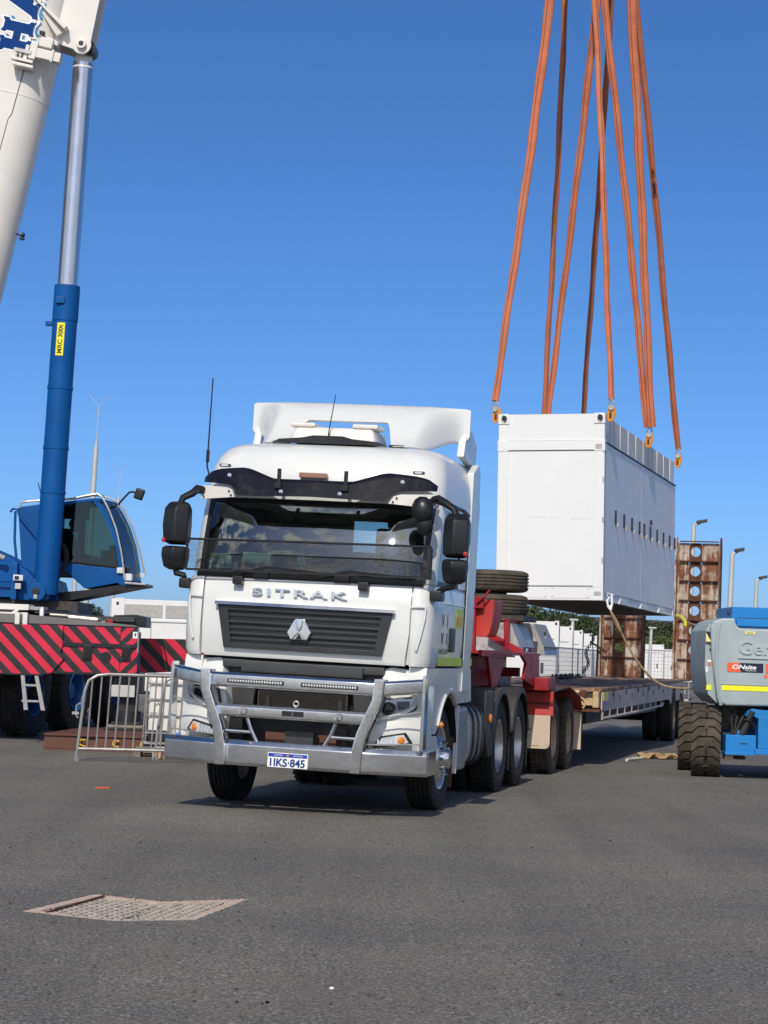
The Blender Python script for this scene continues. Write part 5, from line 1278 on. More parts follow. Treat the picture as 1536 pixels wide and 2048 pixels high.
# bottom: side sill with fork pockets, cross members
cb('side_sill', 'door_paint', -.06, -.012, .14, CL, .0, .115)
for y in (1.43, 3.49, 5.44):
    mb = MB(); mb.prism([(y, .0), (y + .95, .0), (y + .80, .085), (y + .15, .085)], 'yz', -.012, .008); mb.build('pocket_lip', 'white_box', CT, at=(0, 0, 0))
for k in range(9): cb('cross_member', 'frame', -CW + .03, -.06, .2 + k * .85, .28 + k * .85, .015, .12)
cb('floor_plate', 'darkgrey', -CW + .03, -.06, .14, CL - .02, .12, .2)
cb('side_sill', 'door_paint', -CW + .001, -CW + .05, .14, CL, .0, .2); cb('belly_plate', 'frame', -CW + .05, -.06, .14, CL - .14, .004, .014)
cb('end_sill', 'white_box', -CW, 0, CL - .14, CL, .0, .19)
for x0, x1 in ((-CW, -CW + .155), (-.155, -.025)): cb('corner_post', 'white_box', x0, x1, CL - .15, CL, .19, CH - .02)

# ================================================================ LIFTING LUGS, SHACKLES, SLINGS
def lug(b, a, top, label):
    p = CWP(a, b, CH - .10)
    t = thing('lifting_lug', label, 'lifting lug', tuple(p), -CY, (0, 0, 0), 'orange lifting lugs on the hanging enclosure')
    sgn = 1 if a > -.5 else -1
    mb = MB(); mb.prism([(-.05, -.02), (.055, -.02), (.10, .12), (.10, .24), (.03, .30), (-.05, .24), (-.075, .12)], 'xz', -.035, .0); mb.warp(lambda x, y, z: (x + sgn * .045, y, z)); mb.build('lug_plate', 'lug', t, bevel=.008, at=(0, 0, 0))
    MB().box(sgn * .045 - .018, sgn * .045 + .022, -.04, -.036, .04, .15).build('lug_slot', 'ink', t, at=(0, 0, 0))
    MB().cyl((sgn * .06, -.07, .24), (sgn * .06, .04, .24), .05, n=16).build('shackle_pin', 'steel', t, at=(0, 0, 0))
    MB().tube([(sgn * .06 - .055, -.02, .24), (sgn * .06 - .06, -.02, .34), (sgn * .06, -.02, .42), (sgn * .06 + .06, -.02, .34), (sgn * .06 + .055, -.02, .24)], .02, 8).build('shackle_bow', 'steel', t, at=(0, 0, 0))
    t.scale = (.78, .78, .78); return p + Vector((sgn * .047, 0, .315))
L1 = lug(.10, -CW - .03, 0, 'orange lifting lug on the front left top corner of the hanging enclosure')
L2 = lug(.10, .03, 0, 'orange lifting lug on the nearest right top corner of the hanging enclosure')
L3 = lug(3.75, .03, 0, 'orange lifting lug halfway along the right top edge of the hanging enclosure')
L4 = lug(7.15, .03, 0, 'orange lifting lug on the far right top corner of the hanging enclosure')
L5 = lug(3.75, -CW - .03, 0, 'orange lifting lug halfway along the hidden left top edge of the enclosure')
L6 = lug(7.15, -CW - .03, 0, 'orange lifting lug on the hidden far left top corner of the enclosure')
def sling(p, q, r0, r1, label, mat='sling', wob=0.0):
    p, q = Vector(p), Vector(q); d = q - p; q = p + d * 1.55      # carried on up past the picture towards the hook
    N = 60; pts = []; rr = []; side = d.normalized().cross(Vector((0, 1, 0)))
    for k in range(N + 1):
        t = k / N; pts.append(p + (q - p) * t + side * (.5 * wob * sin(t * 9 + wob * 60) + .006 * sin(t * 37 + r0 * 900))); rr.append(lin(r0, r1, min(1, t * 1.5)) * (1 + .06 * sin(t * 61 + r1 * 500)))
    mb = MB(); n = 14
    # rounded sleeve with the stitched fold running down one side
    T_ = (q - p).normalized(); u = side.normalized(); v = T_.cross(u); rings = []
    for c, r in zip(pts, rr):
        ring = []
        for i in range(n):
            a = 2 * pi * i / n; k = 1.0 if i not in (9, 10) else (.70 if i == 9 else 1.12)
            ring.append(tuple(c + u * (r * k * cos(a)) + v * (r * .55 * k * sin(a))))
        rings.append(ring)
    mb.loft(rings); o = mb.build('sling', mat, None, ang=70)
    k_ = random.choice((-.35, .3, .42)); ms = MB(); ms.tube([c + u * (r * k_ * (1 + .25 * sin(i * .23))) + v * (-r * .52 if v.y > 0 else r * .52) for i, (c, r) in enumerate(zip(pts, rr))], .007, 5); ms.build('seam', 'sling_seam', o)
    return tag(o, label, 'sling', 'orange round slings holding the enclosure')
SL = [
 (L1, (2.36, 34.0, 12.01), .052, .078, 'orange sling rising from the front left corner of the enclosure, leftmost of all', 'sling', .02),
 (L5, (2.75, 36.0, 12.64), .045, .050, 'thin grubby orange sling second from the left, nearly upright', 'sling_dark', .02),
 (L5 + Vector((.05, 0, 0)), (3.24, 35.5, 12.50), .050, .066, 'orange sling slanting right from the hidden left edge lug', 'sling', .02),
 (L2, (3.07, 34.0, 12.04), .045, .052, 'pale worn orange sling rising from the nearest right corner of the enclosure', 'sling', .015),
 (L6, (3.57, 36.5, 12.82), .045, .055, 'dark orange sling crossing behind the pale one from the hidden far corner', 'sling_dark', .015),
 (L3 - Vector((.03, 0, 0)), (3.37, 35.5, 12.51), .055, .062, 'orange sling leaning left from the middle right lug', 'sling', .03),
 (L3 + Vector((.03, -.1, 0)), (3.79, 35.4, 12.55), .062, .078, 'thick bright orange sling rising steeply from the middle right lug', 'sling', .015),
 (L4, (3.94, 36.0, 12.68), .055, .060, 'orange sling with black load lettering rising from the far right corner', 'sling', .02)]
objs = [sling(*a) for a in SL]
# load marking on the last sling
p, q = Vector(L4), Vector((3.94, 36.0, 12.68)); t_ = .61; c = p + (q - p) * t_; d = (q - p).normalized()
mb = fit(text_mb('WLL 10000KG', .1, .003, .001), .50, .062); u = d; r_ = Vector((d.z, 0, -d.x)).normalized()
ms = MB(); nrm = r_.cross(u); nrm = -nrm if nrm.y > 0 else nrm
vv = [tuple(c - u * x + r_ * (-y) * -1 + nrm * .046 + nrm * z) for x, y, z in mb.v]; ms.add(vv, mb.f)
o = ms.build('load_marking', 'ink', objs[-1])

# ================================================================ TAG LINES AND LOOSE ROPE
def rope(pts, r, name, label, mat='rope', extra=None):
    P = [Vector(p) for p in pts]; out = []
    for i in range(len(P) - 1):
        a, b, c0, d0 = P[max(i - 1, 0)], P[i], P[i + 1], P[min(i + 2, len(P) - 1)]
        for k in range(8):
            t = k / 8; out.append(.5 * ((2 * b) + (c0 - a) * t + (2 * a - 5 * b + 4 * c0 - d0) * t * t + (3 * b - a - 3 * c0 + d0) * t ** 3))
    out.append(P[-1]); t = thing(name, label, 'rope', tuple(P[0]), 0, tuple(P[0]))
    mb = MB(); mb.tube(out, r, 7); mb.build('strand', mat, t); return t
t = rope([(3.40, 32.2, 2.30), (3.46, 32.22, 2.18), (3.627, 32.4, 1.91), (3.80, 32.5, 1.64), (3.985, 32.6, 1.42), (4.15, 32.7, 1.28), (4.33, 32.7, 1.205), (4.55, 32.4, 1.185), (4.74, 31.9, 1.22), (4.80, 31.0, 1.28), (4.85, 30.75, 1.30)], .016, 'tag_line', 'tan rope hanging from a white snap hook at the enclosure corner to the boom lift')
mb = MB(); mb.tube([(3.40, 32.19, 2.30), (3.36, 32.19, 2.36), (3.345, 32.19, 2.44), (3.38, 32.19, 2.50)], [.012, .018, .016, .01], 8); mb.tube([(3.40, 32.19, 2.30), (3.42, 32.19, 2.40), (3.41, 32.19, 2.54)], .018, 8); mb.tube([(3.36, 32.19, 2.35), (3.42, 32.19, 2.37)], .014, 6); mb.build('snap_hook', 'whitevinyl', t)
mb = MB(); mb.tube([(3.43, 32.22, 2.24), (3.50, 32.27, 2.12), (3.57, 32.33, 2.0)], [.025, .032, .022], 8); mb.build('splice', 'rope', t)
mb = MB(); mb.tube([(3.45, 32.2, 2.53), (3.33, 32.2, 2.555), (3.36, 32.2, 2.50)], .008, 6); mb.build('loop', 'ropewhite', t)
t = rope([(5.28, 38.9, 2.40), (5.2, 37.5, 2.34), (5.08, 36.0, 2.24), (4.95, 34, 2.15), (4.78, 31.5, 2.075), (4.80, 31.0, 2.06)], .017, 'tag_line', 'rope with yellow end running from the far enclosure corner to the boom lift')
mb = MB(); mb.tube([(5.30, 38.9, 2.41), (5.22, 37.8, 2.36), (5.14, 36.8, 2.29), (5.06, 36.0, 2.21)], .035, 7); mb.build('yellow_wrap', 'hiyellow', t)
pts = []
for k in range(40):
    t_ = k / 39; pts.append((4.22 + .68 * (abs(((t_ * 5) % 2) - 1)), 35.2 + .10 * sin(k * 1.9) + .22 * t_, .025 + .03 * (k % 3)))
rope(pts, .020, 'coiled_rope', 'tan rope coiled loosely on the asphalt left of the boom lift tyre')
rope([(3.93, 34.2, .02), (4.0, 34.4, .025), (4.1, 34.6, .03), (4.25, 34.9, .03)], .022, 'rope_end', 'whipped white rope end pointing left from the tan rope on the asphalt', 'ropewhite')

# ================================================================ BOOM LIFT (right edge)
EB = (4.55, 30.0, 0)
EW = thing('boom_lift', 'grey and blue self propelled boom lift with deep lugged tyres at the right edge', 'boom lift', EB, 0, EB)
def E_(name, mat, *a, parent=EW, **k): return MB().box(*a).build(name, mat, parent, **k)
# chevron tyre
def agri(parent, cx, cy, R, wd, yaw=0, vis=1):
    w_ = bpy.data.objects.new('wheel', None); C.objects.link(w_); w_.parent = parent; w_.location = (cx - EB[0], cy - EB[1], R); w_.rotation_euler = (0, 0, yaw)
    h = wd / 2
    pr = [(-h * .7, R * .55), (-h * .98, R * .62), (-h, R * .8), (-h * .97, R * .90), (-h * .90, R * .935), (h * .90, R * .935), (h * .97, R * .90), (h, R * .8), (h * .98, R * .62), (h * .7, R * .55), (-h * .7, R * .55)]
    MB().lathe(pr, 'x', (0, 0, 0), 48, cap=False).build('tyre', 'rubber_dust', w_, at=(0, 0, 0))
    mb = MB(); n = 22
    for k in range(n):
        t0 = 2 * pi * k / n
        for s in (-1, 1):
            # bar: from the shoulder slanting in, then a flat run across the middle
            path = [(s * h * 1.0, .20), (s * h * .52, .02), (-s * h * .08, .02)] if k % 2 == 0 else [(s * h * 1.0, .20), (s * h * .52, .02), (s * h * .14, .02)]
            tt = t0 + (pi / n if s > 0 else 0) * 0
            wv = .072
            for (xa, ta), (xb, tb) in zip(path, path[1:]):
                vs = []
                for r in (R * .925, R * 1.0):
                    for x, a in ((xa, ta - wv / R * .8), (xb, tb - wv / R * .8), (xb, tb + wv / R * .8), (xa, ta + wv / R * .8)):
                        if r > R * .99: a = a + (.012 if a < (ta + tb) / 2 else -.012)
                        vs.append((x, r * cos(tt + a), r * sin(tt + a)))
                mb.add(vs, [(3, 2, 1, 0), (4, 5, 6, 7), (0, 1, 5, 4), (1, 2, 6, 5), (2, 3, 7, 6), (3, 0, 4, 7)])
    mb.build('tread', 'rubber_dust', w_, at=(0, 0, 0), smooth=False)
    for s in (-1, 1): MB().lathe([(.0, .04), (.02, R * .25), (h * .5, R * .50), (h * .72, R * .57), (h * .76, R * .57), (h * .78, R * .54)], 'x', (0, 0, 0), 28, sgn=s).build('rim', 'creamblock', w_, at=(0, 0, 0))
    return w_
agri(EW, 4.60, 30.45, .495, .40, -.15); agri(EW, 4.64, 32.1, .495, .40, -.13); agri(EW, 6.75, 30.45, .495, .40, -.15); agri(EW, 6.75, 33.0, .495, .40, -.13)
# counterweight hood
def hood():
    mb = MB(); X0, X1 = 4.56, 7.3
    P = [(4.655, 1.165), (4.71, 1.03), (4.80, .995), (7.3, 1.03), (7.3, 2.07), (4.97, 2.065), (4.925, 2.09), (4.90, 2.14), (4.895, 2.20), (4.72, 2.195), (4.60, 2.15), (4.555, 2.06), (4.58, 1.7)]
    mb.prism(P, 'xz', 30.02, 31.6); o = mb.build('counterweight', 'lift_grey', EW, bevel=.035, seg=3)
    # bevelled vertical edge and narrower left flank
    mb = MB(); mb.prism([(4.50, 2.02), (4.56, 2.11), (4.66, 2.13), (4.64, 1.8), (4.65, 1.45), (4.68, 1.18), (4.74, 1.02), (4.68, 1.02), (4.555, 1.14), (4.50, 1.5)], 'xz', 30.10, 31.5); mb.build('counterweight_flank', 'lift_grey', EW, bevel=.02)
    MB().tube([(4.69, 30.03, 2.12), (4.655, 30.02, 1.98), (4.645, 30.01, 1.7), (4.655, 30.01, 1.4), (4.69, 30.02, 1.12), (4.73, 30.04, 1.0)], .026, 8).build('edge_rib', 'lift_grey', EW)
    mb = MB(); mb.prism([(4.505, 2.005), (4.60, 2.0), (4.605, 1.90), (4.58, 1.86)], 'xz', 30.055, 30.12); mb.build('lamp_recess', 'black', EW)
    mb = MB(); mb.prism([(4.503, 1.99), (4.575, 1.865), (4.503, 1.865)], 'xz', 30.05, 30.10); mb.build('warning_label', 'paper_yellow', EW)
    for z in (1.83, 1.76): MB().lathe([(0, .026), (.014, .024), (.018, .004)], 'y', (4.585, 30.098, z), 14, sgn=-1).build('socket', 'black', EW)
    E_('stripe_recess', 'lift_grey', 4.72, 7.3, 30.008, 30.03, 1.285, 1.30); E_('hi_vis_stripe', 'hiyellow', 4.73, 7.3, 30.012, 30.018, 1.205, 1.275); E_('hi_vis_stripe', 'hiyellow', 4.53, 4.60, 30.092, 30.099, 1.20, 1.27)
    E_('small_label', 'whitevinyl', 4.535, 4.59, 30.093, 30.099, 1.585, 1.615); E_('small_label', 'stickred', 4.55, 4.59, 30.093, 30.099, 1.54, 1.575); E_('small_label', 'paper', 4.515, 4.545, 30.093, 30.099, 1.44, 1.52)
    yl = E_('asset_label', 'paper_yellow', 5.035, 5.17, 30.0125, 30.0185, 1.985, 2.025)
    mb = fit(text_mb('04-0708', .1, .002), .08, .018); mb.v = [(x + 5.10, 30.011 - z, y + 2.005) for x, y, z in mb.v]; mb.build('label_number', 'ink', yl)
    # embossed maker name: raised rings of letter outline
    mb = fit(text_mb('Genie', .1, .024, .001), .66, .19); mb.v = [(x + 5.285, 30.014 - z, y + 1.80) for x, y, z in mb.v]; mb.build('embossed_lettering', 'lift_grey', EW, bevel=.005, seg=2)
    E_('embossed_line', 'lift_grey', 4.945, 7.2, 30.0, 30.03, 1.648, 1.662, bevel=.004)
    # hire company stickers
    for x0 in (4.80, 5.33):
        sk = E_('hire_sticker', 'sticknavy', x0, x0 + .495, 30.013, 30.0185, 1.462, 1.588)
        mb = MB(); mb.prism([(x0, 1.462), (x0 + .20, 1.462), (x0 + .165, 1.50), (x0 + .155, 1.55), (x0 + .175, 1.588), (x0, 1.588)], 'xz', 30.0115, 30.0135); mb.build('sticker_field', 'stickred', sk)
        mb = fit(text_mb('ONsite', .1, .002, .0028, shear=.2), .33, .062); mb.v = [(x + x0 + .235, 30.0105 - z, y + 1.533) for x, y, z in mb.v]; mb.build('sticker_lettering', 'whitevinyl', sk)
        mb = fit(text_mb('Rental Group', .1, .002, .001), .15, .018); mb.v = [(x + x0 + .325, 30.0105 - z, y + 1.484) for x, y, z in mb.v]; mb.build('sticker_lettering', 'whitevinyl', sk)
    MB().lathe([(0, .027), (.004, .026)], 'y', (5.335, 30.018, 1.415), 18, sgn=-1).build('round_sticker', 'stickred', EW)
hood()
# blue turret on top
E_('turret_cover', 'lift_blue', 4.885, 7.0, 30.25, 31.6, 2.03, 2.365, bevel=.012); E_('turret_panel', 'lift_blue', 4.945, 7.0, 30.20, 30.30, 2.10, 2.205, bevel=.008); E_('panel_gap', 'black', 4.965, 7.0, 30.235, 30.26, 2.205, 2.215)
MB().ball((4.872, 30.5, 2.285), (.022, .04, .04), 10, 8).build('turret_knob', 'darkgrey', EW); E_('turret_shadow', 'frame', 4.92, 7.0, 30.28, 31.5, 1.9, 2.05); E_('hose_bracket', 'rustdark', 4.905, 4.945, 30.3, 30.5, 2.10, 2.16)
# chassis
E_('turntable', 'frame', 5.0, 6.6, 30.6, 32.2, .80, 1.02); MB().cyl((5.8, 31.4, .7), (5.8, 31.4, 1.03), .55, n=24).build('slew_ring', 'darksteel', EW)
E_('axle_beam', 'lift_blue', 4.80, 5.22, 30.0, 30.28, .34, .60, bevel=.012); E_('axle_flange', 'lift_blue', 4.79, 5.20, 29.96, 30.3, .325, .36, bevel=.006); E_('axle_web', 'lift_blue', 4.95, 5.06, 30.02, 30.4, .60, .66, bevel=.01)
E_('chassis_box', 'lift_blue', 5.24, 6.6, 29.98, 31.9, .42, .86, bevel=.015); E_('chassis_lip', 'lift_blue', 5.20, 6.6, 29.95, 30.2, .34, .42, bevel=.01)
MB().prism([(5.07, .86), (5.10, .93), (5.16, .965), (5.30, .95), (6.6, .93), (6.6, .82), (5.24, .83), (5.15, .88)], 'xz', 30.0, 30.25).build('steering_arm', 'lift_blue', EW, bevel=.01)
MB().cyl((5.02, 30.05, .60), (5.14, 30.05, .84), .055, n=14).build('steer_cylinder', 'darksteel', EW); MB().cyl((5.10, 30.0, .80), (5.16, 30.0, .93), .04, n=12).build('cylinder_eye', 'darksteel', EW)
E_('chassis_slot', 'black', 5.0, 5.1, 29.994, 30.002, .478, .488)
for k in range(3):
    x = 4.84 + .03 * k; MB().tube([(x, 30.1, .38), (x - .01, 30.02, .50), (x + .05, 30.02, .66), (x + .04 + .05 * k, 30.05, .86)], .016, 6).build('hose', 'hose', EW)
MB().tube([(4.98, 30.03, .70), (5.03, 29.99, .82), (5.12, 29.98, .80), (5.2, 30.0, .72)], .014, 6).build('hose', 'hose', EW)
mb = MB(); mb.sheet(lambda a, b: (lin(4.74, 5.06, a) + .015 * sin(b * 19), 30.5 + .05 * sin(a * 14 + b * 9) + .03 * sin(b * 31), lin(.66, 1.02, b)), 20, 24, (0, .02, 0)); mb.build('canvas_gaiter', 'canvas', EW, ang=80)
E_('drive_hub', 'darksteel', 4.8, 5.05, 30.3, 30.6, .36, .62, bevel=.03); E_('rear_axle', 'lift_blue', 4.7, 6.6, 31.9, 32.15, .35, .62)
E_('under_plate', 'creamblock', 4.80, 4.92, 30.05, 30.3, .255, .32, bevel=.02); E_('under_plate', 'rustdark', 4.93, 5.1, 30.1, 30.3, .26, .31, bevel=.02)

# ================================================================ CRANE
KB = (-6.9, 38.0, 0)
KR = thing('mobile_crane', 'blue and white mobile crane with red and black striped outrigger boards at the left edge', 'crane', KB, 0, KB)
def K(name, mat, *a, parent=KR, **k): return MB().box(*a).build(name, mat, parent, **k)
MT['stripe_l'] = stripe_mat('red_black_chevron_board', 3.55, 3.55, 1, .1)
MT['stripe_r'] = stripe_mat('red_black_chevron_board_reversed', 4.2, 4.2, -1, .3)
MT['stripe_b'] = stripe_mat('red_black_chevron_rear_board', 2.7, 2.7, 1, .25)
# wheels along the right side of the carrier
for x, y in ((-5.73, 35.35), (-5.48, 38.5), (-5.02, 41.0)): wheel('crane', KR, (x - KB[0], y - KB[1], .70), 1).rotation_euler = (0, 0, -.24)
for x, y in ((-8.2, 35.35), (-8.0, 38.5), (-7.9, 41.0)): wheel('crane', KR, (x - KB[0], y - KB[1], .70), -1)
K('chassis', 'frame', -8.2, -5.95, 33.6, 44.0, .95, 1.62); K('chassis_panel', 'darkgrey', -6.05, -5.62, 36.2, 37.6, .62, 1.15)
for y in (35.35, 38.5, 41.0): MB().cyl((-8.0, y, .7), (-5.4, y, .7), .1, n=10).build('axle', 'frame', KR)
# front outrigger boards: two overlapping panels, box frame behind
def board(P, y0, y1, mat, name): return MB().prism(P, 'xz', y0, y1).build(name, mat, KR, smooth=False)
board([(-9.3, 1.05), (-5.09, 1.045), (-4.98, 1.08), (-4.80, 1.30), (-4.86, 1.38), (-4.835, 1.50), (-4.835, 1.80), (-9.3, 1.77)], 33.27, 33.31, 'stripe_l', 'striped_board')
board([(-5.30, 1.05), (-3.96, 1.10), (-3.96, 1.80), (-4.85, 1.79), (-5.2, 1.60)], 33.32, 33.37, 'stripe_l', 'striped_board')
board([(-3.955, 1.10), (-3.69, 1.11), (-3.69, 1.80), (-3.955, 1.80)], 33.322, 33.372, 'stripe_r', 'striped_board')
K('board_bar', 'blackpaint', -4.84, -3.72, 33.295, 33.33, 1.49, 1.545); K('board_trim', 'blackpaint', -9.3, -5.12, 33.25, 33.28, 1.025, 1.048); K('board_trim', 'blackpaint', -5.12, -3.69, 33.30, 33.38, 1.065, 1.10)
for x in (-4.45, -3.86):
    b_ = K('lamp_bracket', 'blackpaint', x - .07, x + .07, 33.29, 33.33, 1.29, 1.52, bevel=.01); MB().prism([(x - .03, 1.32), (x + .03, 1.32), (x + .035, 1.46), (x, 1.49), (x - .035, 1.46)], 'xz', 33.27, 33.292).build('lamp', 'lens', b_)
MB().lathe([(0, .085), (.006, .083)], 'y', (-4.17, 33.318, 1.34), 24, sgn=-1).build('round_cover', 'blackpaint', KR)
fl = K('notice', 'whitevinyl', -3.77, -3.70, 33.312, 33.319, 1.64, 1.74); MB().prism([(-3.75, 1.66), (-3.735, 1.69), (-3.76, 1.70), (-3.735, 1.71), (-3.735, 1.73), (-3.72, 1.71), (-3.71, 1.70), (-3.725, 1.69), (-3.72, 1.66), (-3.735, 1.68)], 'xz', 33.308, 33.313).build('notice_mark', 'ink', fl)
K('corner_edge', 'steel', -3.692, -3.68, 33.31, 33.40, 1.42, 1.80); K('board_top', 'blackpaint', -5.1, -3.70, 33.33, 33.5, 1.80, 1.825, bevel=.008); K('outrigger_beam', 'frame', -8.5, -3.72, 33.42, 34.0, 1.12, 1.74)
# outrigger leg on its pads
K('jack_sleeve', 'blackpaint', -4.06, -3.62, 33.5, 33.95, .80, 1.12, bevel=.02); K('jack_leg', 'darksteel', -3.98, -3.70, 33.58, 33.88, .50, .92); K('jack_plate', 'polegrey', -4.08, -3.72, 33.44, 33.50, .74, .92, bevel=.01)
MB().cyl((-3.84, 33.73, .36), (-3.84, 33.73, .52), .2, n=20).build('jack_foot', 'darksteel', KR)
# rear outrigger board in the shade of the carrier
board([(-4.9, .98), (-3.2, 1.12), (-3.05, 1.34), (-3.3, 1.69), (-4.9, 1.67)], 41.0, 41.05, 'stripe_b', 'striped_board')
K('outrigger_beam', 'frame', -8.5, -3.8, 41.1, 41.7, 1.10, 1.62)
K('chassis_skirt', 'darkgrey', -6.0, -5.5, 41.9, 43.5, .7, 1.6)
# grey deck edge and machinery on the carrier
MB().prism([(-9.3, 1.84), (-5.15, 1.815), (-3.75, 1.80), (-3.75, 1.84), (-5.4, 1.95), (-9.3, 2.0)], 'xz', 33.5, 33.56).build('deck_edge', 'greydeck', KR)
K('deck_plate', 'greydeck', -8.5, -5.6, 33.56, 43, 1.70, 1.80); K('engine_deck', 'darksteel', -8.4, -5.6, 34.6, 43, 1.78, 2.0, bevel=.03)
MB().cyl((-6.9, 38.6, 1.9), (-6.9, 38.6, 2.2), 1.15, n=48).build('slew_ring', 'frame', KR)
mb = MB()
for k in range(64): t = 2 * pi * k / 64; mb.cyl((-6.9 + 1.16 * cos(t), 38.6 + 1.16 * sin(t), 2.02), (-6.9 + 1.16 * cos(t), 38.6 + 1.16 * sin(t), 2.18), .035, n=5)
o = mb.build('ring_teeth', 'darksteel', KR); o['kind'] = 'stuff'
MB().cyl((-4.92, 34.4, 1.93), (-4.45, 34.4, 1.90), .085, n=18).build('stabiliser_rod', 'rod_gold', KR); MB().cyl((-5.6, 34.4, 1.95), (-4.92, 34.4, 1.93), .12, n=16).build('stabiliser_tube', 'blackpaint', KR); MB().cyl((-4.45, 34.4, 1.90), (-4.36, 34.4, 1.90), .10, n=16).build('rod_clamp', 'darksteel', KR)
K('beam_top', 'frame', -4.38, -3.85, 34.2, 34.7, 1.84, 1.90); K('beam_side', 'darkgrey', -4.36, -3.85, 34.15, 34.2, 1.90, 1.975); K('valve_block', 'red', -4.28, -4.18, 34.1, 34.15, 1.85, 1.93, bevel=.01); K('valve_block', 'steel', -4.36, -4.30, 34.1, 34.15, 1.85, 1.90)
MB().prism([(-4.2, 1.83), (-3.68, 1.82), (-3.68, 1.99), (-3.85, 2.02), (-4.2, 2.0)], 'xz', 34.3, 35).build('side_locker', 'blackpaint', KR, bevel=.01)
K('hose_bundle', 'hose', -5.5, -4.9, 34.5, 34.9, 1.88, 2.05, bevel=.05)
# white folding bracket frame on the carrier, left
fr = K('white_frame', 'cream', -9.0, -5.45, 33.75, 34.3, 2.02, 2.11, bevel=.01); K('frame_edge', 'steel', -5.45, -5.22, 33.8, 34.2, 2.03, 2.08)
MB().tube([(-6.2, 33.75, 2.02), (-5.75, 33.72, 1.93)], .025, 6).tube([(-5.75, 33.72, 1.93), (-5.6, 33.72, 2.03)], .02, 6).build('frame_strut', 'cream', KR)
for x in (-5.57, -5.45): K('frame_leg', 'cream', x - .035, x + .04, 33.42, 33.52, 1.79, 1.98, bevel=.012)
K('frame_arm', 'cream', -9, -5.5, 33.6, 33.75, 1.92, 1.98, bevel=.01)
t = thing('spray_can', 'white spray can with red base standing on the crane carrier deck', 'spray can', (-5.24, 33.72, 1.87), 0, (0, 0, 0))
MB().lathe([(.0, .035), (.16, .035), (.18, .02), (.205, .018)], 'z', n=14).build('can', 'whitevinyl', t, at=(0, 0, 0)); MB().lathe([(-.02, .05), (.01, .045)], 'z', n=14).build('can_base', 'redlens', t, at=(0, 0, 0))
# ladder hooked below the front board
t = thing('ladder', 'short aluminium ladder hanging below the striped board in front of the crane wheel', 'ladder', (-5.35, 33.2, .5), .0, (-5.35, 33.2, .5))
for (xa, xb) in ((-5.43, -5.36), (-5.22, -5.10)): MB().prism([(xa, 1.02), (xa + .055, 1.02), (xb + .06, .50), (xb, .50)], 'xz', 33.16, 33.22).build('ladder_stile', 'silver', t)
for z in (.86, .62): MB().box(-5.40, -5.14, 33.17, 33.21, z, z + .03).build('ladder_rung', 'silver', t)

# ---- superstructure
# slewing frame body
MB().prism([(-10.5, 4.6), (-6.70, 3.08), (-6.42, 2.95), (-6.15, 2.78), (-5.70, 2.62), (-5.60, 2.26), (-10.5, 2.22)], 'xz', 37.75, 39.4).build('slewing_frame', 'crane_blue', KR, bevel=.015)
MB().prism([(-6.30, 2.24), (-6.22, 2.84), (-6.06, 2.74), (-5.92, 2.60), (-5.70, 2.62), (-5.58, 2.42), (-5.70, 2.24)], 'xz', 37.15, 37.8).build('frame_cheek', 'crane_blue', KR, bevel=.02)
K('frame_post', 'crane_blue', -6.30, -6.20, 37.0, 37.3, 2.24, 2.86, bevel=.015); K('frame_box', 'crane_blue', -9, -6.34, 37.3, 37.75, 2.28, 2.84, bevel=.02); K('frame_lower', 'frame', -9, -5.2, 37.4, 39.3, 2.05, 2.25)
K('work_lamp', 'litgrey', -6.25, -6.08, 36.9, 37.05, 2.56, 2.66, bevel=.01); K('work_lamp_lens', 'lens', -6.22, -6.15, 36.89, 36.905, 2.58, 2.64); K('control_box', 'polegrey', -6.22, -6.12, 36.95, 37.05, 2.42, 2.52, bevel=.01)
MB().tube([(-8, 37.2, 2.56), (-6.3, 37.15, 2.56), (-6.25, 37.1, 2.52)], .02, 6).build('pipe', 'crane_blue', KR)
K('valve', 'silver', -6.75, -6.52, 37.1, 37.3, 2.92, 3.02, bevel=.02); MB().cyl((-6.7, 37.1, 3.03), (-6.44, 37.1, 2.94), .05, n=10).build('valve_body', 'silver', KR)
# lift cylinder
A0, A1 = Vector((-5.745, 37.3, 2.40)), Vector((-5.508, 37.3, 11.75)); ax = A1 - A0
def AP(t): return A0 + ax * t
cy_ = MB().tube([AP(.02), AP(.553)], .212, 40).build('lift_cylinder', 'crane_blue', KR, ang=60)
for t0, t1 in ((.180, .186), (.262, .268), (.373, .379)): MB().tube([AP(t0), AP(t1)], .222, 40).build('cylinder_band', 'crane_blue', cy_, ang=60)
MB().tube([AP(.500), AP(.566)], .222, 40).build('cylinder_head', 'crane_blue', cy_, ang=60)
p_ = AP(.53); MB().box(p_.x - .14, p_.x + .01, 37.04, 37.12, p_.z - .0, p_.z + .12).build('head_block', 'crane_blue', cy_, bevel=.01)
p_ = AP(.495); MB().box(p_.x - .33, p_.x - .18, 37.25, 37.35, p_.z - .04, p_.z + .04).build('head_port', 'crane_blue', cy_, bevel=.015)
MB().tube([AP(.55), AP(.985)], .176, 40).build('cylinder_rod', 'rod', KR, ang=60)
MB().tube([AP(.975), AP(1.0)], [.18, .15], 32).build('rod_collar', 'cream', KR)
MB().cyl((-5.86, 37.02, 2.39), (-5.86, 37.6, 2.39), .155, n=32).build('cylinder_foot', 'crane_blue', KR, bevel=.015); MB().cyl((-5.87, 36.99, 2.40), (-5.87, 37.03, 2.40), .06, n=20).build('foot_pin', 'darksteel', KR); K('pin_keeper', 'silver', -5.90, -5.84, 36.985, 37.03, 2.27, 2.34)
MB().tube([AP(-.005), AP(.03)], .21, 32).build('cylinder_base', 'crane_blue', KR)
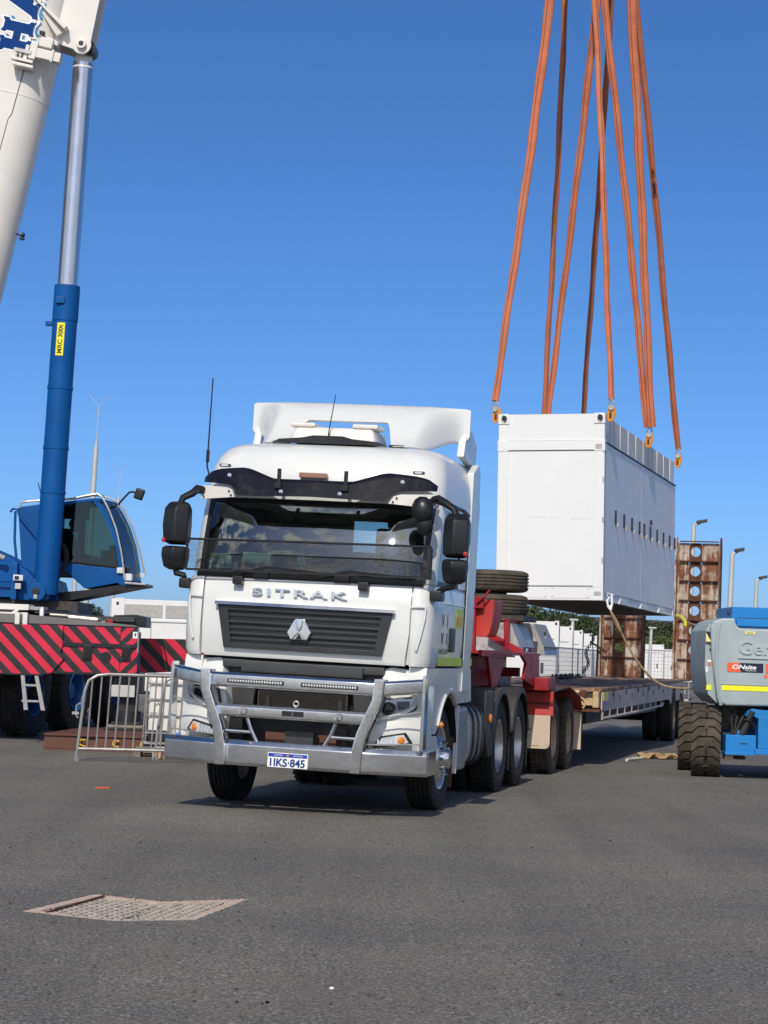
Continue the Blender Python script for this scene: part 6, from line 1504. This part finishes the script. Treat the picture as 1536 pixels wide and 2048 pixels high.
# capacity plate on the cylinder
def on_cyl(mb, s0, off):
    """wrap flat (along, across, out) coordinates on to the cylinder; along runs up the axis"""
    d = ax.normalized(); u = Vector((d.z, 0, -d.x)).normalized(); L_ = ax.length
    mb.v = [tuple(A0 + d * (s0 + x) + u * ((.214 + z) * sin((off - y) / .214)) + Vector((0, -1, 0)) * ((.214 + z) * cos((off - y) / .214))) for x, y, z in mb.v]; return mb
mb = MB(); 
mb.sheet(lambda a, b: (lin(-.285, .285, a), lin(-.068, .068, b), .002), 4, 8, (0, 0, .002)); pl = on_cyl(mb, 4.34, -.03).build('capacity_plate', 'signyellow', KR)
on_cyl(fit(text_mb('MRC 300t', .1, .002, .002), .50, .078), 4.34, -.03 if False else -.03).build('capacity_lettering', 'ink', pl) if False else None
mb = fit(text_mb('MRC 300t', .1, .002, .002), .50, .080); mb.v = [(x, y, z + .006) for x, y, z in mb.v]; on_cyl(mb, 4.34, -.03).build('capacity_lettering', 'ink', pl)
# cab
cabY0, cabY1 = 37.95, 39.0
sec = [(-5.62, 3.97), (-5.30, 4.02), (-5.10, 4.05), (-4.97, 3.93), (-4.83, 3.74), (-4.71, 3.48), (-4.61, 3.18), (-4.54, 2.88), (-4.50, 2.66)]
front = [(-4.97, 4.07), (-4.83, 3.86), (-4.68, 3.60), (-4.56, 3.28), (-4.48, 2.95), (-4.445, 2.66)]
CB = MB().prism([(-6.40, 3.88), (-5.80, 3.98), (-5.72, 3.985), (-5.72, 2.75), (-5.9, 2.4), (-6.25, 2.42)], 'xz', cabY0, cabY1).build('cab_rear', 'crane_blue', KR, bevel=.03)
MB().prism([(-5.74, 2.95), (-5.30, 2.925), (-4.9, 2.885), (-4.53, 2.86), (-4.47, 2.64), (-5.15, 2.49), (-5.18, 2.50), (-5.42, 2.70), (-5.74, 2.95)], 'xz', cabY0, cabY1).build('cab_lower', 'crane_blue', KR, bevel=.02)
MB().prism([(-5.74, 3.975), (-5.12, 4.075), (-4.98, 4.085), (-4.96, 4.03), (-5.12, 4.02), (-5.74, 3.92)], 'xz', cabY0 - .01, cabY1 + .01).build('cab_roof', 'crane_blue', KR, bevel=.01)
for y in (cabY0, cabY1 - .05):
    mb = MB(); c1 = [(-5.14, 4.06), (-5.00, 3.92), (-4.86, 3.72), (-4.745, 3.46), (-4.645, 3.16), (-4.585, 2.86)]; c2 = [(-4.50, 2.86), (-4.575, 3.18), (-4.68, 3.50), (-4.79, 3.77), (-4.92, 3.97), (-5.06, 4.08)]
    mb.prism(c1 + c2, 'xz', y, y + .05); mb.build('cab_pillar', 'crane_blue', KR, ang=50)
    MB().prism([(-5.72, 2.94), (-5.25, 2.92), (-4.60, 2.87), (-4.66, 3.16), (-4.76, 3.46), (-4.875, 3.72), (-5.015, 3.92), (-5.15, 4.02), (-5.72, 3.93)], 'xz', y + .02, y + .026).build('cab_side_glass', 'craneglass', KR)
    MB().tube([(-5.72, y + .01, 2.955), (-5.25, y + .01, 2.925), (-4.60, y + .01, 2.875)], .018, 5).build('glass_seal', 'black', KR)
mb = MB(); fr_ = [(-5.00, 4.07), (-4.86, 3.90), (-4.71, 3.63), (-4.59, 3.30), (-4.515, 2.97), (-4.485, 2.68)]
mb.loft([[(x, cabY0 + .05, z), (x, cabY1 - .05, z), (x + .012, cabY1 - .05, z + .003), (x + .012, cabY0 + .05, z + .003)] for x, z in fr_]); mb.build('cab_front_glass', 'craneglass', KR, ang=50)
MB().prism([(-4.56, 2.66), (-4.47, 2.66), (-4.44, 2.60), (-4.47, 2.56), (-4.60, 2.60)], 'xz', cabY0, cabY1).build('cab_nose', 'crane_blue', KR, bevel=.01)
K('cab_floor', 'frame', -5.95, -4.55, cabY0 + .05, cabY1 - .05, 2.70, 2.80)
MB().prism([(-6.0, 2.22), (-5.6, 2.24), (-4.3, 2.54), (-4.12, 2.575), (-4.12, 2.62), (-4.46, 2.60), (-5.15, 2.47), (-6.0, 2.36)], 'xz', cabY0 + .02, cabY1).build('cab_underframe', 'blackpaint', KR)
MB().prism([(-4.47, 2.60), (-4.10, 2.585), (-4.10, 2.615), (-4.47, 2.635)], 'xz', cabY0 - .08, cabY1 - .2).build('cab_step', 'silver', KR, bevel=.006)
# cab interior: seat back, screen, operator
K('cab_seat', 'interior', -5.66, -5.52, 38.25, 38.7, 2.85, 3.55, bevel=.03); K('cab_console', 'interior', -5.35, -4.68, 38.1, 38.8, 2.80, 3.02, bevel=.02); K('cab_screen', 'darkgrey', -4.98, -4.70, 38.15, 38.2, 3.02, 3.18, bevel=.01); K('cab_post', 'interior', -5.44, -5.33, 38.7, 38.9, 2.9, 3.95); K('sun_blind', 'interior', -5.72, -5.15, 37.99, 38.0, 3.70, 3.93)
K('seat_head', 'interior', -4.86, -4.72, 38.6, 38.75, 3.0, 3.3, bevel=.04)
# the cab is swung a little towards the yard: its far side stands further forward
for o in list(KR.children):
    if o.name.split('.')[0] in ('cab_underframe', 'cab_step'):
        for v in o.data.vertices: v.co.x += max(0, v.co.y + KB[1] - cabY0) * .03
    if o.name.split('.')[0] in ('cab_roof', 'cab_lower', 'cab_nose', 'cab_pillar', 'cab_side_glass', 'cab_front_glass', 'glass_seal', 'cab_floor', 'cab_screen', 'cab_console'):
        for v in o.data.vertices: v.co.x += max(0, v.co.y + KB[1] - cabY0) * .17
# coiled hose by the cab
for k in range(3): MB().ring((-5.78, 37.75, 3.02), .28 + .025 * k, .016, 'y', 20, 6, a0=-pi * .42, a1=pi * .25).build('hose', 'hose', KR)
# handrails and wiper
hr = MB(); hr.tube([(-5.55, 37.92, 4.03), (-5.2, 37.92, 4.12), (-5.02, 37.92, 4.155), (-4.93, 37.92, 4.10), (-4.80, 37.90, 3.88), (-4.66, 37.90, 3.55), (-4.56, 37.90, 3.18), (-4.50, 37.90, 2.86), (-4.485, 37.90, 2.70)], .017, 8); hr.build('cab_handrail', 'chrome_soft', KR)
hr = MB(); hr.tube([(-5.05, 38.9, 4.19), (-4.83, 38.92, 4.12), (-4.66, 38.92, 3.95), (-4.48, 38.92, 3.63), (-4.35, 38.92, 3.24), (-4.26, 38.92, 2.91), (-4.24, 38.92, 2.79)], .018, 8); hr.build('cab_handrail', 'chrome_soft', KR)
MB().tube([(-6.36, 37.95, 3.86), (-6.36, 37.95, 3.955), (-6.2, 37.95, 3.985), (-5.4, 37.95, 4.06), (-5.1, 37.95, 4.13), (-5.03, 38.4, 4.16), (-5.05, 38.9, 4.19)], .02, 8).build('roof_handrail', 'chrome_soft', KR)
MB().tube([(-4.80, 38.2, 3.62), (-4.60, 38.2, 3.28), (-4.50, 38.25, 2.92)], .014, 6).build('wiper', 'chrome_soft', KR); K('wiper_motor', 'black', -4.53, -4.42, 38.1, 38.4, 2.70, 2.90, bevel=.02); K('cab_lamp', 'litgrey', -4.50, -4.36, 37.95, 38.15, 2.66, 2.78, bevel=.01)
K('wiper_hub', 'black', -4.70, -4.60, 38.5, 38.7, 3.34, 3.46, bevel=.03); K('beacon', pmat('green_lens', (.02, .5, .25), .3), -5.0, -4.94, 38.2, 38.3, 4.12, 4.17, bevel=.01)
for z in (2.78,): K('rail_bracket', 'litgrey', -4.62, -4.50, 37.90, 37.95, z, z + .10, bevel=.01); K('rail_bracket', 'litgrey', -4.40, -4.24, 38.9, 38.95, 2.76, 2.83)
MB().tube([(-4.76, 38.9, 4.05), (-4.66, 38.88, 4.17), (-4.57, 38.85, 4.265), (-4.51, 38.85, 4.28), (-4.44, 38.8, 4.25)], .018, 8).build('mirror_arm', 'black', KR)
mb = MB(); mb.box(-4.46, -4.30, 38.72, 38.82, 4.14, 4.33); mb.warp(lambda x, y, z: (x + (z - 4.23) * .3, y, z - (x + 4.38) * .3)); mb.build('mirror_housing', 'black', KR, bevel=.035, seg=3)
MB().tube([(-6.52, 37.9, 3.78), (-6.48, 37.9, 3.84), (-6.40, 37.9, 3.83), (-6.35, 37.9, 3.70), (-5.9, 37.9, 3.2)], .022, 7).build('grab_hook', 'crane_blue', KR); MB().tube([(-6.43, 37.9, 3.80), (-6.42, 37.9, 3.3), (-6.36, 37.9, 2.86)], .024, 7).build('grab_rail', 'crane_blue', KR)
for x, dx in ((-6.05, -.12), (-5.93, -.04)): MB().tube([(x, 38.6, 3.98), (x + dx, 38.6, 4.36)], .010, 5).build('cab_aerial', 'darkgrey', KR)

# ---- boom
BD = Vector((1.054, 0, 5.41)).normalized(); BU = Vector((BD.z, 0, -BD.x))     # along the boom, across it (to the right)
BE = Vector((-6.761, 37.3, 7.322))                                             # a point on its right-hand edge
WB_ = 1.42                                                                     # boom depth in its own plane
def BP(s, a, y=0): return BE + BD * s - BU * a + Vector((0, y, 0))            # s along, a inward from the right edge
def boom_ring(s, k=1.0):
    # flat web left, rounded belly right
    ring = []; hw = .52
    for q in range(13):
        t = -pi / 2 + pi * q / 12; ring.append(tuple(BP(s, .50 - .50 * cos(t) * k, hw * sin(t))))
    ring += [tuple(BP(s, WB_, hw)), tuple(BP(s, WB_, -hw))]
    return ring
MB().loft([boom_ring(s) for s in (-7, -2, 2, 9, 14)]).build('boom', 'cream', KR, ang=40)
for s in (3.55,): MB().loft([boom_ring(s, 1.012), boom_ring(s + .012, 1.012)]).warp(lambda x, y, z: (x, 37.3 + (y - 37.3) * 1.012, z)).build('boom_seam', 'cream', KR)
yf = -.522
mb = MB(); P0 = [(2.05, .52), (3.10, .50), (3.2, .46), (3.95, .44), (6.2, .42)]
mb.tube([BP(s, a + .02, yf) for s, a in P0], .008, 5); mb.build('boom_cable', 'darkgrey', KR)
mb = MB(); mb.tube([BP(-1.4, .62, yf), BP(1.4, .62, yf)], .008, 5); mb.build('boom_cable', 'darkgrey', KR)
# lug and gusset taking the cylinder head
PV = Vector((-5.508, 37.3, 11.86))
def rel(v): d = v - BE; return d.dot(BD), -d.dot(BU)
ps, pa = rel(PV)
for y0, y1 in ((36.98, 37.04), (37.56, 37.62)):
    Q = [BP(ps - .02, .62), BP(ps + .35, .62), BP(ps + 3.0, .42), BP(ps + 3.0, -.42)] + [PV + Vector((.165 * cos(t), 0, .165 * sin(t))) for t in [lin(.35, -2.6, k / 10) for k in range(11)]]
    MB().prism([(p.x, p.z) for p in Q], 'xz', y0, y1).build('boom_lug', 'cream', KR, bevel=.008)
Q = [BP(ps + .10, -.10), BP(ps + 3.2, -.55), BP(ps + 3.2, .3), BP(ps + .2, .30)]
MB().prism([(p.x, p.z) for p in Q], 'xz', 37.04, 37.56).build('boom_lug_web', 'cream', KR)
mb = MB(); a, b, c = BP(ps + .55, .62, -.53), BP(ps + .16, -.05, -.36), BP(ps - .0, .05, -.53)
mb.add([a, b, c, a + Vector((0, .3, 0)), b + Vector((0, .3, 0)), c + Vector((0, .3, 0))], [(0, 1, 2), (5, 4, 3), (0, 3, 4, 1), (1, 4, 5, 2), (2, 5, 3, 0)]); mb.build('boom_gusset', 'cream', KR)
Q = [BP(ps + .62, .66), BP(ps + .56, .60), BP(ps + .14, -.05), BP(ps + .20, -.09)]
MB().prism([(p.x, p.z) for p in Q], 'xz', 36.74, 37.0).build('gusset_flange', 'cream', KR)
Q = [BP(ps + .10, .70), BP(ps + .06, .66), BP(ps - .17, .0), BP(ps - .10, .0)]
MB().prism([(p.x, p.z) for p in Q], 'xz', 36.78, 37.0).build('gusset_flange', 'cream', KR)
MB().cyl((PV.x, 36.90, PV.z), (PV.x, 37.70, PV.z), .085, n=28).build('head_pin', 'cream', KR, bevel=.012); MB().cyl((PV.x, 36.892, PV.z), (PV.x, 36.902, PV.z), .042, n=20).build('pin_bore', 'darksteel', KR)
MB().cyl((PV.x, 37.05, PV.z), (PV.x, 37.55, PV.z), .15, n=28).build('rod_eye', 'cream', KR); MB().cyl((PV.x + .10, 37.1, PV.z - .02), (PV.x + .10, 37.5, PV.z - .02), .125, n=22).build('rod_bearing', 'blackpaint', KR)
# bracket bolted to the boom side
s0, a0 = rel(Vector((-6.20, 37.3, 11.58)))
def bb(name, s1, s2, a1, a2, y1, y2, mat='cream', **k):
    mb = MB(); vs = [BP(s, a, y) for s in (s1, s2) for a in (a1, a2) for y in (y1, y2)]
    mb.add(vs, [(0, 1, 3, 2), (4, 6, 7, 5), (0, 4, 5, 1), (2, 3, 7, 6), (0, 2, 6, 4), (1, 5, 7, 3)]); return mb.build(name, mat, KR, **k)
bb('boom_bracket', s0 - .12, s0 + .18, a0 + .02, a0 + .14, -.72, -.5, bevel=.01); bb('boom_bracket', s0 - .10, s0 + .06, a0 - .42, a0 + .0, -.80, -.58, bevel=.01); bb('bracket_plate', s0 - .13, s0 + .08, a0 - .30, a0 - .26, -.83, -.55, bevel=.006)
bb('bracket_arm', s0 + .12, s0 + .28, a0 - .22, a0 + .0, -.74, -.56, bevel=.008); bb('bracket_shelf', s0 - .22, s0 - .17, a0 + .02, a0 + .40, -.80, -.52, bevel=.008); bb('bracket_base', s0 - .30, s0 - .25, a0 + .0, a0 + .36, -.78, -.52, bevel=.008)
bb('bracket_post', s0 - .20, s0 + .10, a0 + .16, a0 + .22, -.70, -.52, bevel=.006); bb('bracket_pin', s0 - .06, s0 - .0, a0 + .10, a0 + .40, -.74, -.70, 'steel'); bb('bracket_pin', s0 + .34, s0 + .40, a0 - .03, a0 + .06, -.70, -.56, 'black', bevel=.015)
for da in (.26, .33): bb('bracket_clip', s0 - .14, s0 - .02, a0 + da, a0 + da + .03, -.72, -.52, 'steel', bevel=.004)
mb = MB(); c = BP(1.27, -.08, 0); mb.cyl(BP(1.27, .02, 0), BP(1.27, -.09, 0), .018, n=8); mb.ball(tuple(c + Vector((.02, 0, .0))), (.035, .05, .05), 10, 8); mb.box(c.x - .03, c.x + .04, 37.22, 37.38, c.z - .075, c.z - .045); mb.build('boom_camera', 'black', KR)
# lettering up the boom: slab letters with a white outline and a light blue shadow
def boom_text(ch, s_c, a_c, h, wd):
    # letter reads upwards: letter x runs along the boom, letter y points left
    for mat, grow, dx, dy, out in (('cyanblue', .012, .035, -.075, .002), ('whitevinyl', .040, 0, 0, .004), ('navy', .012, 0, 0, .006)):
        mb = MB()
        for P in ch:
            mb.prism([(x, y) for x, y in P], 'xy', 0, .002)
        xs = [v[0] for v in mb.v]; ys = [v[1] for v in mb.v]
        sx, sy = wd / 1.0, h / 1.0
        g = grow
        mb.v = [(x, y, z) for x, y, z in mb.v]
        def off(P):
            n = len(P); o = []; ar = sum(P[i][0] * P[(i + 1) % n][1] - P[(i + 1) % n][0] * P[i][1] for i in range(n)); sg = 1 if ar > 0 else -1
            for i in range(n):
                p, q, r = Vector(P[i - 1]), Vector(P[i]), Vector(P[(i + 1) % n])
                e, f = (q - p).normalized(), (r - q).normalized(); n1, n2 = Vector((e.y, -e.x)) * sg, Vector((f.y, -f.x)) * sg; m = (n1 + n2); m = m / max(.5, m.length_squared / 2) if m.length > .01 else n1
                o.append((q.x + m.x * g, q.y + m.y * g))
            return o
        mb = MB()
        for P in ch:
            PP = [(x * sx, y * sy) for x, y in P]
            mb.prism(off(PP), 'xy', 0, .0015)
        mb.v = [tuple(BP(s_c + x + dx, a_c + y + dy, -.5215 - out + z * 1)) for x, y, z in mb.v]
        mb.build('boom_lettering', mat, KR, smooth=False)
Hh = [[(0, 0), (.10, .06), (.30, .06), (.40, 0), (.42, .10), (.36, .16), (.36, .40), (.64, .40), (.64, .16), (.58, .10), (.60, 0), (.70, .06), (.90, .06), (1, 0), (1.0, .14), (.92, .2), (.92, .8), (1, .86), (1, 1), (.90, .94), (.70, .94), (.60, 1), (.58, .9), (.64, .84), (.64, .60), (.36, .60), (.36, .84), (.42, .9), (.40, 1), (.30, .94), (.10, .94), (0, 1), (0, .86), (.08, .8), (.08, .2), (0, .14)]]
Aa = [[(0, 0), (.12, .06), (.3, .06), (.42, 0), (.42, .12), (.34, .16), (.37, .26), (.63, .26), (.66, .16), (.58, .12), (.58, 0), (.7, .06), (.88, .06), (1, 0), (1, .14), (.93, .2), (.62, 1), (.38, 1), (.07, .2), (0, .14)]]
s1, a1 = rel(Vector((-6.68, 37.3, 11.66)))
boom_text(Hh, s1 - .02, a1 - .31, .56, .56); boom_text(Aa, s1 + .62, a1 - .31, .56, .62)
bb('boom_stripe', -7, 14, WB_ - .16, WB_ - .02, -.5255, -.522, 'navy')

# crane operator, seated, seen through the tinted glass
t = thing('person', 'crane operator in a dark work shirt seated behind the tinted cab glass', 'person', (-5.45, 38.45, 2.80), 0, (0, 0, 0))
def skin_body(verts, edges, radii, name, mat, parent):
    me = bpy.data.meshes.new(name); me.from_pydata(verts, edges, []); o = bpy.data.objects.new(name, me); C.objects.link(o); o.parent = parent
    m = o.modifiers.new('skin', 'SKIN'); 
    for v, r in zip(me.skin_vertices[0].data, radii): v.radius = (r, r)
    me.skin_vertices[0].data[0].use_root = True
    o.modifiers.new('sub', 'SUBSURF').levels = 1; o.modifiers['sub'].render_levels = 1; me.materials.append(MT[mat]); return o
V = [(0, 0, .10), (-.03, 0, .30), (-.05, 0, .50), (-.04, 0, .60), (-.01, 0, .68), (-.03, .17, .52), (.10, .22, .30), (.30, .16, .26), (-.03, -.17, .52), (.10, -.22, .30), (.30, -.16, .26), (.20, .10, .10), (.42, .10, .10), (.45, .10, -.02), (.20, -.10, .10), (.42, -.10, .10), (.45, -.10, -.02)]
Ed = [(0, 1), (1, 2), (2, 3), (3, 4), (2, 5), (5, 6), (6, 7), (2, 8), (8, 9), (9, 10), (0, 11), (11, 12), (12, 13), (0, 14), (14, 15), (15, 16)]
R_ = [.14, .13, .13, .05, .05, .07, .05, .035, .07, .05, .035, .085, .065, .05, .085, .065, .05]
skin_body(V, Ed, R_, 'body', 'cloth', t)
mb = MB(); mb.ball((.0, 0, .80), (.098, .078, .118), 16, 12); mb.warp(lambda x, y, z: (x + (.02 if x > .07 and .76 < z < .82 and abs(y) < .02 else 0), y, z)); h_ = mb.build('head', 'skin', t, at=(0, 0, 0))
mb = MB(); mb.ball((-.02, 0, .84), (.10, .085, .10), 14, 10); mb.warp(lambda x, y, z: (x, y, max(z, .80))); mb.build('hair', 'black', h_, at=(0, 0, 0))
for s in (-1, 1):
    mb = MB(); mb.ball((.36, s * .15, .265), (.05, .04, .022), 10, 6)
    for k in range(4): mb.tube([(.39, s * .15 - .03 + .02 * k, .268), (.435, s * .15 - .03 + .02 * k, .262), (.455 - .006 * abs(k - 1.5), s * .15 - .03 + .02 * k, .245)], [.010, .009, .007], 6)
    mb.tube([(.35, s * .15 - s * .03, .262), (.385, s * .15 - s * .055, .25), (.41, s * .15 - s * .05, .24)], [.012, .010, .008], 6); mb.build('hand', 'skin', t, at=(0, 0, 0))

# ================================================================ BARRIERS, BEAM MAT, TANK, TIMBER
def barrier(p0, p1, h, lean, label, nb=11, rad=True):
    a, b = Vector((*p0, 0)), Vector((*p1, 0)); d = (b - a).normalized(); nrm = Vector((-d.y, d.x, 0)); L_ = (b - a).length
    t = thing('crowd_barrier', label, 'barrier', tuple(a), 0, tuple(a), 'steel crowd control barriers')
    P = lambda s, z: a + d * s + Vector((0, 0, z)) + nrm * (lean * z) + d * (.02 * z)
    z0 = .16
    MB().tube([P(.0, z0), P(.05, h - .22), P(.09, h - .09), P(.20, h - .02), P(.34, h), P(L_ - .3, h), P(L_ - .15, h - .04), P(L_ - .03, h - .2), P(L_, z0)], .021, 8).build('frame', 'steel', t)
    MB().tube([P(0, z0), P(L_, z0)], .021, 8).build('bottom_rail', 'steel', t)
    for k in range(1, nb + 1):
        s = L_ * k / (nb + 1); MB().tube([P(s, z0), P(s + .02, h - (.03 if s < .3 else 0))], .0115, 6).build('bar', 'steel', t)
    for s in (.0, L_): MB().tube([P(s, z0), P(s - .02 * 1, 0)], .018, 6).tube([P(s, .0) + nrm * .22, P(s, .06), P(s, .0) - nrm * .22], .016, 6).build('foot', 'steel', t)
    MB().tube([P(-.02, .56), P(-.05, .60), P(-.05, .72), P(.0, .76), P(.03, .72)], .012, 6).build('hook', 'steel', t); q = P(-.06, .62); MB().box(q.x - .04, q.x + .05, q.y - .01, q.y + .01, q.z - .015, q.z + .02).build('latch', 'steel', t)
    return t
barrier((-3.90, 28.6), (-2.02, 29.0), 1.14, .0, 'nearer steel crowd barrier with rounded corner left of the bull bar', 15)
barrier((-2.98, 29.6), (-1.2, 30.0), 1.16, -.03, 'rear steel crowd barrier half hidden by the bull bar behind the nearer barrier', 11)
# bundle of brown steel beams used as outrigger mat
BM = thing('steel_beam_mat', 'brown steel beam mat with yellow lifting eyes under the crane outrigger leg', 'beam', (-4.1, 32.0, 0), 0, (-4.1, 32.0, 0))
for k in range(4):
    y = 31.3 + k * .72; x0, x1 = -4.75 + .05 * k, -3.30 + .05 * k
    mb = MB(); mb.prism([(y, .0), (y + .70, .0), (y + .70, .02), (y + .37, .022), (y + .37, .208), (y + .70, .21), (y + .70, .232), (y, .232), (y, .21), (y + .33, .208), (y + .33, .022), (y, .02)], 'yz', x0, x1)
    mb.build('beam', 'brownsteel', BM, smooth=False)
MB().prism([(-4.75, .024), (-4.25, .024), (-4.2, .19), (-4.0, .19), (-3.95, .024), (-3.3, .024), (-3.3, .206), (-3.92, .206), (-3.96, .20), (-4.22, .20), (-4.25, .206), (-4.75, .206)], 'xz', 31.33, 31.35).build('web_plate', 'brownsteel', BM)
MB().box(-4.75, -3.3, 31.36, 31.38, .02, .21).build('web_plate', 'brownsteel', BM)
for x, c in ((-4.20, 1), (-3.72, 0), (-3.32, 1)):
    MB().ring((x, 31.28, .12), .040, .012, 'y', 16, 6, a0=pi * .5, a1=pi * 1.5).tube([(x, 31.28, .16), (x + .05, 31.28, .16)], .012, 6).tube([(x, 31.28, .08), (x + .05, 31.28, .07)], .012, 6).build('lifting_eye', 'yellow', BM)
for k, (w_, z0, z1) in enumerate(((.66, .235, .27), (.54, .272, .315), (.44, .317, .36))):
    t = thing('outrigger_pad', ('bottom', 'middle', 'top')[k] + ' plate of the stack between the beam mat and the outrigger foot', 'pad', (-3.84, 33.7, z0), 0, (0, 0, 0), 'pads stacked under the outrigger')
    MB().box(-w_ / 2, w_ / 2, -.3, .3, 0, z1 - z0).build('plate', ('darksteel', 'timber_grey', 'darksteel')[k], t, bevel=.008, at=(0, 0, 0))
# second outrigger supports further back between the barrier bars
for k, (z0, z1) in enumerate(((.0, .12), (.125, .25), (.255, .36))):
    t = thing('timber_packer', ('bottom', 'middle', 'top')[k] + ' weathered timber of the crib behind the crowd barriers', 'timber', (-3.55, 35.2 + .1 * k, z0), .05 * k, (0, 0, 0), 'timber packers behind the barriers')
    MB().box(-.55, .55, -.12, .12, 0, z1 - z0).build('baulk', 'timber_grey', t, bevel=.01, at=(0, 0, 0))
# caged liquid tank
t = thing('caged_tank', 'white plastic tank in a steel cage behind the crowd barriers', 'tank', (-2.75, 31.3, 0), .0, (-2.75, 31.3, 0))
MB().box(-3.26, -2.25, 31.15, 32.15, .26, 1.10).build('bottle', 'ibc', t, bevel=.06, seg=3)
for k in range(6): x = -3.28 + .205 * k; MB().cyl((x, 31.12, .14), (x, 31.12, 1.14), .011, n=6).build('cage_bar', 'steel', t)
for z in (.30, .55, .78, 1.0, 1.14): MB().tube([(-3.29, 31.95, z), (-3.29, 31.12, z), (-2.22, 31.12, z)], .012, 6).build('cage_rail', 'steel', t)
MB().box(-2.62, -2.44, 31.10, 31.115, .82, .98).build('cage_plate', 'creamblock', t); MB().box(-3.25, -2.98, 31.12, 31.2, .16, .34).build('valve_cover', 'black', t, bevel=.02)
for z in (.02, .14): MB().box(-3.3, -2.2, 31.1, 32.2, z, z + .03).build('pallet_board', 'steel', t)
for x in (-3.25, -2.75, -2.3): MB().box(x - .06, x + .06, 31.12, 32.2, .05, .14).build('pallet_block', 'darksteel', t)
t = thing('timber_block', 'fresh pale timber block on the asphalt beside the left end of the bull bar', 'timber', (-2.92, 30.0, 0), .1, (0, 0, 0)); MB().box(-.14, .3, -.1, .1, 0, .10).build('block', 'timber', t, bevel=.006, at=(0, 0, 0))
t = thing('pallet', 'weathered timber pallet lying flat behind the crowd barriers', 'pallet', (-2.85, 30.5, 0), .05, (0, 0, 0))
for k in range(5): MB().box(-.5, .6, -.3 + .14 * k, -.2 + .14 * k, .09, .115).build('slat', 'timber_grey', t, at=(0, 0, 0))
for x in (-.46, .0, .46): MB().box(x - .05, x + .05, -.3, .36, 0, .09).build('bearer', 'timber_grey', t, at=(0, 0, 0))
